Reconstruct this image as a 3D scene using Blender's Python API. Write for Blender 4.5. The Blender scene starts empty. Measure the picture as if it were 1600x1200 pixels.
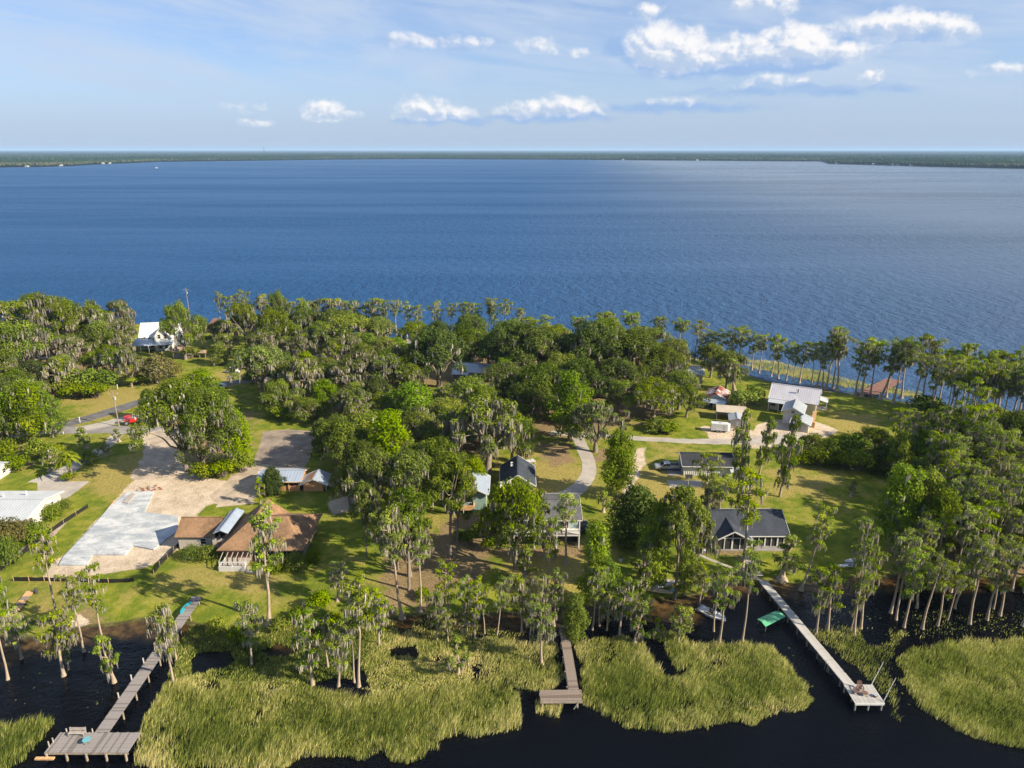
import bpy, math, random
import numpy as np
from mathutils import Vector, Matrix

scene = bpy.context.scene
R = math.radians
rng = np.random.default_rng(7)
random.seed(7)

# ------------------------------------------------------------------ camera
FPX, CAM_H = 1109.0, 75.0                 # focal length in pixels of a 1600 px wide frame, height above the lake
PITCH = math.atan(366.0 / FPX)
cam_data = bpy.data.cameras.new('camera')
cam_data.sensor_fit = 'HORIZONTAL'
cam_data.angle = 2 * math.atan(800.0 / FPX)
cam_data.clip_start = 1.0
cam_data.clip_end = 120000.0
cam = bpy.data.objects.new('camera', cam_data)
scene.collection.objects.link(cam)
cam.location = (0, 0, CAM_H)
cam.rotation_euler = (math.pi / 2 - PITCH, 0, 0)
scene.camera = cam

# ------------------------------------------------------------------ light and sky
SUN_EL = R(31)
SUN_AZ = math.atan2(0.93, -0.37)          # clockwise from +Y: the sun stands to the right and a little behind the camera
sun_dir = Vector((math.sin(SUN_AZ) * math.cos(SUN_EL), math.cos(SUN_AZ) * math.cos(SUN_EL), math.sin(SUN_EL)))
sd = bpy.data.lights.new('sun', 'SUN')
sd.energy = 5.0
sd.angle = R(0.53)
sd.color = (1.0, 0.87, 0.66)
sun = bpy.data.objects.new('sun', sd)
scene.collection.objects.link(sun)
sun.rotation_euler = sun_dir.to_track_quat('Z', 'Y').to_euler()
sun.location = (100, -50, 200)
scene.view_settings.view_transform = 'Standard'
scene.view_settings.look = 'None'
scene.view_settings.exposure = 1.15
scene.view_settings.gamma = 1.0
scene.view_settings.use_curve_mapping = False
cy = scene.cycles
cy.max_bounces = 5
cy.diffuse_bounces = 2
cy.glossy_bounces = 2
cy.transmission_bounces = 3
cy.transparent_max_bounces = 6
cy.volume_bounces = 0
cy.caustics_reflective = False
cy.caustics_refractive = False
cy.sample_clamp_indirect = 4.0
cy.use_denoising = True
try:
    cy.denoiser = 'OPENIMAGEDENOISE'
    cy.denoising_prefilter = 'ACCURATE'
except Exception:
    pass


class NT:
    """small helper round a node tree"""
    def __init__(self, tree):
        self.t = tree
        self.n = tree.nodes
        self.n.clear()

    def node(self, kind, **kw):
        nd = self.n.new(kind)
        for k, v in kw.items():
            setattr(nd, k, v)
        return nd

    def link(self, a, b):
        self.t.links.new(a, b)

    def put(self, sock, v):
        if isinstance(v, bpy.types.NodeSocket):
            self.link(v, sock)
        elif v is not None:
            if hasattr(sock.default_value, '__len__') and not hasattr(v, '__len__'):
                sock.default_value = [v] * len(sock.default_value)
            elif hasattr(sock.default_value, '__len__') and len(sock.default_value) == 4 and len(v) == 3:
                sock.default_value = (*v, 1)
            else:
                sock.default_value = v

    def math(self, op, a, b=None, c=None, clamp=False):
        nd = self.node('ShaderNodeMath', operation=op, use_clamp=clamp)
        for i, v in enumerate((a, b, c)):
            if v is not None:
                self.put(nd.inputs[i], v)
        return nd.outputs[0]

    def vmath(self, op, a, b=None, scale=None):
        nd = self.node('ShaderNodeVectorMath', operation=op)
        self.put(nd.inputs[0], a)
        if b is not None:
            self.put(nd.inputs[1], b)
        if scale is not None:
            self.put(nd.inputs['Scale'], scale)
        return nd.outputs[0]

    def smooth(self, v, lo, hi, a=0.0, b=1.0):
        nd = self.node('ShaderNodeMapRange', interpolation_type='SMOOTHSTEP')
        for i, q in enumerate((v, lo, hi, a, b)):
            self.put(nd.inputs[i], q)
        return nd.outputs[0]

    def mix(self, f, a, b, blend='MIX'):
        nd = self.node('ShaderNodeMix', data_type='RGBA', blend_type=blend)
        self.put(nd.inputs[0], f)
        self.put(nd.inputs[6], a)
        self.put(nd.inputs[7], b)
        return nd.outputs[2]

    def noise(self, vec=None, scale=5.0, detail=3.0, rough=0.55, dist=0.0, dims='3D', out=0):
        nd = self.node('ShaderNodeTexNoise', noise_dimensions=dims)
        if vec is not None:
            self.put(nd.inputs['Vector'], vec)
        self.put(nd.inputs['Scale'], scale)
        self.put(nd.inputs['Detail'], detail)
        self.put(nd.inputs['Roughness'], rough)
        self.put(nd.inputs['Distortion'], dist)
        return nd.outputs[out]

    def mapping(self, vec, scale=(1, 1, 1), rot=(0, 0, 0), loc=(0, 0, 0)):
        nd = self.node('ShaderNodeMapping')
        self.put(nd.inputs['Vector'], vec)
        nd.inputs['Location'].default_value = loc
        nd.inputs['Rotation'].default_value = rot
        nd.inputs['Scale'].default_value = scale
        return nd.outputs[0]

    def xyz(self, x, y, z=0.0):
        nd = self.node('ShaderNodeCombineXYZ')
        for i, v in enumerate((x, y, z)):
            self.put(nd.inputs[i], v)
        return nd.outputs[0]

    def sep(self, v):
        nd = self.node('ShaderNodeSeparateXYZ')
        self.put(nd.inputs[0], v)
        return nd.outputs

    def attr(self, name, out='Fac'):
        nd = self.node('ShaderNodeAttribute', attribute_name=name)
        return nd.outputs[out]

    def bump(self, h, strength=0.3, dist=0.1):
        nd = self.node('ShaderNodeBump')
        self.put(nd.inputs['Height'], h)
        self.put(nd.inputs['Strength'], strength)
        self.put(nd.inputs['Distance'], dist)
        return nd.outputs[0]

    def principled(self, **kw):
        nd = self.node('ShaderNodeBsdfPrincipled')
        for k, v in kw.items():
            self.put(nd.inputs[k.replace('_', ' ')], v)
        return nd

    def out(self, shader, kind='ShaderNodeOutputMaterial'):
        o = self.node(kind)
        self.link(shader, o.inputs['Surface'])
        return o


def pix_dir(px, py):
    """direction through a point of the 1600 x 1200 frame"""
    c, s = math.cos(PITCH), math.sin(PITCH)
    u, v = (px - 800) / FPX, (600 - py) / FPX
    return (u, c + v * s, -s + v * c)


def azel(px, py):
    d = pix_dir(px, py)
    return math.atan2(d[0], d[1]), math.atan2(d[2], math.hypot(d[0], d[1]))


# --- world: Nishita sky, thin cirrus veil, cumulus banks that go on all round the horizon
world = bpy.data.worlds.new('World')
scene.world = world
world.use_nodes = True
w = NT(world.node_tree)
sky = w.node('ShaderNodeTexSky', sky_type='NISHITA')
sky.sun_disc = False
sky.sun_elevation = SUN_EL
sky.sun_rotation = SUN_AZ
sky.altitude = 0
sky.air_density = 1.0
sky.dust_density = 0.2
sky.ozone_density = 3.0
tc = w.node('ShaderNodeTexCoord')
D = tc.outputs['Generated']
dx, dy, dz = w.sep(D)
hor = w.math('SQRT', w.math('ADD', w.math('MULTIPLY', dx, dx), w.math('MULTIPLY', dy, dy)))
el = w.math('ARCTAN2', dz, hor)
az_raw = w.math('ARCTAN2', dx, dy)
az = w.math('SUBTRACT', w.math('FLOORED_MODULO', w.math('ADD', az_raw, R(45)), R(90)), R(45))
warp = w.noise(D, 26.0, 4.0, 0.6, out=1)
wz = w.sep(w.vmath('SUBTRACT', warp, (0.5, 0.5, 0.5)))
az_w = w.math('ADD', az, w.math('MULTIPLY', wz[0], 0.030))
el_w = w.math('ADD', el, w.math('MULTIPLY', wz[1], 0.022))
CUMULUS = [  # px, py, half width, half height, weight: bright heaped tops
    (1008, 66, 32, 27, 1.1), (1026, 50, 24, 20, 1.0), (1045, 78, 52, 34, 1.25), (1080, 66, 26, 22, 1.0), (1085, 88, 44, 22, 1.1), (1106, 96, 30, 12, 0.9), (1145, 80, 40, 19, 1.0), (1180, 64, 46, 14, 0.75),
    (1240, 62, 36, 24, 1.15), (1262, 68, 44, 24, 1.15), (1230, 82, 50, 16, 1.0), (1300, 80, 62, 15, 1.0), (1200, 86, 70, 16, 0.8),
    (1350, 38, 34, 16, 0.95), (1385, 38, 46, 20, 1.1), (1430, 42, 48, 17, 1.05), (1488, 46, 28, 18, 1.1), 
    (505, 172, 34, 15, 1.05), (535, 180, 36, 9, 0.8), (380, 168, 30, 7, 0.45), (400, 192, 26, 5, 0.45), 
    (660, 168, 44, 16, 0.85), (690, 176, 60, 12, 0.8), (840, 170, 66, 14, 0.95), (880, 162, 46, 15, 1.0), (905, 172, 40, 12, 0.8), 
    (650, 62, 60, 11, 0.5), (745, 66, 44, 9, 0.45), (840, 71, 30, 13, 0.7), (908, 80, 18, 8, 0.6), (1010, 18, 26, 11, 0.95),
    (1362, 119, 14, 9, 0.95), (1190, 3, 40, 12, 0.85), (1232, 8, 16, 14, 0.9), (1210, 130, 50, 9, 0.6), (1565, 108, 36, 8, 0.7), (1060, 158, 36, 8, 0.5), 
]
BASES = [  # the shaded undersides
    (975, 74, 34, 16, 0.9), (1010, 92, 44, 14, 0.9), (1080, 106, 80, 14, 1.0), (1180, 104, 110, 13, 1.15), (1260, 98, 60, 11, 0.9), (1350, 52, 60, 8, 0.9), (1440, 58, 60, 6, 0.7),
    (690, 64, 100, 12, 0.75), (700, 186, 80, 8, 0.6), (860, 184, 100, 8, 0.65), (1060, 170, 120, 8, 0.5), (1240, 142, 160, 8, 0.45),
]
WISPS = [(1180, 128, 200, 22, 0.8), (1340, 158, 200, 16, 0.8), (1060, 162, 140, 16, 0.8), (640, 58, 120, 18, 0.7), (300, 70, 380, 26, 0.9), (160, 110, 260, 26, 0.9), (880, 24, 160, 10, 0.7), (1500, 112, 140, 14, 0.8), (930, 130, 120, 8, 0.6), (1400, 60, 200, 30, 0.5)]


def blobs(lst, a_, e_, heights=False):
    dens, low = None, None
    for (px, py, rx, ry, wt) in lst:
        a0, e0 = azel(px, py)
        ua = w.math('MULTIPLY', w.math('SUBTRACT', a_, a0), FPX / rx)
        ue = w.math('MULTIPLY', w.math('SUBTRACT', e_, e0), FPX / ry)
        q = w.math('ADD', w.math('MULTIPLY', ua, ua), w.math('MULTIPLY', ue, ue))
        d = w.math('MULTIPLY', w.math('SUBTRACT', 1.0, q), wt)
        dens = d if dens is None else w.math('MAXIMUM', dens, d)
        if heights:
            m = w.math('MULTIPLY', w.math('MAXIMUM', d, 0.0), w.math('MINIMUM', w.math('MAXIMUM', w.math('ADD', ue, w.math('MULTIPLY', ua, 0.35)), -1.4), 1.4))
            low = m if low is None else w.math('ADD', low, m)
    return dens, low


def billow(vec, sc):
    v = w.node('ShaderNodeTexVoronoi', feature='F1')
    w.put(v.inputs['Vector'], vec)
    v.inputs['Scale'].default_value = sc
    return w.math('SUBTRACT', 0.75, v.outputs['Distance'])


nv = w.mapping(D, scale=(1, 1, 1.25))
nv = w.vmath('ADD', nv, w.vmath('SCALE', w.vmath('SUBTRACT', w.noise(D, 60.0, 3.0, 0.6, out=1), (0.5, 0.5, 0.5)), scale=0.014))


def heaps(vec):
    return w.math('ADD', w.math('MULTIPLY', billow(vec, 48.0), 0.60), w.math('MULTIPLY', w.noise(vec, 48.0, 5.0, 0.62), 1.05))


hp = heaps(nv)
hp2 = heaps(w.vmath('ADD', nv, tuple(0.006 * v for v in (0.72, -0.3, 0.62))))
dens, low = blobs(CUMULUS, az_w, el_w, True)
puff = w.math('ADD', w.math('MULTIPLY', dens, 1.35), w.math('MULTIPLY', w.math('SUBTRACT', hp, 0.70), 1.9))
cum_a = w.smooth(puff, -0.40, 1.35)
light = w.math('ADD', w.math('MULTIPLY', w.math('SUBTRACT', hp, hp2), 1.5), w.math('MULTIPLY', low, 0.85))
light = w.smooth(light, -0.50, 0.42)
light = w.math('MAXIMUM', light, w.math('SUBTRACT', 0.62, w.math('MULTIPLY', w.math('MAXIMUM', dens, 0.0), 1.2)))
cum_col = w.mix(light, (0.47, 0.57, 0.74), (0.95, 0.92, 0.90))
soft = w.noise(w.mapping(D, scale=(1, 1, 3.0)), 30.0, 5.0, 0.6)
bden, _ = blobs(BASES, az_w, el_w)
base_a = w.math('MULTIPLY', w.smooth(w.math('ADD', bden, w.math('MULTIPLY', w.math('SUBTRACT', soft, 0.5), 1.4)), -0.25, 0.7), 0.92)
wden, _ = blobs(WISPS, az_w, el_w)
wisp_n = w.noise(w.mapping(D, scale=(1, 1, 5.0), rot=(0, 0.12, 0)), 14.0, 5.0, 0.65, 0.4)
wisp_a = w.math('MULTIPLY', w.math('MULTIPLY', w.smooth(wden, -0.3, 0.9), w.smooth(wisp_n, 0.36, 0.68)), 0.60)
# cirrus veil, streaks rising to the left
cv = w.xyz(w.math('MULTIPLY', az_raw, 1.0), w.math('ADD', w.math('MULTIPLY', el, 7.0), w.math('MULTIPLY', az_raw, 0.9)), 0.0)
ci = w.noise(cv, 3.2, 5.0, 0.62, 0.6)
ci2 = w.noise(D, 7.0, 4.0, 0.6, 0.3)
cir = w.smooth(w.math('ADD', w.math('MULTIPLY', ci, 0.80), w.math('MULTIPLY', ci2, 0.30)), 0.38, 0.72)
left_bank = w.smooth(w.noise(D, 1.3, 1.0, 0.4), 0.35, 0.6, 0.55, 1.0)
cir = w.math('ADD', 0.32, w.math('MULTIPLY', w.math('MULTIPLY', cir, 0.55), left_bank))
base_haze = w.smooth(el, 0.20, -0.005, 0.0, 0.88)
cir = w.math('MAXIMUM', w.math('MAXIMUM', cir, base_haze), wisp_a)
cir_col = w.mix(w.smooth(el, 0.10, 0.0), (0.63, 0.745, 0.92), (0.49, 0.60, 0.80))
bg_sky = w.node('ShaderNodeBackground')
w.link(w.mix(1.0, sky.outputs[0], (0.68, 0.86, 1.18), 'MULTIPLY'), bg_sky.inputs['Color'])
bg_sky.inputs['Strength'].default_value = 0.055
bg_ci = w.node('ShaderNodeBackground')
w.put(bg_ci.inputs['Color'], cir_col)
bg_ci.inputs['Strength'].default_value = 0.42
bg_cu = w.node('ShaderNodeBackground')
w.put(bg_cu.inputs['Color'], cum_col)
bg_cu.inputs['Strength'].default_value = 0.50
m1 = w.node('ShaderNodeMixShader')
w.put(m1.inputs[0], cir)
w.link(bg_sky.outputs[0], m1.inputs[1])
w.link(bg_ci.outputs[0], m1.inputs[2])
bg_ba = w.node('ShaderNodeBackground')
w.put(bg_ba.inputs['Color'], (0.33, 0.50, 0.80))
bg_ba.inputs['Strength'].default_value = 0.46
m15 = w.node('ShaderNodeMixShader')
w.put(m15.inputs[0], base_a)
w.link(m1.outputs[0], m15.inputs[1])
w.link(bg_ba.outputs[0], m15.inputs[2])
m2 = w.node('ShaderNodeMixShader')
w.put(m2.inputs[0], w.math('MULTIPLY', cum_a, 0.90))
w.link(m15.outputs[0], m2.inputs[1])
w.link(bg_cu.outputs[0], m2.inputs[2])
w.out(m2.outputs[0], 'ShaderNodeOutputWorld')
try:
    world.cycles.sampling_method = 'MANUAL'
    world.cycles.sample_map_resolution = 512
except Exception:
    pass

# ------------------------------------------------------------------ helpers
COL = scene.collection


def G(px, py, z=1.0):
    """ground point (at height z) seen at a point of the 1600 x 1200 photograph"""
    d = pix_dir(px, py)
    t = (z - CAM_H) / d[2]
    return (d[0] * t, d[1] * t)


def project(x, y, z):
    c, s = math.cos(PITCH), math.sin(PITCH)
    dz = z - CAM_H
    f = y * c - dz * s
    return 800 + FPX * x / f, 600 - FPX * (y * s + dz * c) / f


def px_per_m(x, y, z=1.0):
    return FPX / (y * math.cos(PITCH) - (z - CAM_H) * math.sin(PITCH))


def link(o, parent=None):
    COL.objects.link(o)
    if parent is not None:
        o.parent = parent
    return o


def tag(o, label=None, cat=None, group=None, kind=None):
    if label:
        o['label'] = label
    if cat:
        o['category'] = cat
    if group:
        o['group'] = group
    if kind:
        o['kind'] = kind
    return o


def thing(name, label, cat, loc=(0, 0, 0), rotz=0.0, group=None):
    o = bpy.data.objects.new(name, None)
    o.empty_display_size = 0.5
    link(o)
    o.location = loc
    o.rotation_euler = (0, 0, rotz)
    return tag(o, label, cat, group)


def np_mesh(name, V, F, mat=None, tint=None, smooth=False):
    """mesh from a vertex array and a list of face arrays (each n x k)"""
    me = bpy.data.meshes.new(name)
    V = np.asarray(V, np.float32)
    faces = [np.asarray(f, np.int32) for f in F if len(f)]
    me.vertices.add(len(V))
    me.vertices.foreach_set('co', V.ravel())
    nl = sum(f.size for f in faces)
    nf = sum(len(f) for f in faces)
    me.loops.add(nl)
    me.polygons.add(nf)
    me.loops.foreach_set('vertex_index', np.concatenate([f.ravel() for f in faces]))
    starts, s0 = [], 0
    for f in faces:
        starts.append(s0 + np.arange(len(f)) * f.shape[1])
        s0 += f.size
    me.polygons.foreach_set('loop_start', np.concatenate(starts).astype(np.int32))
    if smooth:
        me.polygons.foreach_set('use_smooth', np.ones(nf, bool))
    if tint is not None:
        if not isinstance(tint, dict):
            tint = {'tint': tint}
        for k, v in tint.items():
            a = me.attributes.new(k, 'FLOAT', 'POINT')
            a.data.foreach_set('value', np.asarray(v, np.float32))
    me.update(calc_edges=True)
    if mat:
        me.materials.append(mat)
    return me


class MB:
    """collects boxes, prisms and tubes, then links them as ONE mesh object"""
    def __init__(self):
        self.v, self.f = [], []

    def add(self, vs, fs):
        n = len(self.v)
        self.v += [tuple(p) for p in vs]
        self.f += [tuple(i + n for i in f) for f in fs]
        return self

    def box(self, x0, x1, y0, y1, z0, z1):
        return self.add([(x0, y0, z0), (x1, y0, z0), (x1, y1, z0), (x0, y1, z0), (x0, y0, z1), (x1, y0, z1), (x1, y1, z1), (x0, y1, z1)],
                        [(3, 2, 1, 0), (4, 5, 6, 7), (0, 1, 5, 4), (1, 2, 6, 5), (2, 3, 7, 6), (3, 0, 4, 7)])

    def cbox(self, c, s):
        return self.box(c[0] - s[0] / 2, c[0] + s[0] / 2, c[1] - s[1] / 2, c[1] + s[1] / 2, c[2] - s[2] / 2, c[2] + s[2] / 2)

    def slab(self, quad, t):
        """a thick sheet: quad (top corners, anticlockwise seen from outside) pushed back by t along its normal"""
        q = [Vector(p) for p in quad]
        n = (q[1] - q[0]).cross(q[-1] - q[0]).normalized() * t
        k = len(q)
        b = [p - n for p in q]
        fs = [tuple(range(k)), tuple(range(2 * k - 1, k - 1, -1))]
        fs += [(i, i + k, (i + 1) % k + k, (i + 1) % k) for i in range(k)]
        return self.add(q + b, fs)

    def prism(self, pts, axis, a, b):
        """2-D polygon extruded along an axis between a and b"""
        k = len(pts)
        def P(p, t):
            return {'x': (t, p[0], p[1]), 'y': (p[0], t, p[1]), 'z': (p[0], p[1], t)}[axis]
        vs = [P(p, a) for p in pts] + [P(p, b) for p in pts]
        return self.add(vs, [tuple(range(k - 1, -1, -1)), tuple(range(k, 2 * k))] + [(i, (i + 1) % k, (i + 1) % k + k, i + k) for i in range(k)])

    def bar(self, a, b, w, h=None):
        """rectangular bar from a to b"""
        h = h or w
        a, b = Vector(a), Vector(b)
        d = (b - a).normalized()
        up = Vector((0, 0, 1)) if abs(d.z) < 0.95 else Vector((1, 0, 0))
        s = d.cross(up).normalized() * (w / 2)
        u = s.cross(d).normalized() * (h / 2)
        vs = [a - s - u, a + s - u, a + s + u, a - s + u, b - s - u, b + s - u, b + s + u, b - s + u]
        return self.add(vs, [(3, 2, 1, 0), (4, 5, 6, 7), (0, 1, 5, 4), (1, 2, 6, 5), (2, 3, 7, 6), (3, 0, 4, 7)])

    def cyl(self, a, b, r0, r1=None, n=8):
        r1 = r0 if r1 is None else r1
        a, b = Vector(a), Vector(b)
        d = (b - a).normalized()
        up = Vector((0, 0, 1)) if abs(d.z) < 0.95 else Vector((1, 0, 0))
        s = d.cross(up).normalized()
        u = s.cross(d).normalized()
        vs = [a + (s * math.cos(2 * math.pi * i / n) + u * math.sin(2 * math.pi * i / n)) * r0 for i in range(n)]
        vs += [b + (s * math.cos(2 * math.pi * i / n) + u * math.sin(2 * math.pi * i / n)) * r1 for i in range(n)]
        return self.add(vs, [tuple(range(n - 1, -1, -1)), tuple(range(n, 2 * n))] + [(i, (i + 1) % n, (i + 1) % n + n, i + n) for i in range(n)])

    def mesh(self, name, mat):
        me = bpy.data.meshes.new(name)
        me.from_pydata(self.v, [], self.f)
        me.update()
        if mat:
            me.materials.append(mat)
        return me

    def build(self, name, mat, parent=None, bevel=0.0):
        o = bpy.data.objects.new(name, self.mesh(name, mat))
        link(o, parent)
        if bevel:
            md = o.modifiers.new('bevel', 'BEVEL')
            md.width = bevel
            md.segments = 2
            md.limit_method = 'ANGLE'
        return o


def copy_tree(o, parent=None):
    c = o.copy()
    COL.objects.link(c)
    c.parent = parent
    for ch in list(o.children):
        copy_tree(ch, c)
    return c


# ------------------------------------------------------------------ materials
MAT = {}


def new_mat(name):
    m = bpy.data.materials.new(name)
    m.use_nodes = True
    MAT[name] = m
    return m, NT(m.node_tree)


def paint(name, col, rough=0.6, var=0.12, scale=3.0, metal=0.0, bump=0.0, spec=0.4, streak=None):
    """plain coloured surface with uneven wear"""
    m, n = new_mat(name)
    tcn = n.node('ShaderNodeTexCoord').outputs['Object']
    v = tcn if streak is None else n.mapping(tcn, scale=streak)
    f1 = n.noise(v, scale, 4.0, 0.6)
    f2 = n.noise(v, scale * 7.3, 3.0, 0.6)
    f = n.math('ADD', n.math('MULTIPLY', f1, 0.65), n.math('MULTIPLY', f2, 0.35))
    f = n.smooth(f, 0.3, 0.7)
    dark = tuple(c * (1 - var * 1.6) for c in col)
    lite = tuple(min(1, c * (1 + var)) for c in col)
    p = n.principled(Base_Color=n.mix(f, dark, lite), Roughness=rough, Metallic=metal, Specular_IOR_Level=spec)
    if bump:
        n.link(n.bump(f2, 0.4, bump), p.inputs['Normal'])
    n.out(p.outputs[0])
    return m


def leaf_mat(name, dark, mid, lite, trans=0.30):
    m, n = new_mat(name)
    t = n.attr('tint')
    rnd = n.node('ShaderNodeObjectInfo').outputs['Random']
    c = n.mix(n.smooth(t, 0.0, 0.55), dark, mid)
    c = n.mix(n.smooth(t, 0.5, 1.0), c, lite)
    hs = n.node('ShaderNodeHueSaturation')
    n.put(hs.inputs['Hue'], n.math('ADD', 0.485, n.math('MULTIPLY', rnd, 0.03)))
    n.put(hs.inputs['Value'], n.math('ADD', 0.78, n.math('MULTIPLY', n.math('FRACT', n.math('MULTIPLY', rnd, 7.31)), 0.5)))
    n.put(hs.inputs['Saturation'], n.math('ADD', 0.88, n.math('MULTIPLY', n.math('FRACT', n.math('MULTIPLY', rnd, 3.77)), 0.24)))
    n.put(hs.inputs['Color'], c)
    c = hs.outputs[0]
    d = n.node('ShaderNodeBsdfDiffuse')
    n.put(d.inputs['Color'], c)
    tr = n.node('ShaderNodeBsdfTranslucent')
    n.put(tr.inputs['Color'], n.mix(0.5, c, (0.20, 0.24, 0.03)))
    mx = n.node('ShaderNodeMixShader')
    mx.inputs[0].default_value = trans
    n.link(d.outputs[0], mx.inputs[1])
    n.link(tr.outputs[0], mx.inputs[2])
    n.out(mx.outputs[0])
    return m


leaf_mat('leaf_cypress', (0.052, 0.090, 0.012), (0.140, 0.208, 0.020), (0.315, 0.380, 0.034), 0.36)
leaf_mat('leaf_oak', (0.046, 0.074, 0.011), (0.118, 0.160, 0.020), (0.245, 0.290, 0.034), 0.36)
leaf_mat('leaf_bright', (0.060, 0.108, 0.009), (0.150, 0.225, 0.015), (0.260, 0.330, 0.024), 0.38)
leaf_mat('leaf_dark', (0.032, 0.054, 0.013), (0.072, 0.105, 0.021), (0.135, 0.170, 0.032))
leaf_mat('leaf_shrub', (0.066, 0.105, 0.010), (0.150, 0.208, 0.016), (0.250, 0.285, 0.028))
leaf_mat('leaf_olive', (0.090, 0.090, 0.035), (0.165, 0.155, 0.050), (0.240, 0.215, 0.070))
leaf_mat('moss', (0.180, 0.162, 0.128), (0.310, 0.285, 0.230), (0.440, 0.410, 0.345), 0.30)
leaf_mat('reed', (0.105, 0.138, 0.028), (0.345, 0.350, 0.080), (0.660, 0.550, 0.290), 0.42)
leaf_mat('lily', (0.05, 0.06, 0.02), (0.11, 0.13, 0.035), (0.30, 0.31, 0.08), 0.1)
leaf_mat('far_leaf', (0.007, 0.017, 0.009), (0.024, 0.044, 0.019), (0.095, 0.086, 0.055), 0.1)
paint('bark_cypress', (0.34, 0.27, 0.20), 0.9, 0.30, 3.0, streak=(3, 3, 0.3), bump=0.03)
paint('bark_oak', (0.20, 0.165, 0.13), 0.95, 0.30, 2.0, streak=(2, 2, 0.4), bump=0.03)
paint('bark_dead', (0.55, 0.50, 0.44), 0.9, 0.2)

# ------------------------------------------------------------------ land, water, far shore
def px_poly(pts, z=1.0):
    return np.array([G(a, b, z) for a, b in pts])


def inside(P, poly):
    x, y = P[:, 0], P[:, 1]
    r = np.zeros(len(P), bool)
    n = len(poly)
    for i in range(n):
        x0, y0 = poly[i]
        x1, y1 = poly[(i + 1) % n]
        if y0 == y1:
            continue
        c = ((y0 > y) != (y1 > y)) & (x < (x1 - x0) * (y - y0) / (y1 - y0) + x0)
        r ^= c
    return r


def edge_dist(P, poly, closed=True):
    n = len(poly)
    best = np.full(len(P), 1e18)
    for i in range(n if closed else n - 1):
        a = np.asarray(poly[i], float)
        b = np.asarray(poly[(i + 1) % n], float)
        ab = b - a
        L = max(ab @ ab, 1e-9)
        t = np.clip(((P - a) @ ab) / L, 0, 1)
        d = P - (a + t[:, None] * ab)
        best = np.minimum(best, (d * d).sum(1))
    return np.sqrt(best)


def sdist(P, poly):
    """positive inside"""
    d = edge_dist(P, poly)
    return np.where(inside(P, poly), d, -d)


def vnoise(P, scale, seed=0, octaves=3):
    """smooth value noise in the plane, about -1..1"""
    out = np.zeros(len(P))
    amp, tot = 1.0, 0.0
    for o in range(octaves):
        q = P / scale * (2 ** o) + 13.7 * (o + 1) + seed * 7.1
        i = np.floor(q).astype(np.int64)
        f = q - i
        f = f * f * (3 - 2 * f)
        def h(a, b):
            k = (a * 374761393 + b * 668265263 + seed * 2147483 + o * 97531) & 0xFFFFFFFF
            k = ((k ^ (k >> 13)) * 1274126177) & 0xFFFFFFFF
            return ((k ^ (k >> 16)) & 0xFFFF) / 32767.5 - 1
        a, b = i[:, 0], i[:, 1]
        v = (h(a, b) * (1 - f[:, 0]) + h(a + 1, b) * f[:, 0]) * (1 - f[:, 1]) + (h(a, b + 1) * (1 - f[:, 0]) + h(a + 1, b + 1) * f[:, 0]) * f[:, 1]
        out += v * amp
        tot += amp
        amp *= 0.5
    return out / tot


NEAR_SHORE = [(-60, 1000), (0, 996), (45, 1002), (90, 993), (120, 985), (160, 980), (205, 973), (245, 968), (290, 978), (350, 985), (420, 990),
              (500, 985), (560, 978), (610, 970), (660, 962), (720, 965), (790, 962), (850, 955), (910, 952), (960, 950), (1010, 938), (1060, 938),
              (1100, 928), (1150, 915), (1195, 912), (1250, 918), (1310, 908), (1350, 900), (1390, 905), (1440, 900), (1520, 905), (1600, 905), (1700, 905)]
FAR_SHORE = [(1700, 668), (1600, 655), (1520, 645), (1440, 632), (1390, 624), (1340, 616), (1260, 606), (1200, 596), (1160, 583), (1100, 562), (1040, 548), (960, 540),
             (880, 538), (800, 530), (720, 527), (650, 531), (600, 528), (540, 522), (470, 521), (400, 521), (340, 518), (300, 510), (230, 506), (120, 503), (0, 501)]
LAND = np.array([(-400, 118)] + [(-150, 102)] + [G(a, b, 0) for a, b in NEAR_SHORE] + [(160, 112), (420, 112), (420, 150), (240, 158)] +
                [G(a, b, 0) for a, b in FAR_SHORE] + [(-400, 330)])


def land_z(d):
    up = np.clip(d / 7.0, 0, 1)
    dn = np.clip(-d / 14.0, 0, 1)
    return np.where(d > 0, 1.0 * up * up * (3 - 2 * up), -1.4 * dn)


def ground_z(x, y):
    return float(land_z(sdist(np.array([[x, y]]), LAND))[0])


SAND = [px_poly(p) for p in (
    [(60, 908), (78, 888), (140, 828), (185, 775), (212, 745), (236, 704), (246, 690), (268, 690), (284, 712), (306, 738), (345, 750), (398, 758), (392, 778), (372, 784),
     (325, 788), (304, 806), (288, 846), (272, 862), (258, 872), (240, 884), (170, 898)],
    [(92, 965), (120, 952), (145, 958), (138, 974), (100, 990)],
    [(1165, 700), (1185, 662), (1215, 655), (1275, 660), (1310, 672), (1280, 690), (1235, 700)],
    [(1095, 665), (1125, 668), (1150, 665), (1190, 678), (1180, 692), (1110, 688)],
    [(508, 785), (540, 775), (575, 782), (562, 796), (520, 806)],
    [(992, 700), (1008, 700), (1012, 725), (1000, 735), (985, 770), (970, 775), (985, 735)],
    [(1108, 925), (1140, 920), (1145, 928), (1110, 935)], [(480, 555), (560, 548), (585, 560), (540, 575), (470, 570)], [(400, 590), (440, 585), (455, 600), (410, 610)],
)]
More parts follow.
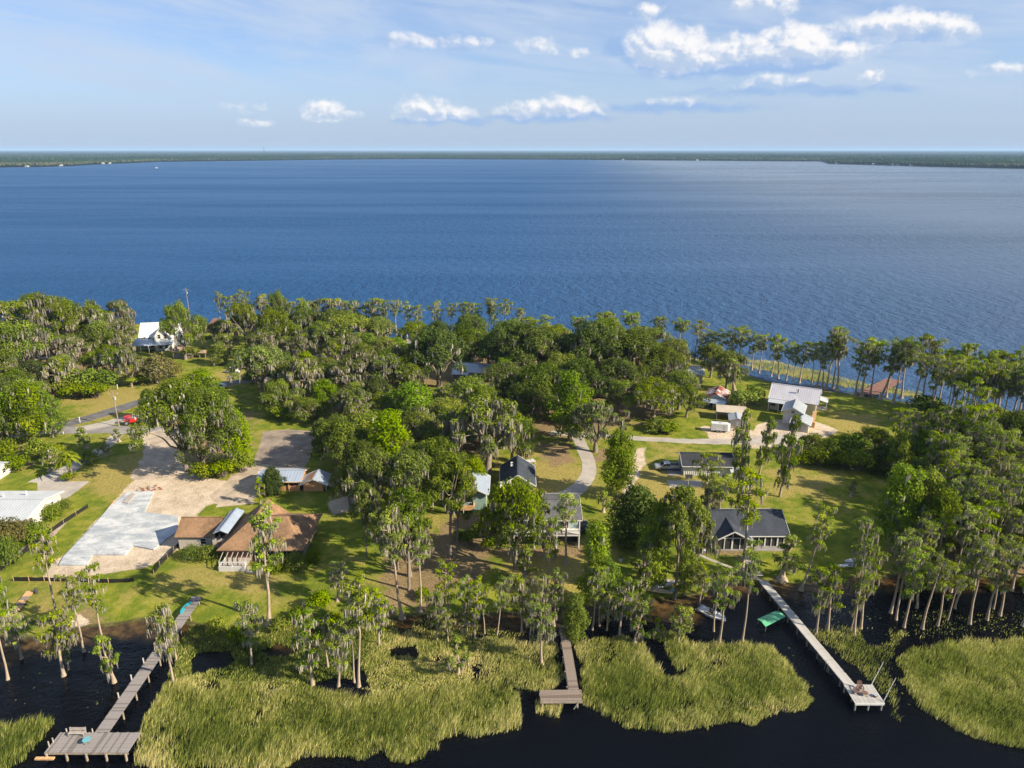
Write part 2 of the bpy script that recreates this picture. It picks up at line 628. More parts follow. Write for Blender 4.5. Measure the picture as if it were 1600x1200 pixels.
DIRT_SHADE = [px_poly(p) for p in (
    [(555, 965), (580, 925), (600, 880), (680, 820), (720, 795), (790, 800), (800, 860), (780, 900), (720, 935), (660, 960), (600, 972)],  # pine straw, and the dark tree-shaded ground beside it put into the colour
    [(800, 845), (910, 850), (905, 868), (850, 872), (800, 885)],
    [(1095, 852), (1225, 854), (1235, 866), (1150, 872), (1085, 868)],
    [(60, 985), (95, 945), (170, 955), (180, 978), (120, 990)],
    [(800, 640), (870, 610), (1000, 590), (1060, 600), (1050, 650), (960, 670), (880, 690), (820, 680)],
    [(630, 620), (720, 600), (790, 620), (800, 700), (700, 720), (520, 740), (490, 690), (560, 640)],
    [(835, 690), (900, 688), (905, 720), (870, 735), (840, 715)],
    [(950, 945), (1000, 925), (1060, 930), (1080, 940), (1040, 955), (960, 955)],
    [(1205, 905), (1230, 900), (1270, 912), (1240, 922), (1200, 918)],
    [(245, 690), (330, 760), (400, 690), (400, 640), (300, 640)],
    [(0, 690), (40, 690), (70, 720), (40, 735), (0, 730)],
    [(640, 545), (700, 560), (800, 545), (950, 550), (1050, 575), (1040, 600), (900, 620), (700, 615), (640, 590)],
    [(1400, 700), (1600, 650), (1700, 700), (1700, 930), (1440, 930), (1400, 840)],
    [(0, 560), (120, 540), (200, 560), (180, 600), (0, 640)],
    [(920, 700), (960, 690), (960, 720), (925, 725)], [(690, 870), (705, 862), (735, 880), (700, 895)], [(460, 925), (490, 920), (500, 940), (470, 945)],
)]
DRY = [px_poly(p) for p in (
    [(130, 740), (200, 720), (215, 735), (190, 770), (130, 765)], [(120, 620), (215, 600), (240, 625), (130, 655)], [(330, 900), (430, 905), (440, 925), (340, 920)],
    [(835, 700), (900, 705), (925, 770), (840, 775)], [(990, 730), (1060, 740), (1120, 760), (1080, 790), (980, 800)], [(1200, 730), (1290, 740), (1280, 770), (1210, 770)],
    [(310, 590), (350, 580), (370, 600), (320, 610)], [(840, 860), (940, 850), (940, 900), (800, 910)], [(1300, 645), (1370, 650), (1360, 675), (1300, 670)],
)]


def field(P, polys, warp=1.2, seed=1):
    best = np.full(len(P), -60.0)
    for q in polys:
        lo, hi = q.min(0) - 12, q.max(0) + 12
        k = np.where((P[:, 0] > lo[0]) & (P[:, 0] < hi[0]) & (P[:, 1] > lo[1]) & (P[:, 1] < hi[1]))[0]
        if len(k):
            best[k] = np.maximum(best[k], sdist(P[k], q))
    return best + warp * vnoise(P, 4.0, seed)


# --- the peninsula: one sheet, low swells, a gentle bank down into the water
gx = np.arange(-330, 330.1, 1.0)
gy = np.arange(84, 334.1, 1.0)
XX, YY = np.meshgrid(gx, gy)
P2 = np.stack([XX.ravel(), YY.ravel()], 1)
sd_land = sdist(P2, LAND) + 0.9 * vnoise(P2, 5.0, 3)
Z = land_z(sd_land)
nx, ny = len(gx), len(gy)
idx = np.arange(nx * ny).reshape(ny, nx)
F = np.stack([idx[:-1, :-1], idx[:-1, 1:], idx[1:, 1:], idx[1:, :-1]], -1).reshape(-1, 4)
sandf = np.clip(field(P2, SAND, 1.0, 1) / 1.5, -1, 1) * 0.5 + 0.5
dirt_shade_f = np.clip(field(P2, DIRT_SHADE, 4.0, 2) / 6.0, -1, 1) * 0.5 + 0.5
dryf = np.clip(field(P2, DRY, 3.0, 5) / 5.0, -1, 1) * 0.5 + 0.5
bank = np.clip(1 - sd_land / 2.5, 0, 1)
m, n = new_mat('ground')
co = n.node('ShaderNodeTexCoord').outputs['Object']
nl = n.noise(co, 0.075, 5.0, 0.65, 0.8)
nm = n.noise(co, 0.35, 5.0, 0.65)
nf = n.noise(co, 2.6, 4.0, 0.7)
nff = n.noise(co, 9.0, 3.0, 0.7)
ev = n.node('ShaderNodeTexNoise')
green = n.mix(n.smooth(nm, 0.35, 0.68), (0.110, 0.158, 0.012), (0.245, 0.255, 0.026))
olive = n.mix(n.smooth(nf, 0.3, 0.7), (0.235, 0.195, 0.050), (0.385, 0.310, 0.100))
patch = n.math('ADD', n.math('MULTIPLY', nl, 1.1), n.math('MULTIPLY', nm, 0.55))
f = n.smooth(n.math('ADD', patch, n.math('MULTIPLY', n.attr('dry'), 0.40)), 0.78, 1.08)
grass = n.mix(f, green, olive)
grass = n.mix(n.math('MULTIPLY', n.smooth(nff, 0.35, 0.75), 0.45), grass, (0.075, 0.085, 0.018))
straw = n.mix(n.smooth(nf, 0.3, 0.7), (0.145, 0.098, 0.058), (0.290, 0.200, 0.125))
fd = n.smooth(n.math('ADD', n.attr('dirt_shade'), n.math('MULTIPLY', n.math('SUBTRACT', nm, 0.5), 1.2)), 0.50, 0.78)
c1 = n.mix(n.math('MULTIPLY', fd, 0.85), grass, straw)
sand = n.mix(n.smooth(n.math('ADD', n.math('MULTIPLY', nm, 0.6), n.math('MULTIPLY', nf, 0.4)), 0.32, 0.66), (0.360, 0.292, 0.212), (0.590, 0.490, 0.380))
fs = n.smooth(n.math('ADD', n.attr('sand'), n.math('MULTIPLY', n.math('SUBTRACT', nf, 0.5), 0.5)), 0.42, 0.58)
c2 = n.mix(fs, c1, sand)
mud = n.mix(n.smooth(nm, 0.4, 0.65), (0.045, 0.036, 0.020), (0.125, 0.120, 0.040))
c3 = n.mix(n.smooth(n.math('ADD', n.attr('bank'), n.math('MULTIPLY', n.math('SUBTRACT', nm, 0.5), 0.9)), 0.45, 0.75), c2, mud)
p = n.principled(Base_Color=c3, Roughness=0.95, Specular_IOR_Level=0.1)
n.link(n.bump(n.math('ADD', nf, n.math('MULTIPLY', nff, 0.7)), 0.9, 0.22), p.inputs['Normal'])
n.out(p.outputs[0])
me = np_mesh('ground', np.stack([P2[:, 0], P2[:, 1], Z], 1), [F], MAT['ground'], {'sand': sandf, 'dirt_shade': dirt_shade_f, 'dry': dryf, 'bank': bank}, True)
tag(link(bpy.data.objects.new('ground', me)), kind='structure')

# --- water: one level sheet; tea-brown where the bottom is near
def grid_sheet(xs, ys):
    A, B = np.meshgrid(xs, ys)
    i = np.arange(A.size).reshape(A.shape)
    return np.stack([A.ravel(), B.ravel(), np.zeros(A.size)], 1), np.stack([i[:-1, :-1], i[:-1, 1:], i[1:, 1:], i[1:, :-1]], -1).reshape(-1, 4)


xs = np.concatenate([[-60000, -20000, -6000, -2500, -1000, -500], np.arange(-330, 331, 2.0), [500, 1000, 2500, 6000, 20000, 60000]])
ys = np.concatenate([[-3000, -1000, -300, -60, 0, 40], np.arange(60, 335, 2.0), [400, 600, 1000, 2000, 3500, 5000, 8000]])
V, F = grid_sheet(xs, ys)
P = V[:, :2]
sdw = np.full(len(P), -50.0)
k = np.where((np.abs(P[:, 0]) < 340) & (P[:, 1] > 50) & (P[:, 1] < 345))[0]
sdw[k] = sdist(P[k], LAND)
shallow = np.clip(1 + sdw / 9.0 + 0.35 * vnoise(P, 7.0, 9), 0, 1) * (P[:, 1] < 130)
m, n = new_mat('water')
co = n.node('ShaderNodeTexCoord').outputs['Object']
sh = n.attr('shallow')
r1 = n.noise(n.mapping(co, scale=(0.55, 0.9, 1), rot=(0, 0, 0.5)), 0.55, 4.0, 0.62)
r2 = n.noise(n.mapping(co, scale=(0.7, 1.5, 1), rot=(0, 0, -0.35)), 1.9, 3.0, 0.6)
r0 = n.noise(n.mapping(co, scale=(0.8, 0.42, 1), rot=(0, 0, 0.25)), 0.22, 3.0, 0.6, 0.4)
big = n.noise(n.mapping(co, scale=(0.25, 1.4, 1)), 0.0032, 5.0, 0.65)
gust = n.smooth(big, 0.35, 0.68)
y_ = n.sep(co)[1]
cove = n.smooth(y_, 128, 150)                 # the sheltered cove on this side is calm, the open lake is wind-ruffled
h = n.math('ADD', n.math('ADD', r1, n.math('MULTIPLY', r2, 0.42)), n.math('MULTIPLY', n.math('MULTIPLY', r0, cove), 2.3))
lee_sheen = n.smooth(n.math('SUBTRACT', n.sep(co)[0], n.math('MULTIPLY', y_, 0.10)), -160, 520)   # the wind drops towards the right; pale sky sheen is put in the colour too
stren = n.math('ADD', n.math('MULTIPLY', n.math('SUBTRACT', 1.0, cove), 0.26), n.math('MULTIPLY', cove, n.math('SUBTRACT', n.math('ADD', 0.70, n.math('MULTIPLY', gust, 0.45)), n.math('MULTIPLY', lee_sheen, 0.38))))
tea = n.mix(n.smooth(n.noise(co, 0.5, 4.0, 0.6), 0.35, 0.7), (0.030, 0.018, 0.007), (0.105, 0.066, 0.022))
deep = n.mix(cove, (0.0014, 0.0019, 0.0034), n.mix(lee_sheen, (0.008, 0.062, 0.178), (0.075, 0.105, 0.150)))  # greyer on the right: pale sky reflection put into the base colour
p = n.principled(Base_Color=n.mix(n.smooth(sh, 0.30, 1.0), deep, tea), Roughness=n.math('ADD', 0.06, n.math('MULTIPLY', cove, n.math('SUBTRACT', n.math('ADD', 0.33, n.math('MULTIPLY', gust, 0.14)), n.math('MULTIPLY', lee_sheen, 0.20)))), IOR=1.33, Specular_IOR_Level=n.math('ADD', 0.20, n.math('MULTIPLY', cove, 0.10)))
bn = n.bump(h, stren, 1.5)
n.link(bn, p.inputs['Normal'])
n.out(p.outputs[0])
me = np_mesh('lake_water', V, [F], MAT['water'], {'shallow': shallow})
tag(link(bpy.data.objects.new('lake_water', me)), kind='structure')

# --- the far shore: land that goes on to the horizon and the woods that cover it
FAR = [(-2600, 300), (-900, 280), (-300, 268), (0, 261.5), (60, 261), (110, 259.5), (150, 257), (200, 255), (250, 253), (330, 252), (420, 250.8), (520, 249.4), (650, 248.6), (800, 249.2), (950, 250),
       (1100, 251), (1230, 252), (1285, 252.2), (1296, 256), (1340, 257), (1400, 258.8), (1470, 260.8), (1540, 262.3), (1600, 263.6), (1900, 270), (2600, 285), (4000, 310)]
far_w = np.array([G(a, b, 0) for a, b in FAR])
far_w[:, 1] += 0
dirs = far_w / np.linalg.norm(far_w, axis=1)[:, None]
m, n = new_mat('far_land')
co = n.node('ShaderNodeTexCoord').outputs['Object']
a1 = n.noise(n.mapping(co, scale=(1, 0.35, 1)), 0.0016, 5.0, 0.62)
a2 = n.noise(co, 0.03, 4.0, 0.7)
c = n.mix(n.smooth(n.math('ADD', n.math('MULTIPLY', a1, 0.7), n.math('MULTIPLY', a2, 0.35)), 0.40, 0.66), (0.007, 0.015, 0.009), (0.024, 0.038, 0.019))
p = n.principled(Base_Color=c, Roughness=1.0, Specular_IOR_Level=0.0)
n.link(n.bump(a2, 1.0, 12.0), p.inputs['Normal'])
n.out(p.outputs[0])
rings, H = [], []
for off, hz in ((0, -0.5), (6, 1.2), (120, 2.5), (160, 11), (900, 13), (2500, 14), (6000, 16), (14000, 20), (26000, 26), (42000, 34)):
    rings.append(np.column_stack([far_w + dirs * off, np.full(len(far_w), float(hz))]))
V = np.concatenate(rings)
nr, nc = len(rings), len(far_w)
# finer along the shore so the canopy rolls a little
i = np.arange(nr * nc).reshape(nr, nc)
F = np.stack([i[:-1, :-1], i[:-1, 1:], i[1:, 1:], i[1:, :-1]], -1).reshape(-1, 4)
tag(link(bpy.data.objects.new('far_land', np_mesh('far_land', V, [F], MAT['far_land']))), kind='structure')

seg = np.linalg.norm(np.diff(far_w, axis=0), axis=1)
cum = np.concatenate([[0], np.cumsum(seg)])
inview = (far_w[:, 0] / far_w[:, 1])


def shore_at(t):
    """point of the far shore at frame x = t"""
    fx = np.array([a for a, b in FAR], float)
    return np.stack([np.interp(t, fx, far_w[:, 0]), np.interp(t, fx, far_w[:, 1])], -1)


NF = 44000
t = rng.uniform(-160, 1760, NF)
S = shore_at(t)
dd = S / np.linalg.norm(S, axis=1)[:, None]
u = rng.random(NF)
off = np.where(u < 0.40, rng.uniform(2, 130, NF), 130 + 5200 * rng.random(NF) ** 2.2)
C = S + dd * off[:, None]
hgt = rng.uniform(12, 23, NF) * (1 + 0.12 * vnoise(C, 300, 4))
wd = rng.uniform(4.0, 8.0, NF) * (1 + np.clip(off / 5000, 0, 1) * 1.3)
oct_v = np.array([(0, 0, 1.0), (1, 0, 0.55), (0.2, 0.95, 0.62), (-0.9, 0.25, 0.50), (-0.3, -0.95, 0.58), (0, 0, 0.12)])
oct_f = np.array([(0, 1, 2), (0, 2, 3), (0, 3, 4), (0, 4, 1), (5, 2, 1), (5, 3, 2), (5, 4, 3), (5, 1, 4)])
ang = rng.uniform(0, 6.28, NF)
ca, sa = np.cos(ang), np.sin(ang)
jit = rng.uniform(0.7, 1.3, (NF, 6, 1))
B = oct_v[None] * np.stack([wd, wd, hgt], 1)[:, None, :]
B[:, :, :2] *= jit
V = np.empty_like(B)
V[:, :, 0] = C[:, 0, None] + B[:, :, 0] * ca[:, None] - B[:, :, 1] * sa[:, None]
V[:, :, 1] = C[:, 1, None] + B[:, :, 0] * sa[:, None] + B[:, :, 1] * ca[:, None]
base = np.where(off < 130, 0.5, np.interp(off, [130, 900, 2500, 6000], [4, 6, 7, 9]))
V[:, :, 2] = B[:, :, 2] + base[:, None]
tint = np.clip(0.30 + 0.42 * vnoise(C, 520, 6) + rng.normal(0, 0.12, NF) + np.where(off < 45, rng.uniform(0.1, 0.5, NF), 0), 0, 1)
Fq = (oct_f[None] + (np.arange(NF) * 6)[:, None, None]).reshape(-1, 3)
me = np_mesh('far_forest', V.reshape(-1, 3), [Fq], MAT['far_leaf'], np.repeat(tint, 6))
tag(link(bpy.data.objects.new('far_forest', me)), 'hazy wooded shore stretching along the horizon across the lake', 'forest', kind='stuff')


# ------------------------------------------------------------------ roads, lanes, paved pads
def strip(name, pts, width, z, mat, jitter=0.25, px=True, step=2.0):
    """a sheet along a centre line; edges a little ragged"""
    C0 = np.array([G(a, b) for a, b in pts]) if px else np.array(pts, float)
    wd = np.array(width, float) if hasattr(width, '__len__') else np.full(len(C0), float(width))
    L = np.concatenate([[0], np.cumsum(np.linalg.norm(np.diff(C0, axis=0), axis=1))])
    tt = np.arange(0, L[-1] + step, step).clip(0, L[-1])
    # Catmull-like smoothing by interpolating twice
    q = np.stack([np.interp(tt, L, C0[:, 0]), np.interp(tt, L, C0[:, 1])], 1)
    for _ in range(3):
        q[1:-1] = (q[:-2] + 2 * q[1:-1] + q[2:]) / 4
    ww = np.interp(tt, L, wd)
    T = np.gradient(q, axis=0)
    T /= np.linalg.norm(T, axis=1)[:, None] + 1e-9
    N = np.stack([-T[:, 1], T[:, 0]], 1)
    r = np.random.default_rng(len(pts) * 31 + int(abs(C0[0, 0]) * 10))
    lft = q + N * (ww / 2 + r.uniform(-jitter, jitter, len(q)))[:, None]
    rgt = q - N * (ww / 2 + r.uniform(-jitter, jitter, len(q)))[:, None]
    k = len(q)
    V = np.concatenate([np.column_stack([lft, np.full(k, z)]), np.column_stack([rgt, np.full(k, z)])])
    F = [(i + k, i + 1 + k, i + 1, i) for i in range(k - 1)]
    o = link(bpy.data.objects.new(name, np_mesh(name, V, [np.array(F)], MAT[mat])))
    return tag(o, kind='structure')


def pad(name, pts, z, mat, px=True, parent=None):
    q = [G(a, b) for a, b in pts] if px else pts
    b = MB()
    k = len(q)
    ar = sum(q[i][0] * q[(i + 1) % k][1] - q[(i + 1) % k][0] * q[i][1] for i in range(k))
    if ar < 0:
        q = q[::-1]
    b.add([(x, y, z) for x, y in q], [tuple(range(k))])
    o = b.build(name, MAT[mat], parent)
    return tag(o, kind='structure')


paint('asphalt', (0.115, 0.110, 0.112), 0.9, 0.22, 0.5)
paint('gravel', (0.235, 0.190, 0.150), 0.95, 0.28, 0.35, bump=0.03)
paint('concrete_pale', (0.335, 0.305, 0.27), 0.9, 0.14, 0.4)
paint('concrete_grey', (0.21, 0.198, 0.19), 0.9, 0.2, 0.4)
paint('dirt_track', (0.36, 0.295, 0.225), 0.95, 0.25, 0.4, bump=0.03)

strip('road', [(-260, 715), (-120, 690), (-20, 682), (40, 676), (100, 664), (150, 650), (210, 631), (262, 615), (330, 603), (400, 592)], 5.5, 1.012, 'asphalt', 0.15)
strip('side_road', [(20, 677), (90, 672), (170, 671), (240, 673), (300, 676)], 5.5, 1.018, 'concrete_grey', 0.3)
strip('lane', [(120, 672), (172, 661), (215, 649), (262, 638), (300, 630)], 4.6, 1.024, 'concrete_pale', 0.3)
strip('driveway', [(186, 674), (176, 690), (150, 708), (118, 726), (92, 742), (70, 755)], [3.2, 3.2, 3.4, 4, 6, 9], 1.014, 'concrete_pale', 0.1)
pad('paved_yard', [(58, 752), (140, 752), (122, 766), (110, 775), (96, 782), (60, 790)], 1.009, 'concrete_pale')
strip('dirt_track', [(240, 674), (252, 684), (258, 700), (252, 722), (236, 748)], [7, 8, 9, 10, 9], 1.022, 'dirt_track', 0.8)
pad('gravel_lot', [(412, 674), (450, 671), (498, 674), (492, 692), (482, 722), (470, 735), (395, 735), (396, 720), (404, 700)], 1.013, 'gravel')
strip('gravel_drive', [(430, 728), (395, 750), (372, 765), (365, 790)], [12, 12, 11, 8], 1.019, 'dirt_track', 0.9)
strip('driveway', [(886, 662), (902, 680), (910, 700), (921, 722), (921, 742), (908, 760), (886, 776), (866, 784)], [3, 3.2, 3.4, 3.4, 3.6, 3.8, 5, 6], 1.015, 'concrete_pale', 0.08)
strip('lane', [(860, 676), (905, 679), (960, 682), (1000, 685), (1080, 690), (1150, 690), (1200, 688), (1260, 682)], [3, 3, 3, 3, 3.2, 4, 6, 7], 1.021, 'concrete_pale', 0.25)
strip('driveway', [(738, 600), (722, 610), (706, 622), (694, 645)], 4.5, 1.014, 'asphalt', 0.1)
pad('parking_pad', [(1042, 751), (1095, 751), (1098, 761), (1046, 762)], 1.03, 'concrete_pale')
pad('parking_pad', [(590, 556), (604, 545), (642, 549), (634, 562)], 1.016, 'concrete_grey')
strip('garden_path', [(1092, 866), (1120, 880), (1150, 889), (1175, 898), (1192, 908)], 0.7, 1.01, 'concrete_pale', 0.05)
strip('garden_path', [(1162, 868), (1172, 880), (1186, 900)], 1.6, 1.014, 'concrete_pale', 0.05)
strip('garden_path', [(165, 788), (200, 800), (100, 815), (85, 830), (72, 850)][2:], 1.2, 1.012, 'dirt_track', 0.2)

# ------------------------------------------------------------------ marsh: beds of reeds standing in the shallows
MARSH = [  # polygon in frame pixels, height, density per m2, tint (0 green .. 1 straw), name
    ([(196, 1205), (206, 1165), (222, 1125), (246, 1085), (270, 1060), (330, 1068), (420, 1072), (500, 1080), (560, 1092), (640, 1075), (700, 1075), (760, 1050), (800, 1068), (814, 1100), (812, 1140),
      (770, 1148), (700, 1154), (668, 1180), (640, 1192), (600, 1182), (560, 1184), (530, 1176), (480, 1182), (430, 1205)], 1.45, 72, 0.40),
    ([(262, 1064), (272, 1010), (296, 978), (360, 976), (440, 975), (520, 968), (610, 966), (625, 985), (600, 1035), (570, 1060), (480, 1078), (400, 1078), (320, 1074)], 0.75, 62, 0.24),
    ([(560, 1075), (590, 1035), (650, 1030), (730, 1005), (770, 1010), (740, 1060), (660, 1085), (600, 1092)], 0.55, 70, 0.62),
    ([(590, 1035), (610, 990), (660, 985), (740, 990), (830, 1000), (868, 1000), (884, 1060), (846, 1078), (800, 1070), (760, 1055), (720, 1030)], 0.95, 56, 0.42),
    ([(845, 1092), (880, 1102), (872, 1122), (852, 1124), (836, 1108)], 1.6, 55, 0.45),
    ([(796, 1120), (814, 1125), (812, 1142), (795, 1150)], 1.6, 55, 0.45),
    ([(898, 1000), (940, 992), (985, 995), (1015, 1012), (1030, 1040), (1050, 1055), (1120, 1035), (1175, 1005), (1200, 1008), (1235, 1042), (1262, 1075), (1272, 1090), (1262, 1105), (1225, 1114),
      (1180, 1126), (1110, 1136), (1035, 1144), (985, 1138), (950, 1128), (930, 1112), (908, 1100), (906, 1060)], 1.2, 70, 0.34),
    ([(1035, 1005), (1100, 1002), (1180, 1000), (1150, 1025), (1100, 1045), (1060, 1048), (1045, 1025)], 1.2, 50, 0.36),
    ([(1405, 1062), (1404, 1030), (1425, 1012), (1480, 1002), (1560, 998), (1640, 996), (1740, 1000), (1760, 1180), (1640, 1178), (1560, 1160), (1500, 1142), (1450, 1118), (1425, 1092)], 1.25, 70, 0.28),
    ([(1262, 985), (1300, 975), (1420, 985), (1400, 1010), (1392, 1050), (1405, 1085), (1408, 1128), (1392, 1120), (1380, 1085), (1340, 1040), (1300, 1020)], 0.9, 20, 0.25),
    ([(-60, 1135), (10, 1128), (78, 1118), (72, 1150), (40, 1185), (0, 1215), (-60, 1215)], 1.5, 62, 0.22),
    ([(1000, 985), (1060, 985), (1080, 1000), (1030, 1004)], 0.8, 35, 0.2),
    ([(640, 965), (720, 972), (830, 985), (800, 1000), (640, 990)], 0.7, 14, 0.25),
    ([(1400, 955), (1500, 950), (1620, 955), (1620, 990), (1440, 995)], 0.4, 3, 0.15),
    # the bed off the far side of the peninsula
    ([(1165, 560), (1215, 565), (1290, 583), (1350, 598), (1440, 612), (1440, 622), (1330, 605), (1250, 592), (1165, 572)], 1.2, 22, 0.55),
]
HOLES = [px_poly(p, 0) for p in (
    [(296, 1038), (312, 1020), (358, 1016), (368, 1030), (350, 1048), (304, 1052)], [(405, 1022), (436, 1008), (470, 1018), (440, 1028)], [(475, 1072), (520, 1062), (570, 1064), (580, 1076), (520, 1082), (484, 1080)],
    [(1008, 1010), (1028, 1000), (1056, 1045), (1048, 1056), (1036, 1040)], [(876, 985), (892, 985), (908, 1080), (886, 1080)], [(1340, 985), (1388, 985), (1392, 1005), (1352, 1010)],
    [(540, 1040), (556, 1030), (572, 1064), (552, 1068)], [(600, 1012), (650, 1012), (655, 1028), (612, 1028)],
)]
AV, AF3, AF4, AT = [], [], [], []
nv = 0
for (pp, ht, den, tn) in MARSH:
    q = px_poly(pp, 0.3)
    lo, hi = q.min(0), q.max(0)
    cnt = int((hi[0] - lo[0]) * (hi[1] - lo[1]) * den * 1.65)
    P = rng.uniform(lo, hi, (cnt, 2))
    Pw = P + 1.0 * np.stack([vnoise(P, 2.5, 11), vnoise(P, 2.5, 12)], 1)
    keep = inside(Pw, q)
    for hpoly in HOLES:
        keep &= ~inside(Pw, hpoly)
    dn = vnoise(P, 3.0, 21, 4)
    keep &= (1.4 * dn + rng.uniform(-0.5, 0.9, cnt)) > -0.30 + 0.9 * np.clip(1 - edge_dist(Pw, q) / 1.6, 0, 1) ** 2
    P = P[keep]
    dn = dn[keep]
    edge = np.clip(edge_dist(P, q) / 5.0, 0, 1)
    k = len(P)
    clump = vnoise(P, 1.4, 31, 2)
    hh = ht * rng.uniform(0.5, 1.15, k) * (0.85 + 0.4 * clump) * (0.85 + 0.45 * vnoise(P, 7, 8, 2))
    wd = rng.uniform(0.014, 0.042, k) * (1.0 + (ht < 0.8) * 0.8)
    lean_a = rng.normal(0.35, 0.55, k)
    lean = hh * rng.uniform(0.10, 0.75, k)
    ang = rng.uniform(0, math.pi, k)
    sx, sy = np.cos(ang) * wd, np.sin(ang) * wd
    lx, ly = np.cos(lean_a) * lean, np.sin(lean_a) * lean
    z0 = np.full(k, -0.05)
    v0 = np.stack([P[:, 0] - sx, P[:, 1] - sy, z0], 1)
    v1 = np.stack([P[:, 0] + sx, P[:, 1] + sy, z0], 1)
    v2 = np.stack([P[:, 0] + sx * 0.8 + lx * 0.35, P[:, 1] + sy * 0.8 + ly * 0.35, hh * 0.6], 1)
    v3 = np.stack([P[:, 0] - sx * 0.8 + lx * 0.35, P[:, 1] - sy * 0.8 + ly * 0.35, hh * 0.6], 1)
    v4 = np.stack([P[:, 0] + lx, P[:, 1] + ly, hh], 1)
    AV.append(np.stack([v0, v1, v2, v3, v4], 1).reshape(-1, 3))
    b = nv + np.arange(k) * 5
    AF4.append(np.stack([b, b + 1, b + 2, b + 3], 1))
    AF3.append(np.stack([b + 3, b + 2, b + 4], 1))
    tt = np.clip(tn - 0.10 + 0.40 * vnoise(P, 6.0, 41) + 0.15 * clump + rng.normal(0, 0.28, k) + 0.36 * (1 - edge) + 0.45 * np.clip(vnoise(P, 11.0, 77, 2) - 0.25, 0, 1), 0, 1)
    AT.append(np.repeat(tt, 5))
    nv += 5 * k
me = np_mesh('marsh_reeds', np.concatenate(AV), [np.concatenate(AF4), np.concatenate(AF3)], MAT['reed'], np.concatenate(AT))
tag(link(bpy.data.objects.new('marsh_reeds', me)), 'beds of yellow green reeds standing in the dark shallows', 'reeds', kind='stuff')

# --- lily pads: small floating leaves, far too many to count
LILY = [([(20, 1060), (60, 1045), (150, 1060), (165, 1080), (150, 1130), (60, 1130), (20, 1100)], 0.30), ([(1215, 1010), (1235, 1010), (1275, 1075), (1280, 1100), (1265, 1080)], 0.9),
        ([(1340, 960), (1420, 960), (1420, 1060), (1390, 1050)], 0.8), ([(1420, 960), (1600, 955), (1600, 990), (1430, 1000)], 0.3), ([(290, 1025), (360, 1020), (355, 1045), (300, 1050)], 0.5),
        ([(1000, 945), (1080, 945), (1090, 985), (1010, 990)], 0.35), ([(1260, 930), (1330, 940), (1330, 1000), (1270, 990)], 0.9), ([(640, 975), (720, 975), (720, 1000), (650, 1000)], 0.5), ([(1380, 1075), (1420, 1080), (1460, 1130), (1420, 1120)], 0.6)]
AV, AF, AT, nv = [], [], [], 0
for pp, den in LILY:
    q = px_poly(pp, 0)
    lo, hi = q.min(0), q.max(0)
    P = rng.uniform(lo, hi, (int((hi - lo).prod() * den), 2))
    P = P[inside(P, q) & (vnoise(P, 2.2, 55) > 0.05)]
    for x, y in P:
        r = rng.uniform(0.07, 0.18)
        a0 = rng.uniform(0, 6.28)
        zz = 0.012 + rng.uniform(0, 0.02)
        AV += [(x + r * math.cos(a0 + j * 0.95), y + r * math.sin(a0 + j * 0.95), zz + rng.uniform(-0.008, 0.012)) for j in range(6)] + [(x, y, zz)]
        AF.append([nv + j for j in range(6)] + [nv + 6])
        AT += [rng.random()] * 7
        nv += 7
me = np_mesh('lily_pads', np.array(AV), [np.array(AF)], MAT['lily'], np.array(AT))
tag(link(bpy.data.objects.new('lily_pads', me)), 'scattered small yellow green lily pads floating on dark water', 'lily pads', kind='stuff')

# ------------------------------------------------------------------ trees
def tube(path, rad, n=6):
    path = np.asarray(path, float)
    k = len(path)
    T = np.gradient(path, axis=0)
    T /= np.linalg.norm(T, axis=1)[:, None] + 1e-9
    up = np.where(np.abs(T[:, 2:3]) > 0.9, np.array([[1.0, 0, 0]]), np.array([[0, 0, 1.0]]))
    S = np.cross(T, up)
    S /= np.linalg.norm(S, axis=1)[:, None] + 1e-9
    U = np.cross(S, T)
    a = np.arange(n) * 2 * math.pi / n
    V = path[:, None] + (S[:, None] * np.cos(a)[None, :, None] + U[:, None] * np.sin(a)[None, :, None]) * np.asarray(rad)[:, None, None]
    i = np.arange(k * n).reshape(k, n)
    j = np.roll(i, -1, axis=1)
    F = np.stack([i[:-1], j[:-1], j[1:], i[1:]], -1).reshape(-1, 4)
    return V.reshape(-1, 3), F


class Soup:
    def __init__(self):
        self.V, self.F, self.T, self.n = [], [], [], 0

    def add(self, V, F, t=None):
        self.V.append(V)
        self.F.append(F + self.n)
        self.T.append(np.zeros(len(V)) if t is None else t)
        self.n += len(V)

    def mesh(self, name, mat, smooth=False):
        return np_mesh(name, np.concatenate(self.V), [np.concatenate(self.F)], MAT[mat], np.concatenate(self.T), smooth)


def leaves(soup, r, C, Nrm, size, tint, aspect=1.35):
    """one kite-shaped spray of leaves at each point, facing roughly along Nrm"""
    k = len(C)
    Nrm = Nrm / (np.linalg.norm(Nrm, axis=1)[:, None] + 1e-9)
    a = r.normal(size=(k, 3))
    X = np.cross(Nrm, a)
    X /= np.linalg.norm(X, axis=1)[:, None] + 1e-9
    Y = np.cross(Nrm, X)
    s = size[:, None]
    fold = Nrm * s * r.uniform(-0.25, 0.25, (k, 1))
    v0 = C - X * s * aspect * 0.5
    v1 = C - Y * s * 0.5 * r.uniform(0.6, 1.1, (k, 1)) + fold
    v2 = C + X * s * aspect * 0.5
    v3 = C + Y * s * 0.5 * r.uniform(0.6, 1.1, (k, 1)) + fold
    V = np.stack([v0, v1, v2, v3], 1).reshape(-1, 3)
    F = np.arange(k * 4).reshape(k, 4)
    soup.add(V, F, np.repeat(tint, 4))


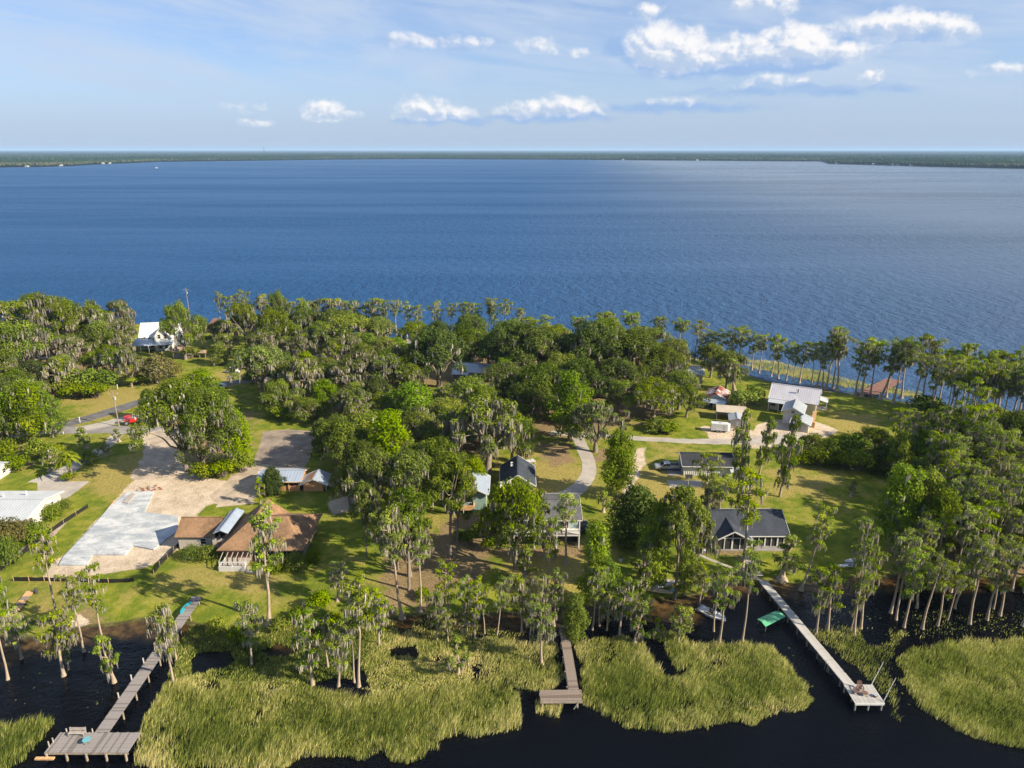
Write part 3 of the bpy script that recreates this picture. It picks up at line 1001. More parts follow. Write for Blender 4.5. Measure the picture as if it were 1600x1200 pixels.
def clump(soup, r, c, rad, flat, count, size, t0, up=0.35, hollow=0.45):
    """a ball of leaves, denser towards its surface"""
    d = r.normal(size=(count, 3))
    d /= np.linalg.norm(d, axis=1)[:, None]
    q = (hollow + (1 - hollow) * r.random(count) ** 0.6)[:, None]
    # lumpy outline
    lump = 1 + 0.28 * np.sin(d[:, 0:1] * 5 + c[0]) * np.cos(d[:, 1:2] * 5 + c[1])
    P = d * q * lump * rad
    P[:, 2] *= flat
    N = d + r.normal(0, 0.55, (count, 3))
    N[:, 2] += up
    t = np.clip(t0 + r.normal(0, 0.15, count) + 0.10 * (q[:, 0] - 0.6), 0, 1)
    leaves(soup, r, P + np.asarray(c), N, size * r.uniform(0.65, 1.3, count), t)


def strands(soup, r, c, rad, flat, count, lmin, lmax, wide=0.13):
    """hanging grey moss: tapering ragged ribbons below a clump"""
    tufts = max(1, count // 6)
    ta, tq, tl = r.uniform(0, 2 * math.pi, tufts), np.sqrt(r.random(tufts)) * rad * 1.0, r.uniform(0.35, 1.0, tufts) ** 1.5
    pick = r.integers(0, tufts, count)
    a = ta[pick] + r.normal(0, 0.16, count)
    q = np.clip(tq[pick] + r.normal(0, 0.16 * rad, count), 0, rad * 1.03)
    x, y = c[0] + np.cos(a) * q, c[1] + np.sin(a) * q
    z = c[2] - flat * rad * np.sqrt(np.clip(1 - (q / (rad * 1.05)) ** 2, 0, 1)) * r.uniform(-0.4, 0.9, count)
    L = (lmin + (lmax - lmin) * tl[pick]) * r.uniform(0.45, 1.0, count)
    b = r.uniform(0, math.pi, count)
    w_ = wide * r.uniform(0.6, 1.6, count)
    sx, sy = np.cos(b) * w_, np.sin(b) * w_
    dx_, dy_ = r.normal(0, 0.07, count) * L, r.normal(0, 0.07, count) * L
    top = np.stack([x, y, z], 1)
    v0 = top + np.stack([-sx * 0.6, -sy * 0.6, 0 * sx], 1)
    v1 = top + np.stack([sx * 0.6, sy * 0.6, 0 * sx], 1)
    mid = top + np.stack([dx_ * 0.4, dy_ * 0.4, -L * r.uniform(0.35, 0.6, count)], 1)
    v2 = mid + np.stack([sx, sy, 0 * sx], 1)
    v3 = mid + np.stack([-sx, -sy, 0 * sx], 1)
    v4 = top + np.stack([dx_ + sx * 0.15, dy_ + sy * 0.15, -L], 1)
    v5 = top + np.stack([dx_ - sx * 0.15, dy_ - sy * 0.15, -L * 1.02], 1)
    V = np.stack([v0, v1, v2, v3, v4, v5], 1).reshape(-1, 3)
    bse = np.arange(count) * 6
    F = np.concatenate([np.stack([bse, bse + 1, bse + 2, bse + 3], 1), np.stack([bse + 3, bse + 2, bse + 4, bse + 5], 1)])
    soup.add(V, F, np.repeat(np.clip(r.normal(0.5, 0.22, count), 0, 1), 6))


def limb(wood, r, a, b, r0, r1, sag=0.12, n=5, k=5):
    a, b = np.asarray(a, float), np.asarray(b, float)
    t = np.linspace(0, 1, k)[:, None]
    d = np.linalg.norm(b - a)
    P = a + (b - a) * t
    P[:, 2] += sag * d * np.sin(t[:, 0] * math.pi)
    P[1:-1] += r.normal(0, 0.04 * d, (k - 2, 3))
    wood.add(*tube(P, np.linspace(r0, r1, k), n))
    return P


def proto_cypress(seed, H=20.0, W=7.0, bare=0.48, n_br=17, moss=1.0, flat_top=True, flare=0.55, leafn=88, mat='leaf_cypress'):
    r = np.random.default_rng(seed)
    wood, leaf, ms = Soup(), Soup(), Soup()
    lx, ly = r.normal(0, 0.35, 2)
    zz = np.array([-0.6, 0, 0.35, 0.9, 1.8, 3.5, H * .3, H * .5, H * .7, H * .85, H * .95])
    path = np.stack([lx * (zz / H) ** 2 + 0.10 * np.sin(zz * 0.6 + seed), ly * (zz / H) ** 2 + 0.10 * np.cos(zz * 0.5 + seed), zz], 1)
    rad = 0.27 * (1 - 0.85 * np.clip(zz / H, 0, 1)) + 0.03 + flare * np.exp(-np.clip(zz, 0, None) / 0.75)
    wood.add(*tube(path, rad, 8))
    for b in range(n_br):
        f = bare + (0.97 - bare) * (b + r.uniform(0, 0.9)) / n_br
        z = H * f
        a = b * 2.4 + r.uniform(-0.5, 0.5)
        g = (f - bare) / (1 - bare)
        prof = (0.55 + 0.45 * g) if flat_top else (1.05 - 0.8 * g)
        if f > 0.93:
            prof *= 0.6
        L = W / 2 * prof * r.uniform(0.55, 1.05)
        p0 = np.array([np.interp(z, path[:, 2], path[:, 0]), np.interp(z, path[:, 2], path[:, 1]), z - 0.6])
        tip = p0 + np.array([math.cos(a) * L, math.sin(a) * L, 0.25 * L + r.uniform(0, 0.7)])
        tip[2] = min(tip[2], H - 0.3)
        limb(wood, r, p0, tip, 0.085, 0.02, 0.05, 4, 4)
        for q in ((0.98,), (0.55, 1.0))[L > 1.7]:
            c = p0 + (tip - p0) * q + r.normal(0, 0.2, 3) + np.array([0, 0, 0.25])
            rd = r.uniform(0.55, 1.25) * (W / 7) ** 0.5
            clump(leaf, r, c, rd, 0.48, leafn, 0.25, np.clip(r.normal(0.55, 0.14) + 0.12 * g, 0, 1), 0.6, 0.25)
            strands(ms, r, c, rd, 0.45, int(r.uniform(8, 20) * moss), 0.6, 2.3, 0.085)
    c = np.array([path[-1, 0], path[-1, 1], H * 0.965])
    clump(leaf, r, c, 1.1, 0.5, leafn, 0.30, 0.68, 0.6, 0.25)
    strands(ms, r, c, 1.0, 0.5, int(14 * moss), 0.6, 1.6, 0.10)
    return dict(H=H, W=W, trunk=wood.mesh('trunk', 'bark_cypress', True), crown=leaf.mesh('crown', mat), moss=ms.mesh('moss', 'moss'))


def proto_oak(seed, H=14.0, W=17.0, n_cl=50, moss=1.0, mat='leaf_oak', leafn=230, t0=0.42, base=0.36, lsize=0.34, th=None):
    r = np.random.default_rng(seed)
    wood, leaf, ms = Soup(), Soup(), Soup()
    th = H * (th or r.uniform(0.20, 0.28))
    trunk_top = np.array([r.normal(0, 0.3), r.normal(0, 0.3), th])
    wood.add(*tube(np.array([(0, 0, -0.5), (0, 0, 0.1), (trunk_top[0] * 0.4, trunk_top[1] * 0.4, th * 0.5), trunk_top]), np.array([0.95, 0.72, 0.55, 0.52]) * (1.0 if th < 6 else 0.55), 9))
    # uneven outline: a few lobes
    la, lw = r.uniform(0, 6.28, 3), r.uniform(0.08, 0.21, 3)
    mains = []
    for j in range(6):
        a = j * 1.05 + r.uniform(-0.3, 0.3)
        e = trunk_top + np.array([math.cos(a) * W * 0.22, math.sin(a) * W * 0.22, H * r.uniform(0.18, 0.34)])
        limb(wood, r, trunk_top - (0, 0, 0.3), e, 0.34 if th < 6 else 0.2, 0.17 if th < 6 else 0.1, 0.02, 6, 5)
        mains.append(e)
    for j in range(n_cl):
        u = (j + 0.5) / n_cl
        a = j * 2.39996 + r.uniform(-0.25, 0.25)
        rim = 1 + sum(lw[i] * math.cos((i + 2) * a + la[i]) for i in range(3))
        rho = math.sqrt(u) * 0.94
        R_ = W / 2 * rim
        rd = r.uniform(0.062, 0.145) * W * (1.1 - 0.25 * rho)
        x, y = math.cos(a) * rho * (R_ - rd * 0.6), math.sin(a) * rho * (R_ - rd * 0.6)
        zt = H * (base + (1 - base) * math.sqrt(max(0, 1 - (rho * 0.96) ** 2))) - rd * 0.55
        z = zt - abs(r.normal(0, 0.065)) * H - (0.20 * H * r.random() if r.random() < 0.38 else 0)
        c = np.array([x, y, z])
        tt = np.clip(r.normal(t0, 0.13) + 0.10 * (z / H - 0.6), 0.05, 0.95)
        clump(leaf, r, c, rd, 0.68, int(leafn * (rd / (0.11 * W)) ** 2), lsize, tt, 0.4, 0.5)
        if moss > 0:
            strands(ms, r, c, rd, 0.62, int(r.uniform(8, 34) * moss * (1.3 if rho > 0.6 else 0.7)), 0.4, 2.2, 0.13)
        if j % 2 == 0:
            m_ = min(mains, key=lambda e: np.linalg.norm(e - c))
            limb(wood, r, m_, c, 0.14, 0.03, 0.0, 4, 4)
    d = dict(H=H, W=W, trunk=wood.mesh('trunk', 'bark_oak', True), crown=leaf.mesh('crown', mat))
    if moss > 0:
        d['moss'] = ms.mesh('moss', 'moss')
    return d


def proto_broad(seed, H=14.0, W=8.0, n_cl=34, mat='leaf_bright', moss=0.0, low=0.16, t0=0.52, leafn=190, lsize=0.36, taper=0.85, bark='bark_oak'):
    """upright broadleaf tree, oval crown"""
    r = np.random.default_rng(seed)
    wood, leaf, ms = Soup(), Soup(), Soup()
    zz = np.linspace(-0.4, H * 0.93, 8)
    path = np.stack([0.18 * np.sin(zz * 0.5 + seed), 0.18 * np.cos(zz * 0.4 + seed), zz], 1)
    wood.add(*tube(path, 0.30 * (1 - zz / H) + 0.03, 7))
    for j in range(n_cl):
        g = (j + r.random()) / n_cl
        z = H * (low + (0.95 - low) * g)
        prof = (math.sin(math.pi * min(1, max(0.0, (g * 0.80 + 0.14))) ** taper) ** 0.6) * r.uniform(0.8, 1.1)
        a = j * 2.39996 + r.uniform(-0.4, 0.4)
        rd = r.uniform(0.14, 0.23) * W * (0.75 + 0.35 * prof)
        q = max(0, W / 2 * prof * r.uniform(0.55, 1.08) - rd * 0.5)
        c = np.array([math.cos(a) * q, math.sin(a) * q, min(z, H - rd * 0.7)])
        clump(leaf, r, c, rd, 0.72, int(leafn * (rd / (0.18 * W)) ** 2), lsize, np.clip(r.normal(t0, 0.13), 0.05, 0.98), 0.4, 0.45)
        if moss > 0:
            strands(ms, r, c, rd, 0.6, int(r.uniform(8, 20) * moss), 0.8, 2.2, 0.12)
        if j % 2 == 0:
            limb(wood, r, (0, 0, z - 0.12 * H if z > 0.2 * H else z * 0.5), c, 0.09, 0.02, 0.0, 4, 4)
    d = dict(H=H, W=W, trunk=wood.mesh('trunk', bark, True), crown=leaf.mesh('crown', mat))
    if moss > 0:
        d['moss'] = ms.mesh('moss', 'moss')
    return d


def proto_shrub(seed, H=3.0, W=4.2, mat='leaf_shrub', n_cl=13, leafn=110, t0=0.5, lsize=0.24):
    r = np.random.default_rng(seed)
    wood, leaf = Soup(), Soup()
    for j in range(n_cl):
        u = (j + 0.5) / n_cl
        a = j * 2.4 + r.uniform(-0.3, 0.3)
        rho = math.sqrt(u) * 0.85
        rd = r.uniform(0.16, 0.26) * W
        c = np.array([math.cos(a) * rho * (W / 2 - rd * 0.4), math.sin(a) * rho * (W / 2 - rd * 0.4), max(rd * 0.5, H * (0.30 + 0.62 * math.sqrt(1 - rho * rho)) - rd * 0.5 + r.normal(0, 0.07 * H))])
        clump(leaf, r, c, rd, 0.75, leafn, lsize, np.clip(r.normal(t0, 0.15), 0.05, 0.95), 0.4, 0.45)
        limb(wood, r, (r.normal(0, .1), r.normal(0, .1), -0.2), c, 0.05, 0.015, 0.0, 4, 4)
    return dict(H=H, W=W, trunk=wood.mesh('stem', 'bark_oak', True), crown=leaf.mesh('foliage', mat))


def proto_palm(seed, H=5.0, W=5.0):
    r = np.random.default_rng(seed)
    wood, leaf = Soup(), Soup()
    th = H - 0.28 * W
    wood.add(*tube(np.array([(0, 0, -0.3), (0, 0, 0.2), (0.05, 0, th * 0.6), (0.08, 0.02, th)]), np.array([0.30, 0.22, 0.2, 0.26]), 8))
    for j in range(42):
        a = j * 2.39996
        e0 = r.uniform(0.1, 1.25)
        L = W / 2 * r.uniform(0.85, 1.1)
        s = np.linspace(0, 1, 6)
        rr = L * (s * math.cos(e0) + 0.12 * s ** 2)
        z = th + L * (s * math.sin(e0) - 0.75 * s ** 2)
        P = np.stack([0.08 + np.cos(a) * rr, 0.02 + np.sin(a) * rr, z], 1)
        side = np.array([-math.sin(a), math.cos(a), 0])
        wd = 0.30 * np.sin(np.pi * np.clip(s * 0.9 + 0.1, 0, 1)) + 0.02
        V = np.concatenate([P + side * wd[:, None] - (0, 0, 0.08), P, P - side * wd[:, None] - (0, 0, 0.08)])
        F = []
        for i in range(5):
            F += [(i, i + 1, i + 7, i + 6), (i + 6, i + 7, i + 13, i + 12)]
        leaf.add(V, np.array(F), np.full(18, np.clip(r.normal(0.6, 0.2), 0, 1)))
    return dict(H=H, W=W, trunk=wood.mesh('trunk', 'bark_oak', True), crown=leaf.mesh('frond_crown', 'leaf_shrub'))


def proto_snag(seed, H=14.0, W=4.0):
    r = np.random.default_rng(seed)
    wood = Soup()
    zz = np.linspace(-0.3, H, 8)
    path = np.stack([0.4 * np.sin(zz * 0.5), 0.3 * np.cos(zz * 0.4), zz], 1)
    wood.add(*tube(path, 0.25 * (1 - zz / H) + 0.03, 7))
    for j in range(10):
        z = H * (0.45 + 0.05 * j)
        a = j * 2.4
        b = np.array([math.cos(a) * W / 2 * r.uniform(.5, 1), math.sin(a) * W / 2 * r.uniform(.5, 1), z + 1.2])
        limb(wood, r, (0.4 * math.sin(z * 0.5), 0.3 * math.cos(z * 0.4), z), b, 0.07, 0.02, 0.0, 4, 4)
    return dict(H=H, W=W, trunk=wood.mesh('trunk', 'bark_dead', True))


PROTO = {
    'cyp': [proto_cypress(100 + i, 20, 7, bare=(0.50, 0.58, 0.44, 0.62, 0.5, 0.55)[i], n_br=(17, 15, 19, 13, 16, 14)[i], moss=(1.0, 1.3, 0.8, 1.1, 1.5, 0.9)[i]) for i in range(6)],
    'cypm': [proto_cypress(140 + i, 16, 6.5, bare=(0.36, 0.42, 0.30)[i], n_br=(16, 15, 17)[i], moss=(2.6, 3.2, 2.2)[i], leafn=80) for i in range(3)],
    'stub': [proto_cypress(160 + i, 8, 4.6, bare=0.30, n_br=12, moss=1.0, flat_top=False, flare=0.62, leafn=115) for i in range(3)],
    'flat': [proto_cypress(180 + i, 19, 10, bare=(0.62, 0.68, 0.58)[i], n_br=20, moss=1.1, leafn=130) for i in range(3)],
    'oak': [proto_oak(200 + i, 14, 17, n_cl=(52, 46, 58, 50, 54)[i], moss=(1.0, 1.5, 0.7, 1.9, 1.2)[i], t0=(0.42, 0.5, 0.40, 0.46, 0.55)[i]) for i in range(5)],
    'boak': [proto_oak(270 + i, 24, 22, n_cl=92, moss=(1.3, 0.8)[i], leafn=190, lsize=0.40, t0=(0.55, 0.40)[i], base=0.30) for i in range(2)],
    'moak': [proto_oak(230 + i, 14, 13, n_cl=34, moss=(3.0, 3.6)[i], leafn=120, t0=0.45) for i in range(2)],
    'doak': [proto_oak(250 + i, 14, 16, n_cl=54, moss=0.5, mat='leaf_dark', leafn=250, t0=0.5, base=0.28) for i in range(3)],
    'brt': [proto_broad(300 + i, 14, 9.5, n_cl=(30, 26, 34, 28)[i], moss=(0, 0.8, 0, 0.5)[i], t0=(0.55, 0.45, 0.6, 0.5)[i]) for i in range(4)],
    'mag': [proto_broad(330 + i, 11, 10, n_cl=40, mat='leaf_dark', low=0.10, t0=0.42, leafn=230) for i in range(2)],
    'thin': [proto_broad(350 + i, 15, 5.4, n_cl=17, mat='leaf_bright', moss=2.2, low=0.16, t0=0.40, leafn=120, lsize=0.32, taper=1.0, bark='bark_cypress') for i in range(3)],
    'tall': [proto_oak(360 + i, 21, 13, n_cl=44, mat='leaf_oak', moss=0.5, base=(0.55, 0.6, 0.5)[i], t0=0.52, leafn=220, lsize=0.36, th=0.42) for i in range(3)],
    'shr': [proto_shrub(400 + i, t0=(0.35, 0.5, 0.6, 0.45)[i]) for i in range(4)],
    'yel': [proto_shrub(420 + i, 6, 8, mat='leaf_olive', n_cl=20, leafn=170, lsize=0.34) for i in range(2)],
    'hedge': [proto_shrub(440 + i, 2.2, 5.5, mat='leaf_shrub', n_cl=18, leafn=120, t0=0.4, lsize=0.2) for i in range(2)],
    'palm': [proto_palm(460)],
    'snag': [proto_snag(470)],
}
KIND = {  # object name, words used in the label, category
    'cyp': ('cypress_tree', 'tall thin cypress', 'tree'), 'cypm': ('cypress_tree', 'moss-draped cypress', 'tree'), 'stub': ('cypress_tree', 'short stocky cypress', 'tree'),
    'flat': ('cypress_tree', 'tall flat-topped cypress', 'tree'), 'oak': ('live_oak_tree', 'spreading mossy oak', 'tree'), 'boak': ('live_oak_tree', 'very large mossy oak', 'tree'), 'moak': ('live_oak_tree', 'grey moss-laden oak', 'tree'),
    'doak': ('live_oak_tree', 'dense dark green oak', 'tree'), 'brt': ('broadleaf_tree', 'bright green leafy tree', 'tree'), 'mag': ('evergreen_tree', 'dark rounded evergreen tree', 'tree'),
    'thin': ('broadleaf_tree', 'narrow mossy leafy tree', 'tree'), 'tall': ('hardwood_tree', 'tall bare-trunked hardwood', 'tree'), 'shr': ('shrub', 'low green shrub', 'shrub'),
    'yel': ('shrub', 'yellowish feathery bush', 'shrub'), 'hedge': ('hedge_shrub', 'clipped green hedge shrub', 'shrub'), 'palm': ('palm_tree', 'small round-headed palm', 'tree'), 'snag': ('dead_tree', 'bare white dead tree', 'tree'),
}
trees = []          # (kind, region, x, y, object)
_count = {}


def plant(kind, region, bx, by, top=None, wpx=None, h=None, wm=None, world=False, lean=0.0):
    """a tree whose foot shows at (bx, by) and whose top reaches row `top` of the frame"""
    if world:
        x, y = bx, by
        z = ground_z(x, y)
    else:
        x, y = G(bx, by, 0.6)
        z = ground_z(x, y)
        x, y = G(bx, by, max(z, 0.0))
    z = max(z, -0.6) - 0.05
    c, s = math.cos(PITCH), math.sin(PITCH)
    if h is None:
        v = (600 - top) / FPX
        # height at which the vertical through (x, y) crosses row `top`
        dzv = y * (v * c - s) / (c + v * s)
        h = (CAM_H + dzv - z) * random.uniform(0.93, 1.04)
    pr = PROTO[kind]
    i = _count.get(kind, 0)
    _count[kind] = i + 1
    q = pr[(i * 7 + i // len(pr)) % len(pr)] if len(pr) > 1 else pr[0]
    s_ = px_per_m(x, y, z + h * 0.7)
    wd = wm if wm else (wpx / s_ if wpx else q['W'] * (h / q['H']))
    name, words, cat = KIND[kind]
    o = bpy.data.objects.new(name, None)
    link(o)
    o.location = (x, y, z)
    o.scale = (wd / q['W'], wd / q['W'], h / q['H'])
    tilt = 0.045 if kind in ('cyp', 'cypm', 'flat', 'thin', 'stub') else 0.02
    o.rotation_euler = (random.gauss(0, tilt), lean or random.gauss(0, tilt), random.uniform(0, 6.28) if not lean else 0)
    o['category'] = cat
    for k in ('trunk', 'crown', 'moss'):
        if k in q:
            ch = bpy.data.objects.new(q[k].name.split('.')[0], q[k])
            link(ch, o)
            if k == 'moss':
                ch['kind'] = 'stuff'
    trees.append((kind, region, x, y, o))
    return o


def row(kind, region, items):
    for it in items:
        plant(kind, region, *it)

R1 = 'in the pool left of the grey dock'
row('cyp', R1, [(12, 1062, 892, 44), (132, 1018, 898, 42), (161, 1004, 876, 40), (92, 972, 826, 46)])
row('cypm', R1, [(33, 1030, 948, 40), (98, 1056, 962, 62), (108, 1046, 975, 30)])
row('stub', R1, [(178, 1066, 984, 36), (6, 985, 905, 34)])
R2 = 'at the grey plank dock'
row('cypm', R2, [(271, 1068, 938, 44), (276, 1032, 950, 34)])
R3 = 'on the bank right of the grey dock'
row('cyp', R3, [(422, 976, 796, 72)])
row('cypm', R3, [(392, 1040, 945, 44), (487, 1070, 950, 62), (529, 1072, 958, 46), (513, 1044, 950, 40), (592, 1010, 932, 44), (528, 938, 878, 34)])
row('cyp', R3, [(560, 1072, 900, 54), (554, 1066, 920, 36)])
R4 = 'on the mud left of the brown dock'
row('stub', R4, [(716, 1053, 990, 36)])
row('cypm', R4, [(683, 1002, 912, 32), (722, 992, 948, 30), (741, 998, 910, 36), (700, 1004, 952, 30)])
row('cyp', R4, [(704, 988, 872, 38), (728, 994, 902, 28), (776, 992, 896, 30), (758, 990, 925, 26)])
R5 = 'at the landward end of the brown dock'
row('cypm', R5, [(816, 988, 904, 38), (829, 992, 925, 28), (845, 1036, 938, 50), (850, 984, 892, 32), (866, 978, 886, 34)])
row('brt', R5, [(897, 1002, 928, 48)])
row('cyp', R5, [(925, 984, 876, 36), (936, 978, 895, 30)])
R6 = 'on the bank behind the middle marsh'
row('cypm', R6, [(968, 992, 904, 46), (985, 985, 918, 32), (1060, 1002, 942, 46), (948, 985, 920, 30), (1008, 975, 925, 34)])
row('stub', R6, [(991, 1006, 942, 34), (1028, 996, 1008 - 40, 20)])
R7 = 'just left of the white dock'
row('cyp', R7, [(1115, 986, 880, 34), (1124, 1004, 872, 48), (1160, 1006, 858, 40), (1160, 900, 742, 68)])
row('cypm', R7, [(1092, 950, 880, 34)])
R8 = 'on the lawn left of the green cabin'
row('tall', R8, [(573, 872, 752, 54), (639, 922, 752, 84), (703, 872, 706, 92), (714, 860, 722, 66), (622, 890, 764, 60)])
row('cyp', R8, [(627, 966, 776, 58), (658, 956, 830, 42)])
row('moak', R8, [(640, 900, 800, 78)])
R9 = 'in front of the balcony house'
row('oak', R9, [(806, 888, 752, 116)])
row('cyp', R9, [(854, 928, 800, 40), (884, 880, 762, 50)])
row('stub', R9, [(820, 905, 855, 36)])
R10 = 'left of the dark-roofed porch house'
row('brt', R10, [(928, 950, 812, 56), (1018, 925, 800, 62), (945, 965, 870, 44), (1068, 930, 850, 40)])
row('mag', R10, [(992, 850, 760, 84)])
row('tall', R10, [(1055, 935, 755, 84), (1032, 922, 772, 56)])
row('moak', R10, [(1083, 905, 795, 68)])
row('thin', R10, [(1000, 935, 835, 40)])
R11 = 'on the lawn around the white garage'
row('thin', R11, [(1153, 768, 636, 32), (1187, 741, 646, 30), (1219, 776, 640, 34)])
row('brt', R11, [(964, 776, 664, 62)])
row('cyp', R11, [(1104, 800, 704, 50), (1122, 830, 738, 36)])
row('stub', R11, [(943, 800, 768, 24), (1330, 775, 752, 18)])
row('moak', R11, [(1108, 818, 752, 36)])
R12 = 'on the shaded lawn right of the porch house'
row('stub', R12, [(1222, 905, 842, 54)])
row('brt', R12, [(1392, 862, 722, 74), (1434, 862, 732, 66)])
R13 = 'in the shallows right of the white dock'
row('cypm', R13, [(1274, 990, 890, 40), (1292, 985, 872, 50), (1328, 985, 905, 26)])
row('cyp', R13, [(1335, 992, 800, 44), (1344, 982, 850, 50)])
plant('cyp', R13, 1252, 922, 776, 46, lean=0.13)
R14 = 'in the front rank of the flooded cypress stand'
row('cyp', R14, [(1392, 958, 832, 46), (1400, 968, 846, 40), (1413, 980, 866, 44), (1440, 982, 862, 50), (1465, 978, 872, 46), (1492, 950, 866, 44), (1514, 974, 832, 52), (1541, 968, 845, 46),
                 (1563, 962, 838, 48), (1598, 978, 870, 54), (1432, 950, 860, 40), (1480, 968, 880, 34), (1552, 952, 860, 34), (1620, 965, 850, 50)])
R15 = 'in the second rank of the flooded cypress stand'
row('cyp', R15, [(1428, 925, 815, 46), (1456, 918, 808, 50), (1486, 925, 800, 46), (1520, 920, 790, 54), (1548, 915, 795, 46), (1580, 922, 800, 52), (1610, 915, 790, 52), (1650, 930, 800, 52)])
row('brt', R15, [(1455, 890, 760, 54), (1590, 880, 770, 56)])
row('cyp', R15, [(1500, 880, 740, 54), (1545, 884, 752, 50), (1566, 870, 735, 50), (1474, 880, 750, 46), (1625, 880, 745, 56), (1522, 872, 762, 44)])
row('cypm', R15, [(1438, 900, 800, 42), (1508, 905, 812, 40), (1572, 905, 805, 42), (1606, 900, 800, 40)])
R16 = 'deep in the woods at the right edge'
row('flat', R16, [(1532, 800, 660, 70), (1448, 790, 680, 56), (1580, 780, 690, 66), (1500, 760, 628, 66)])
row('brt', R16, [(1445, 830, 745, 54), (1525, 835, 750, 54), (1610, 820, 735, 56), (1550, 770, 710, 50)])
row('cyp', R16, [(1480, 820, 706, 52), (1570, 830, 712, 54), (1478, 770, 676, 46), (1600, 765, 668, 52), (1500, 830, 725, 46), (1548, 815, 700, 48), (1588, 800, 690, 46), (1462, 800, 700, 44), (1630, 790, 680, 56), (1535, 770, 668, 44)])
row('cypm', R16, [(1425, 820, 735, 40), (1515, 790, 712, 40), (1575, 760, 690, 40)])
row('doak', R16, [(1460, 740, 660, 84), (1520, 730, 650, 90), (1580, 720, 640, 90), (1640, 740, 650, 90), (1400, 740, 690, 60)])
row('cyp', R16, [(1456, 745, 632, 46), (1424, 740, 640, 46), (1512, 708, 590, 60), (1400, 720, 640, 40)])
plant('snag', R16, 1565, 702, 662, 16)
row('doak', R16, [(1480, 850, 770, 70), (1560, 850, 770, 74), (1620, 840, 760, 70), (1430, 790, 715, 60)])
R17 = 'in the shrub belt beyond the right-hand lawn'
row('mag', R17, [(1300, 722, 684, 60), (1375, 738, 694, 54)])
row('shr', R17, [(1280, 728, 700, 44), (1318, 732, 704, 46), (1345, 735, 702, 50), (1400, 745, 712, 46), (1258, 724, 702, 40), (1335, 715, 680, 50)])
row('oak', R17, [(1270, 715, 680, 60), (1362, 712, 668, 66), (1320, 708, 680, 56)])
row('brt', R17, [(1400, 750, 672, 40), (1432, 740, 668, 44), (1488, 745, 688, 56)])
R18 = 'along the far shore right of the tan house'
row('cyp', R18, [(1205, 588, 524, 26), (1216, 592, 522, 28), (1228, 594, 530, 26), (1239, 597, 534, 22), (1248, 598, 528, 32), (1268, 603, 532, 28), (1276, 605, 529, 30), (1284, 607, 534, 30), (1290, 608, 511, 36),
                 (1301, 608, 519, 30), (1308, 611, 517, 40), (1336, 617, 534, 34), (1346, 620, 529, 44), (1376, 624, 531, 42), (1384, 620, 540, 30)])
row('flat', R18, [(1360, 620, 528, 46), (1396, 630, 526, 54), (1408, 622, 526, 46), (1440, 634, 523, 50), (1465, 634, 548, 46), (1503, 640, 529, 40), (1485, 640, 548, 48), (1530, 648, 545, 56), (1560, 652, 546, 56), (1590, 655, 548, 54),
                  (1450, 642, 560, 40), (1515, 655, 562, 46), (1545, 660, 565, 46), (1620, 660, 550, 60)])
row('flat', R18, [(1475, 668, 562, 46), (1500, 675, 570, 46), (1530, 680, 572, 50), (1560, 685, 575, 50), (1590, 690, 580, 50), (1620, 690, 570, 50)])
row('cyp', R18, [(1455, 655, 552, 40), (1488, 662, 555, 38), (1518, 668, 556, 42), (1547, 672, 560, 40), (1576, 676, 556, 44), (1603, 680, 560, 44), (1425, 640, 545, 36)])
R19 = 'on the far shore behind the red-roofed cottage'
row('flat', R19, [(1154, 578, 508, 46)])
row('cyp', R19, [(1085, 562, 502, 30), (1108, 566, 515, 28), (1126, 570, 513, 30), (1174, 578, 522, 26), (1186, 583, 522, 26), (1140, 575, 520, 26), (1098, 565, 520, 24)])
R20 = 'left of the rusty cottage'
row('oak', R20, [(1020, 655, 588, 104), (1060, 640, 575, 70), (1135, 607, 545, 60), (1110, 590, 535, 56), (1072, 652, 602, 56), (1050, 590, 525, 70)])
row('shr', R20, [(1158, 640, 606, 50), (1176, 632, 602, 36), (1045, 676, 660, 40), (1028, 672, 655, 50)])
row('stub', R20, [(1146, 612, 560, 30)])
R21 = 'in the dark central woods'
row('doak', R21, [(686, 604, 505, 104), (798, 592, 500, 112), (832, 600, 498, 112), (880, 596, 515, 96), (925, 602, 500, 112), (985, 604, 512, 118), (660, 600, 530, 76), (840, 655, 560, 100), (905, 640, 560, 90), (960, 625, 550, 84), (735, 545, 490, 76)])
row('oak', R21, [(800, 560, 497, 86), (865, 560, 505, 84), (945, 560, 490, 76), (1000, 562, 505, 90), (740, 570, 510, 70), (790, 625, 560, 84), (1035, 610, 540, 66), (870, 625, 545, 80)])
row('brt', R21, [(888, 690, 582, 70), (865, 640, 575, 52), (915, 570, 520, 50), (860, 580, 515, 50)])
row('moak', R21, [(930, 706, 618, 84), (985, 600, 530, 60)])
row('doak', R21, [(828, 668, 590, 92)])
R22 = 'on the wooded mound behind the green cabin'
row('moak', R22, [(762, 738, 618, 118), (718, 725, 636, 78), (660, 705, 625, 56)])
row('oak', R22, [(592, 800, 702, 88), (650, 806, 694, 100), (700, 802, 706, 80), (548, 790, 722, 64), (655, 715, 640, 70), (560, 735, 668, 70), (640, 762, 700, 76), (590, 770, 705, 70), (800, 720, 635, 80), (690, 760, 680, 80), (620, 740, 668, 76), (668, 752, 690, 76)])
row('brt', R22, [(612, 742, 640, 78), (575, 712, 642, 66), (687, 645, 604, 42), (742, 770, 715, 44)])
row('doak', R22, [(535, 742, 652, 92), (570, 755, 690, 76)])
R23 = 'in the open woods beyond the gravel lot'
row('moak', R23, [(570, 616, 538, 72), (475, 632, 556, 72), (608, 615, 548, 70), (545, 625, 556, 62)])
row('oak', R23, [(409, 618, 534, 96), (522, 618, 560, 60), (640, 605, 552, 56)])
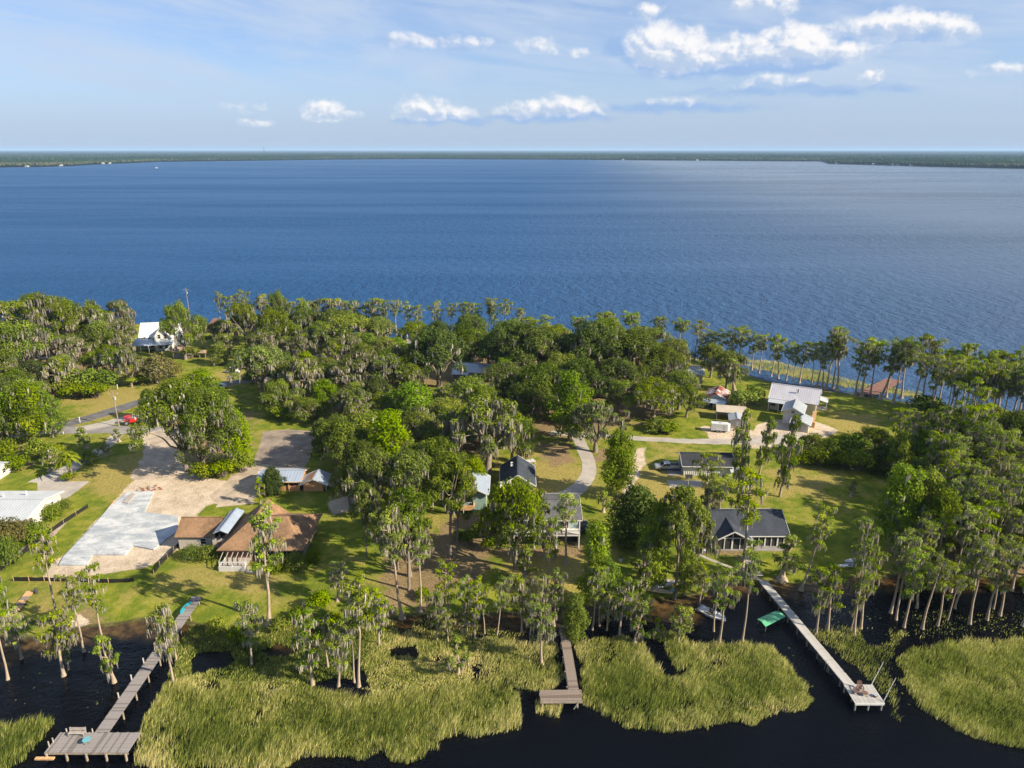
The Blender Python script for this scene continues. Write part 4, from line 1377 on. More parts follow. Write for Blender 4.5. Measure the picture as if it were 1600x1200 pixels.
row('brt', R23, [(508, 638, 590, 44), (430, 650, 610, 44), (556, 640, 594, 36), (630, 640, 606, 40)])
row('shr', R23, [(500, 655, 632, 44), (440, 655, 636, 38), (470, 660, 642, 36), (585, 640, 610, 44), (604, 625, 600, 34), (534, 645, 618, 40)])
row('yel', R23, [(580, 640, 604, 38)])
R24 = 'beside the sandy drive'
row('boak', R24, [(292, 736, 578, 128), (347, 742, 602, 100)])
row('brt', R24, [(372, 726, 640, 60), (318, 640, 580, 70)])
row('doak', R24, [(320, 735, 650, 84), (236, 658, 608, 34)])
row('shr', R24, [(380, 738, 708, 40), (350, 746, 716, 50), (320, 748, 722, 44)])
row('stub', R24, [(408, 788, 744, 18)])
row('mag', R24, [(428, 772, 730, 38)])
R25 = 'along the far shore left of the long pier'
row('cyp', R25, [(346, 521, 456, 18), (362, 521, 459, 20), (372, 521, 457, 18), (391, 521, 456, 24), (620, 531, 470, 22), (636, 531, 472, 24), (653, 531, 472, 22), (603, 530, 468, 20)])
row('cypm', R25, [(414, 522, 459, 34), (470, 522, 465, 34), (492, 523, 466, 34), (516, 523, 463, 36), (538, 524, 464, 36), (560, 525, 468, 34), (583, 527, 466, 38), (448, 522, 460, 30)])
R26 = 'along the far shore right of the long pier'
row('cyp', R26, [(686, 528, 470, 26), (706, 528, 472, 22), (728, 528, 466, 28), (744, 528, 470, 26), (762, 529, 466, 22), (773, 529, 468, 24), (788, 530, 466, 28), (812, 533, 478, 22), (850, 537, 492, 30)])
row('flat', R26, [(830, 536, 496, 40), (905, 540, 496, 36), (945, 542, 488, 44), (985, 545, 490, 40), (1030, 549, 494, 30), (1060, 552, 500, 36)])
R27 = 'on the lawns behind the sandy drive'
row('oak', R27, [(440, 540, 452, 42), (385, 545, 468, 56), (432, 560, 482, 66), (452, 558, 500, 60), (550, 550, 486, 104), (505, 556, 500, 56), (592, 545, 494, 60), (480, 540, 478, 60), (525, 540, 480, 56)])
row('brt', R27, [(478, 530, 470, 26), (460, 556, 505, 50)])
row('shr', R27, [(348, 545, 512, 24), (420, 545, 528, 30), (395, 600, 580, 30)])
R28 = 'around the tall white house'
row('oak', R28, [(290, 562, 470, 62), (318, 545, 492, 36)])
row('moak', R28, [(206, 605, 540, 38), (194, 552, 494, 44), (192, 530, 464, 52), (150, 530, 464, 44), (246, 600, 560, 34)])
row('yel', R28, [(246, 598, 556, 62), (268, 590, 565, 40)])
row('brt', R28, [(163, 566, 502, 48)])
row('shr', R28, [(300, 560, 540, 30), (215, 600, 580, 44)])
R29 = 'in the woods at the left edge'
row('oak', R29, [(12, 540, 462, 108), (30, 596, 492, 106), (112, 546, 468, 64), (95, 520, 462, 52), (130, 540, 490, 60), (60, 520, 458, 60), (-30, 560, 480, 90)])
row('moak', R29, [(74, 545, 448, 56), (60, 570, 505, 70), (195, 570, 515, 44)])
row('doak', R29, [(60, 612, 558, 70), (20, 655, 588, 76), (0, 700, 640, 70)])
row('brt', R29, [(22, 605, 534, 46), (56, 692, 596, 60), (84, 684, 610, 40), (10, 690, 610, 60)])
row('shr', R29, [(110, 610, 572, 52), (140, 612, 575, 52), (165, 610, 580, 50), (120, 622, 598, 48), (152, 622, 598, 44), (95, 616, 585, 40), (58, 715, 686, 36), (20, 735, 715, 50), (10, 722, 690, 50), (85, 720, 694, 36)])
R30 = 'beside the driveway of the low white house'
row('palm', R30, [(114, 748, 696, 40)])
row('stub', R30, [(134, 700, 666, 24), (187, 690, 670, 16), (165, 712, 690, 24), (80, 735, 700, 30)])
row('shr', R30, [(108, 750, 738, 26), (140, 725, 705, 28)])
row('hedge', R30, [(30, 852, 824, 54), (55, 845, 815, 46), (10, 885, 840, 50), (80, 808, 790, 40), (100, 795, 780, 24)])
row('yel', R30, [(20, 860, 812, 50), (45, 840, 812, 36)])
R31 = 'under the walls of the brown-roofed house'
row('hedge', R31, [(300, 872, 853, 36), (325, 872, 852, 40), (430, 890, 868, 40), (462, 888, 866, 46), (492, 878, 858, 26)])
R32 = 'along the lawn edge above the reeds'
row('shr', R32, [(500, 955, 925, 40), (470, 975, 950, 44), (440, 985, 965, 40), (520, 985, 960, 40), (340, 990, 965, 36), (375, 1000, 975, 40), (585, 975, 950, 36), (660, 935, 918, 26), (735, 850, 828, 30), (718, 842, 828, 24)])
row('shr', 'below the green cabin', [(745, 835, 815, 26), (770, 830, 795, 50), (765, 860, 840, 30)])

row('oak', R23, [(440, 648, 590, 64), (478, 660, 618, 50), (545, 655, 605, 60), (600, 660, 610, 60), (655, 650, 600, 56)])
row('moak', R23, [(505, 622, 565, 50), (455, 640, 590, 44)])
row('doak', R23, [(640, 690, 632, 60), (590, 690, 640, 60), (520, 695, 650, 70)])
row('oak', R28, [(178, 600, 540, 50)])
row('moak', R29, [(120, 580, 520, 54), (165, 545, 480, 44), (90, 570, 515, 50)])
row('oak', R29, [(150, 590, 545, 46), (35, 640, 575, 60), (100, 600, 552, 50)])
row('brt', R28, [(345, 570, 535, 36)])
row('brt', R27, [(402, 560, 515, 44), (575, 560, 520, 40), (620, 560, 525, 36)])
row('moak', R27, [(418, 575, 510, 56), (545, 575, 520, 54), (470, 575, 522, 50)])

# scattered undergrowth in the woods so no bare lawn shows between the trunks
def undergrowth(region, poly, n_, kind='shr', h=(1.5, 3.2), seed=5):
    q = px_poly(poly)
    r = np.random.default_rng(seed)
    lo, hi = q.min(0), q.max(0)
    got = 0
    while got < n_:
        p = r.uniform(lo, hi, (1, 2))
        if inside(p, q)[0]:
            hh = r.uniform(*h)
            plant(kind, region, p[0, 0], p[0, 1], h=hh, wm=hh * r.uniform(1.2, 2.0), world=True)
            got += 1


def fill(region, poly, kinds, n_, seed, h=(9, 14), gap=7.0):
    q = px_poly(poly)
    r = np.random.default_rng(seed)
    lo, hi = q.min(0), q.max(0)
    done = [(t[2], t[3]) for t in trees if t[0] in ('oak', 'moak', 'doak', 'brt', 'boak')]
    got = tries = 0
    while got < n_ and tries < 3000:
        tries += 1
        p = r.uniform(lo, hi, (1, 2))
        if not inside(p, q)[0] or min((p[0, 0] - a) ** 2 + (p[0, 1] - b) ** 2 for a, b in done) < gap ** 2:
            continue
        ppx, ppy = project(p[0, 0], p[0, 1], 1)
        if (680 < ppx < 790 and 585 < ppy < 650) or (330 < ppx < 420 and 580 < ppy < 640):     # keep the yard of the grey-roofed house and the parked cars clear
            continue
        hh = r.uniform(*h)
        plant(kinds[int(r.integers(len(kinds)))], region, p[0, 0], p[0, 1], h=hh, wm=hh * r.uniform(0.75, 1.15), world=True)
        done.append((p[0, 0], p[0, 1]))
        got += 1


fill(R23, [(385, 590), (450, 575), (640, 560), (650, 650), (600, 690), (510, 665), (420, 662), (385, 640)], ['oak', 'doak', 'moak', 'brt'], 16, 21)
fill(R21, [(640, 545), (1040, 560), (1060, 610), (1000, 650), (900, 670), (850, 660), (780, 670), (760, 612), (640, 600)], ['oak', 'doak', 'doak', 'brt'], 16, 22)
fill(R22, [(520, 690), (640, 640), (760, 640), (800, 690), (770, 735), (700, 780), (560, 780), (510, 735)], ['oak', 'doak', 'moak', 'brt'], 14, 23, gap=6.0)
fill(R29, [(0, 515), (180, 515), (190, 590), (90, 625), (60, 660), (0, 690), (-40, 600)], ['oak', 'doak', 'moak', 'brt'], 14, 24)
fill(R27, [(330, 530), (620, 530), (600, 560), (480, 575), (330, 570)], ['oak', 'moak', 'doak'], 10, 25)
fill(R16, [(1410, 720), (1600, 680), (1680, 720), (1680, 880), (1440, 890), (1420, 800)], ['doak', 'doak', 'oak'], 16, 26, h=(8, 13))

undergrowth('in the undergrowth of the right-hand woods', [(1400, 700), (1600, 655), (1680, 690), (1680, 870), (1450, 880), (1410, 790)], 34, seed=5, h=(2, 5))
undergrowth('in the undergrowth of the central woods', [(640, 560), (800, 545), (1000, 560), (1040, 600), (900, 680), (800, 700), (640, 740), (520, 740), (560, 640)], 26, seed=6)
undergrowth('beside the far shore at the right edge', [(1430, 640), (1600, 662), (1640, 690), (1440, 680)], 16, seed=9, h=(3, 6))
undergrowth('in the undergrowth at the left edge', [(0, 540), (200, 530), (200, 590), (90, 610), (40, 680), (-40, 700)], 16, seed=7)
undergrowth('along the flooded right-hand bank', [(1400, 880), (1600, 880), (1640, 925), (1420, 925)], 14, seed=8, h=(1.2, 2.6))

# labels: each tree is singled out by its kind, its place and its turn from the left
ORD = ['first', 'second', 'third', 'fourth', 'fifth', 'sixth', 'seventh', 'eighth', 'ninth', 'tenth', 'eleventh', 'twelfth', 'thirteenth', 'fourteenth', 'fifteenth', 'sixteenth', 'seventeenth', 'eighteenth', 'nineteenth', 'twentieth']
TENS = {20: 'twenty', 30: 'thirty'}


def ordinal(i):
    if i < 20:
        return ORD[i]
    t_, u_ = divmod(i + 1, 10)
    return (TENS[t_ * 10] + '-' + ORD[u_ - 1]) if u_ else 'thirtieth'


byreg = {}
for tr in trees:
    byreg.setdefault((KIND[tr[0]][1], tr[1]), []).append(tr)
for (words, region), lst in byreg.items():
    lst.sort(key=lambda a: project(a[2], a[3], 1)[0])
    for i, tr in enumerate(lst):
        o = tr[4]
        if len(lst) == 1:
            o['label'] = words + ' ' + region
        elif i == 0:
            o['label'] = 'leftmost ' + words + ' ' + region
        elif i == len(lst) - 1:
            o['label'] = 'rightmost ' + words + ' ' + region
        else:
            o['label'] = words + ' ' + region + ', ' + ordinal(i) + ' from left'
        o['group'] = ('shrubs ' if o['category'] == 'shrub' else 'trees ') + region

# ------------------------------------------------------------------ buildings
def siding(name, col, horizontal=True, pitch=0.2, rough=0.6):
    m, n = new_mat(name)
    co = n.node('ShaderNodeTexCoord').outputs['Object']
    x, y, z = n.sep(co)
    s = z if horizontal else n.math('ADD', x, y)
    saw = n.math('FRACT', n.math('MULTIPLY', s, 1 / pitch))
    w1 = n.noise(n.mapping(co, scale=(1, 1, 0.25)), 2.2, 4.0, 0.65)
    w2 = n.noise(co, 11.0, 3.0, 0.6)
    f = n.smooth(n.math('ADD', n.math('MULTIPLY', w1, 0.7), n.math('MULTIPLY', w2, 0.3)), 0.3, 0.7)
    c = n.mix(f, tuple(v * 0.80 for v in col), tuple(min(1, v * 1.06) for v in col))
    p = n.principled(Base_Color=c, Roughness=rough, Specular_IOR_Level=0.3)
    n.link(n.bump(saw, 0.6, 0.03), p.inputs['Normal'])
    n.out(p.outputs[0])
    return m


def roofing(name, col, var=0.25, scale=1.2, rough=0.8, metal=0.0, course=0.0, rust=None):
    m, n = new_mat(name)
    co = n.node('ShaderNodeTexCoord').outputs['Object']
    w1 = n.noise(co, scale * 0.4, 4.0, 0.65)
    w2 = n.noise(n.mapping(co, scale=(1.0, 0.35, 1.0)), scale * 4, 4.0, 0.7)
    f = n.smooth(n.math('ADD', n.math('MULTIPLY', w1, 0.55), n.math('MULTIPLY', w2, 0.45)), 0.32, 0.68)
    c = n.mix(f, tuple(v * (1 - 1.4 * var) for v in col), tuple(min(1, v * (1 + var)) for v in col))
    if rust:
        c = n.mix(n.smooth(n.noise(n.mapping(co, scale=(0.5, 1.0, 1.0)), 0.55, 3.0, 0.6, 0.5), 0.46, 0.56), rust, c)
    p = n.principled(Base_Color=c, Roughness=rough, Metallic=metal, Specular_IOR_Level=0.2)
    if course:
        z = n.sep(co)[2]
        n.link(n.bump(n.math('FRACT', n.math('MULTIPLY', z, 1 / course)), 0.5, 0.03), p.inputs['Normal'])
    n.out(p.outputs[0])
    return m


siding('white_siding', (0.52, 0.51, 0.49))
siding('cream_siding', (0.56, 0.51, 0.41))
siding('green_siding', (0.22, 0.33, 0.30))
siding('blue_siding', (0.36, 0.46, 0.50))
siding('grey_siding', (0.42, 0.40, 0.37))
siding('weathered_boards', (0.46, 0.41, 0.35), True, 0.24, 0.85)
siding('orange_boards', (0.62, 0.32, 0.14), False, 0.22, 0.7)
siding('brown_boards', (0.16, 0.085, 0.055), False, 0.2, 0.8)
siding('white_boards', (0.56, 0.555, 0.545), False, 0.4, 0.5)
roofing('cedar_roof', (0.215, 0.130, 0.074), 0.32, 0.9, 0.9, course=0.16)
roofing('dark_shingle', (0.032, 0.035, 0.044), 0.3, 1.0, 0.85, course=0.14)
roofing('grey_shingle', (0.105, 0.104, 0.108), 0.22, 1.2, 0.85, course=0.14)
roofing('slate_shingle', (0.040, 0.048, 0.064), 0.25, 1.0, 0.85, course=0.14)
roofing('brown_shingle', (0.30, 0.22, 0.15), 0.25, 1.2, 0.9, course=0.14)
roofing('tin_roof', (0.38, 0.44, 0.53), 0.10, 0.8, 0.38, 0.35)
roofing('white_metal_roof', (0.39, 0.42, 0.455), 0.07, 0.6, 0.45, 0.1)
roofing('mauve_metal_roof', (0.58, 0.56, 0.585), 0.10, 0.8, 0.42, 0.3)
roofing('rusty_roof', (0.62, 0.58, 0.56), 0.15, 1.0, 0.6, 0.1, rust=(0.27, 0.075, 0.05))
roofing('tan_roof', (0.42, 0.36, 0.29), 0.12, 0.8, 0.6, 0.0)
roofing('bright_white_roof', (0.60, 0.62, 0.64), 0.05, 0.6, 0.5)
siding('bright_white_siding', (0.68, 0.68, 0.67))
paint('white_trim', (0.56, 0.555, 0.545), 0.5, 0.08)
paint('shade_black', (0.012, 0.012, 0.013), 0.6, 0.3)  # near-black that stands for the shade in open fronts and holes
paint('glass', (0.020, 0.026, 0.034), 0.08, 0.3, spec=0.6)
paint('screen', (0.020, 0.021, 0.024), 0.75, 0.3)
paint('brick', (0.26, 0.10, 0.07), 0.9, 0.3, 4.0)
paint('lumber', (0.55, 0.33, 0.16), 0.7, 0.2, 3.0)
paint('grey_wood', (0.34, 0.305, 0.275), 0.9, 0.25, 2.0, streak=(1, 4, 1))
paint('steel', (0.35, 0.36, 0.37), 0.4, 0.1, metal=0.7)


def shell(parent, w, d, h, rise, axis, mat, name='wall', cx=0.0, cy=0.0, z0=0.0):
    """four walls; gable ends closed up to the ridge (axis = direction of the ridge)"""
    b = MB()
    if axis == 'x':
        b.prism([(-d / 2 + cy, z0), (d / 2 + cy, z0), (d / 2 + cy, z0 + h), (cy, z0 + h + rise), (-d / 2 + cy, z0 + h)], 'x', cx - w / 2, cx + w / 2)
    elif axis == 'y':
        b.prism([(cx - w / 2, z0), (cx + w / 2, z0), (cx + w / 2, z0 + h), (cx, z0 + h + rise), (cx - w / 2, z0 + h)], 'y', cy - d / 2, cy + d / 2)
    else:
        b.box(cx - w / 2, cx + w / 2, cy - d / 2, cy + d / 2, z0, z0 + h)
    return b.build(name, MAT[mat], parent)


def gable(parent, w, d, h, rise, axis, mat, oh=0.5, t=0.14, cx=0.0, cy=0.0, seam=0.0, z0=0.0, name='roof', trim=None):
    b, s = MB(), MB()
    if axis == 'x':
        half, L = d / 2, w
    else:
        half, L = w / 2, d
    sl = rise / half
    e = half + oh
    ze, zr = z0 + h - oh * sl + 0.06, z0 + h + rise + 0.06
    a, c = -L / 2 - oh, L / 2 + oh

    def Pt(u, v, z):
        return (cx + u, cy + v, z) if axis == 'x' else (cx - v, cy + u, z)
    n_ = Vector((0, rise, half)).normalized()
    for sg in (-1, 1):
        q = [Pt(a, sg * e, ze), Pt(c, sg * e, ze), Pt(c, 0, zr), Pt(a, 0, zr)]
        if sg > 0:
            q = q[::-1]
        b.slab(q, -t) if False else b.slab(q, t)
        if seam:
            k = int((c - a) / seam)
            for i in range(1, k):
                u = a + (c - a) * i / k
                s.bar(Pt(u, sg * (e - 0.01), ze + 0.02), Pt(u, sg * 0.03, zr + 0.02), 0.05, 0.09)
    if trim:
        s2 = MB()
        for u in (a - 0.03, c + 0.03):
            for sg in (-1, 1):
                s2.bar(Pt(u, sg * e, ze - 0.06), Pt(u, 0.0, zr - 0.06), 0.06, 0.26)
        for sg in (-1, 1):
            s2.bar(Pt(a, sg * (e + 0.05), ze - 0.08), Pt(c, sg * (e + 0.05), ze - 0.08), 0.10, 0.16)
    o = b.build(name, MAT[mat], parent)
    if seam and s.v:
        tag(s.build('standing_seam', MAT[mat], o), kind='stuff')
    if trim:
        s2.build('fascia', MAT[trim], o)
    rc = MB().bar(Pt(a, 0, zr + 0.03), Pt(c, 0, zr + 0.03), 0.34, 0.07)
    rc.build('ridge_cap', MAT[mat], o)
    return o


def hip(parent, w, d, h, rise, mat, oh=0.6, cx=0.0, cy=0.0, ridge=0.4, axis='x', z0=0.0, name='roof', trim=None):
    b = MB()
    x0, x1, y0, y1 = cx - w / 2 - oh, cx + w / 2 + oh, cy - d / 2 - oh, cy + d / 2 + oh
    zb, zt = z0 + h - 0.05, z0 + h + rise
    r_ = (w if axis == 'x' else d) * ridge / 2
    A, B_ = ((cx - r_, cy, zt), (cx + r_, cy, zt)) if axis == 'x' else ((cx, cy - r_, zt), (cx, cy + r_, zt))
    lo = [(x0, y0, zb), (x1, y0, zb), (x1, y1, zb), (x0, y1, zb)]
    up = [(x0, y0, zb + 0.14), (x1, y0, zb + 0.14), (x1, y1, zb + 0.14), (x0, y1, zb + 0.14)]
    v = lo + up + [A, B_]
    f = [(3, 2, 1, 0)] + [(i, (i + 1) % 4, (i + 1) % 4 + 4, i + 4) for i in range(4)]
    if axis == 'x':
        f += [(4, 5, 9, 8), (5, 6, 9), (6, 7, 8, 9), (7, 4, 8)]
    else:
        f += [(4, 5, 8), (5, 6, 9, 8), (6, 7, 9), (7, 4, 8, 9)]
    b.add(v, f)
    o = b.build(name, MAT[mat], parent)
    if trim:
        s2 = MB()
        for i in range(4):
            p, q = lo[i], lo[(i + 1) % 4]
            s2.bar((p[0], p[1], zb + 0.05), (q[0], q[1], zb + 0.05), 0.08, 0.22)
        s2.build('fascia', MAT[trim], o)
    return o


def opening(parent, face, at, u, z, w, h, kind='window', frame='white_trim', pane='glass'):
    """a window or door set on a wall: face f/b/l/r, at = the wall's coordinate, u along it, z = sill"""
    def bx(b, u0, u1, z0, z1, d0, d1):
        if face == 'f':
            b.box(u0, u1, at - d1, at - d0, z0, z1)
        elif face == 'b':
            b.box(u0, u1, at + d0, at + d1, z0, z1)
        elif face == 'l':
            b.box(at - d1, at - d0, u0, u1, z0, z1)
        else:
            b.box(at + d0, at + d1, u0, u1, z0, z1)
    fw = 0.11
    b = MB()
    bx(b, u - w / 2 - fw, u - w / 2, z - fw, z + h + fw, -0.02, 0.07)
    bx(b, u + w / 2, u + w / 2 + fw, z - fw, z + h + fw, -0.02, 0.07)
    bx(b, u - w / 2, u + w / 2, z + h, z + h + fw, -0.02, 0.07)
    bx(b, u - w / 2, u + w / 2, z - fw, z, -0.02, 0.09)
    if kind == 'window':
        bx(b, u - w / 2, u + w / 2, z + h / 2 - 0.03, z + h / 2 + 0.03, 0.02, 0.06)
    o = b.build(kind, MAT[frame], parent)
    g = MB()
    bx(g, u - w / 2, u + w / 2, z, z + h, 0.005, 0.025)
    g.build('pane' if kind == 'window' else 'door_leaf', MAT[pane], o)
    return o


def house(name, label, x, y, rot=0.0, cat='house', z=1.0, group=None):
    return thing(name, label, cat, (x, y, z), R(rot), group)


# --- brown cedar-roofed house by the building site
h_ = house('cedar_roofed_house', 'brown cedar-roofed house with a pale metal ridge hood and screened porch', -47.0, 123.0)
shell(h_, 14.0, 12.0, 3.0, 0, None, 'brown_boards')
hip(h_, 14.4, 12.4, 3.0, 3.3, 'cedar_roof', 0.9, ridge=0.42)
gable(h_, 7.5, 7.0, 3.2, 2.9, 'y', 'cedar_roof', 0.6, cx=-3.0, cy=3.6, name='cross_gable')
shell(h_, 7.4, 7.0, 3.1, 2.8, 'y', 'brown_boards', 'gable_wall', -3.0, 3.6)
shell(h_, 7.2, 7.0, 3.1, 1.9, 'x', 'weathered_boards', 'wing_wall', -14.2, 1.9)
gable(h_, 7.2, 7.0, 3.1, 1.9, 'x', 'cedar_roof', 0.5, cx=-14.2, cy=1.9, name='wing_roof')
shell(h_, 3.6, 7.4, 3.0, 0, None, 'weathered_boards', 'link_wall', -8.9, 1.0)
for i in range(3):
    MB().box(-10.2 + i * 1.1, -10.1 + i * 1.1, -3.0, 4.6, 3.0, 4.6).build('hood_post', MAT['shade_black'], h_)
gable(h_, 2.4, 8.4, 4.5, 0.55, 'y', 'tin_roof', 0.25, cx=-8.7, cy=1.2, seam=0.6, name='ridge_hood')
porch = MB().box(-1.5, 7.06, -6.06, -6.02, 0.5, 2.9).build('porch_screen', MAT['screen'], h_)
for i in range(8):
    MB().cbox((-1.4 + i * 1.2, -6.12, 1.65), (0.16, 0.16, 2.6)).build('porch_post', MAT['grey_wood'], h_)
for i in range(7):
    MB().cbox((7.12, -5.4 + i * 1.6, 1.6), (0.16, 0.2, 2.5)).build('porch_post', MAT['grey_wood'], h_)
MB().box(7.02, 7.07, -5.8, 5.0, 0.9, 2.7).build('porch_screen', MAT['screen'], h_)
MB().box(7.07, 7.16, -5.9, 5.2, 0.3, 0.95).build('railing', MAT['grey_wood'], h_)
MB().box(-7.0, -2.2, -9.2, -6.0, 0.7, 0.85).build('deck_floor', MAT['grey_wood'], h_)
MB().box(-7.05, -2.15, -9.3, -9.2, -0.1, 1.0).build('deck_skirt', MAT['white_boards'], h_)
MB().box(-7.15, -7.05, -9.3, -6.0, -0.1, 1.0).build('deck_skirt', MAT['white_boards'], h_)
for i in range(6):
    MB().bar((-7.0 + i * 0.95, -9.25, 1.85), (-7.0 + i * 0.95, -6.0, 2.9), 0.1).build('pergola_rafter', MAT['grey_wood'], h_)
for xx in (-6.95, -4.6, -2.25):
    MB().cbox((xx, -9.2, 1.4), (0.12, 0.12, 1.1)).build('deck_post', MAT['white_trim'], h_)
MB().bar((-7.0, -9.25, 1.9), (-2.2, -9.25, 1.9), 0.1, 0.12).build('handrail', MAT['white_trim'], h_)
for i in range(4):
    MB().box(-2.0, 0.8, -9.0 - 0.3 * i, -8.7 - 0.3 * i, 0.0, 0.72 - 0.17 * i).build('step', MAT['grey_wood'], h_)
for xx in (-2.1, 0.9):
    MB().bar((xx, -8.7, 1.7), (xx, -9.9, 1.0), 0.09).build('stair_rail', MAT['white_trim'], h_)
opening(h_, 'f', 2.0 - 3.6, -13.0, 1.2, 1.1, 1.1)
MB().box(-9.6, -7.2, -2.82, -2.72, 0.0, 2.3).build('brick_panel', MAT['brick'], h_)

# --- long tin-roofed shed and its small neighbour
s_ = house('tin_roofed_shed', 'long tin-roofed open shed with orange plank front behind the small shed', -53.0, 149.2, 0, 'shed')
shell(s_, 9.4, 6.0, 2.7, 1.0, 'x', 'brown_boards')
gable(s_, 9.6, 6.4, 2.75, 1.0, 'x', 'tin_roof', 0.5, seam=0.7, trim='lumber')
for i in range(4):
    MB().box(-0.2 + i * 1.2, 0.95 + i * 1.2, -3.08, -3.02, 0.05, 1.5).build('plank_panel', MAT['orange_boards'], s_)
for i in range(5):
    MB().cbox((-4.6 + i * 2.3, -3.3, 1.3), (0.16, 0.16, 2.6)).build('post', MAT['lumber'], s_)
MB().box(-4.7, 4.7, -3.06, -3.02, 1.6, 2.5).build('opening', MAT['shade_black'], s_)  # dark sheet on the closed wall, painted shade of an open front
s_ = house('gabled_shed', 'small tin-gabled shed with orange double doors', -45.0, 148.2, 0, 'shed')
shell(s_, 4.4, 4.2, 2.1, 1.2, 'y', 'orange_boards', cx=-0.3)
gable(s_, 5.4, 4.4, 1.95, 1.3, 'y', 'tin_roof', 0.45, seam=0.6, trim='white_trim')
for sx in (-1, 1):
    d = MB().box(-0.3 + sx * 0.02, -0.3 + sx * 1.1, -2.16, -2.11, 0.1, 2.0).build('door', MAT['orange_boards'], s_)
    MB().cbox((-0.3 + sx * 0.15, -2.19, 1.0), (0.05, 0.05, 0.2)).build('handle', MAT['steel'], d)
    MB().box(-0.3 + sx * 1.12, -0.3 + sx * 1.2, -2.19, -2.11, 0.05, 2.1).build('door_frame', MAT['lumber'], s_)
MB().bar((2.6, -1.8, 0), (2.6, -1.8, 1.8), 0.12).build('post', MAT['white_trim'], s_)
MB().bar((2.6, -1.8, 0.4), (2.0, -1.9, 1.7), 0.1).build('brace', MAT['lumber'], s_)

# --- raised green cabin
s_ = house('raised_cabin', 'green raised cabin with pale metal roof and orange deck rail', -8.6, 141.0, 0, 'cabin')
shell(s_, 6.0, 8.0, 4.3, 1.4, 'y', 'green_siding')
gable(s_, 6.2, 8.2, 4.3, 1.5, 'y', 'tin_roof', 0.6, seam=0.6, trim='white_trim')
MB().box(-3.8, 0.5, -6.0, -4.0, 1.1, 1.25).build('deck_floor', MAT['lumber'], s_)
for xx in (-3.75, -1.7, 0.45):
    MB().cbox((xx, -5.95, 1.9), (0.13, 0.13, 3.8)).build('deck_post', MAT['white_trim'], s_)
for i in range(4):
    MB().box(-3.8, 0.5, -6.03, -5.98, 1.3 + i * 0.27, 1.5 + i * 0.27).build('rail_board', MAT['lumber'], s_)
MB().box(0.5, 0.55, -6.0, -4.0, 1.3, 2.3).build('rail_panel', MAT['lumber'], s_)
opening(s_, 'f', -4.0, -2.4, 1.3, 1.0, 2.0, 'door', pane='glass')
opening(s_, 'f', -4.0, -0.6, 2.0, 1.1, 1.1)
opening(s_, 'r', 3.0, -1.5, 2.0, 1.0, 1.1)
MB().box(-2.9, 2.9, -3.9, 3.9, 0.0, 0.4).build('footing', MAT['concrete_grey'], s_)

# --- grey-shingled gabled house
s_ = house('gabled_house', 'small white-gabled house with steep grey shingle roof by the curving drive', 1.3, 149.0, 0)
shell(s_, 7.0, 9.5, 2.8, 2.3, 'y', 'white_siding')
gable(s_, 7.2, 9.8, 2.8, 2.4, 'y', 'slate_shingle', 0.5, trim='white_trim')
for xx in (-3.6, -1.4):
    MB().cbox((xx, -6.6, 1.35), (0.18, 0.18, 2.7)).build('porch_post', MAT['white_trim'], s_)
MB().slab([(-4.0, -7.0, 2.6), (-0.4, -7.0, 2.6), (-0.4, -4.9, 3.4), (-4.0, -4.9, 3.4)], 0.14).build('porch_roof', MAT['white_trim'], s_)
MB().box(-4.0, -0.4, -6.9, -4.8, 0.0, 0.2).build('porch_floor', MAT['concrete_pale'], s_)
opening(s_, 'f', -4.75, -2.3, 0.2, 1.0, 2.0, 'door', pane='glass')
opening(s_, 'f', -4.75, 1.2, 1.0, 1.4, 1.2)
opening(s_, 'f', -4.75, 0.0, 3.3, 0.9, 0.8)
opening(s_, 'r', 3.5, 0.5, 1.0, 1.2, 1.2)
for yy in (1.2, 2.6):
    MB().cbox((-1.3, yy, 4.55), (0.6, 0.7, 0.25)).build('skylight', MAT['white_trim'], s_)

# --- two-storey house with balcony over an open ground floor
s_ = house('balcony_house', 'raised two-storey house with long white balcony on tall posts', 6.6, 128.2, 0)
shell(s_, 13.0, 8.0, 3.2, 0, None, 'blue_siding', z0=3.0)
MB().prism([(-5.4, 6.1), (4.3, 6.1), (-0.6, 7.45)], 'x', -6.5, 6.5).build('gable_wall', MAT['blue_siding'], s_)
gable(s_, 13.2, 10.6, 3.1, 1.5, 'x', 'grey_shingle', 0.4, cy=-0.6, z0=3.0, trim='white_trim')
MB().box(-6.6, 6.6, -6.6, -4.0, 2.75, 3.0).build('balcony_floor', MAT['white_trim'], s_)
MB().box(-6.4, 6.4, -3.9, 3.9, 0.0, 3.0).build('ground_floor', MAT['shade_black'], s_)  # solid near-black block standing for the shade under the house
MB().box(6.41, 6.5, -4.0, 4.0, 0.0, 6.2).build('side_wall', MAT['blue_siding'], s_)
for xx in (-6.5, -2.2, 2.1, 6.45):
    MB().cbox((xx, -6.5, 2.9), (0.24, 0.24, 5.8)).build('post', MAT['white_trim'], s_)
MB().box(-6.6, 6.6, -6.62, -6.5, 3.85, 3.97).build('handrail', MAT['grey_wood'], s_)
for i in range(52):
    MB().cbox((-6.4 + i * 0.25, -6.55, 3.4), (0.06, 0.06, 0.85)).build('baluster', MAT['grey_wood'], s_)
for xx in (-5.0, 3.6):
    opening(s_, 'f', -4.0, xx, 3.1, 1.8, 2.1, 'door', pane='glass')
for xx in (-2.0, 0.6):
    opening(s_, 'f', -4.0, xx, 3.9, 1.3, 1.2)
opening(s_, 'r', 6.5, -1.0, 4.0, 1.2, 1.2)
opening(s_, 'r', 6.5, -2.0, 0.9, 1.6, 1.4)
MB().box(2.2, 6.2, 4.8, 7.4, 0.0, 2.3).build('rear_lean_to', MAT['grey_siding'], s_)
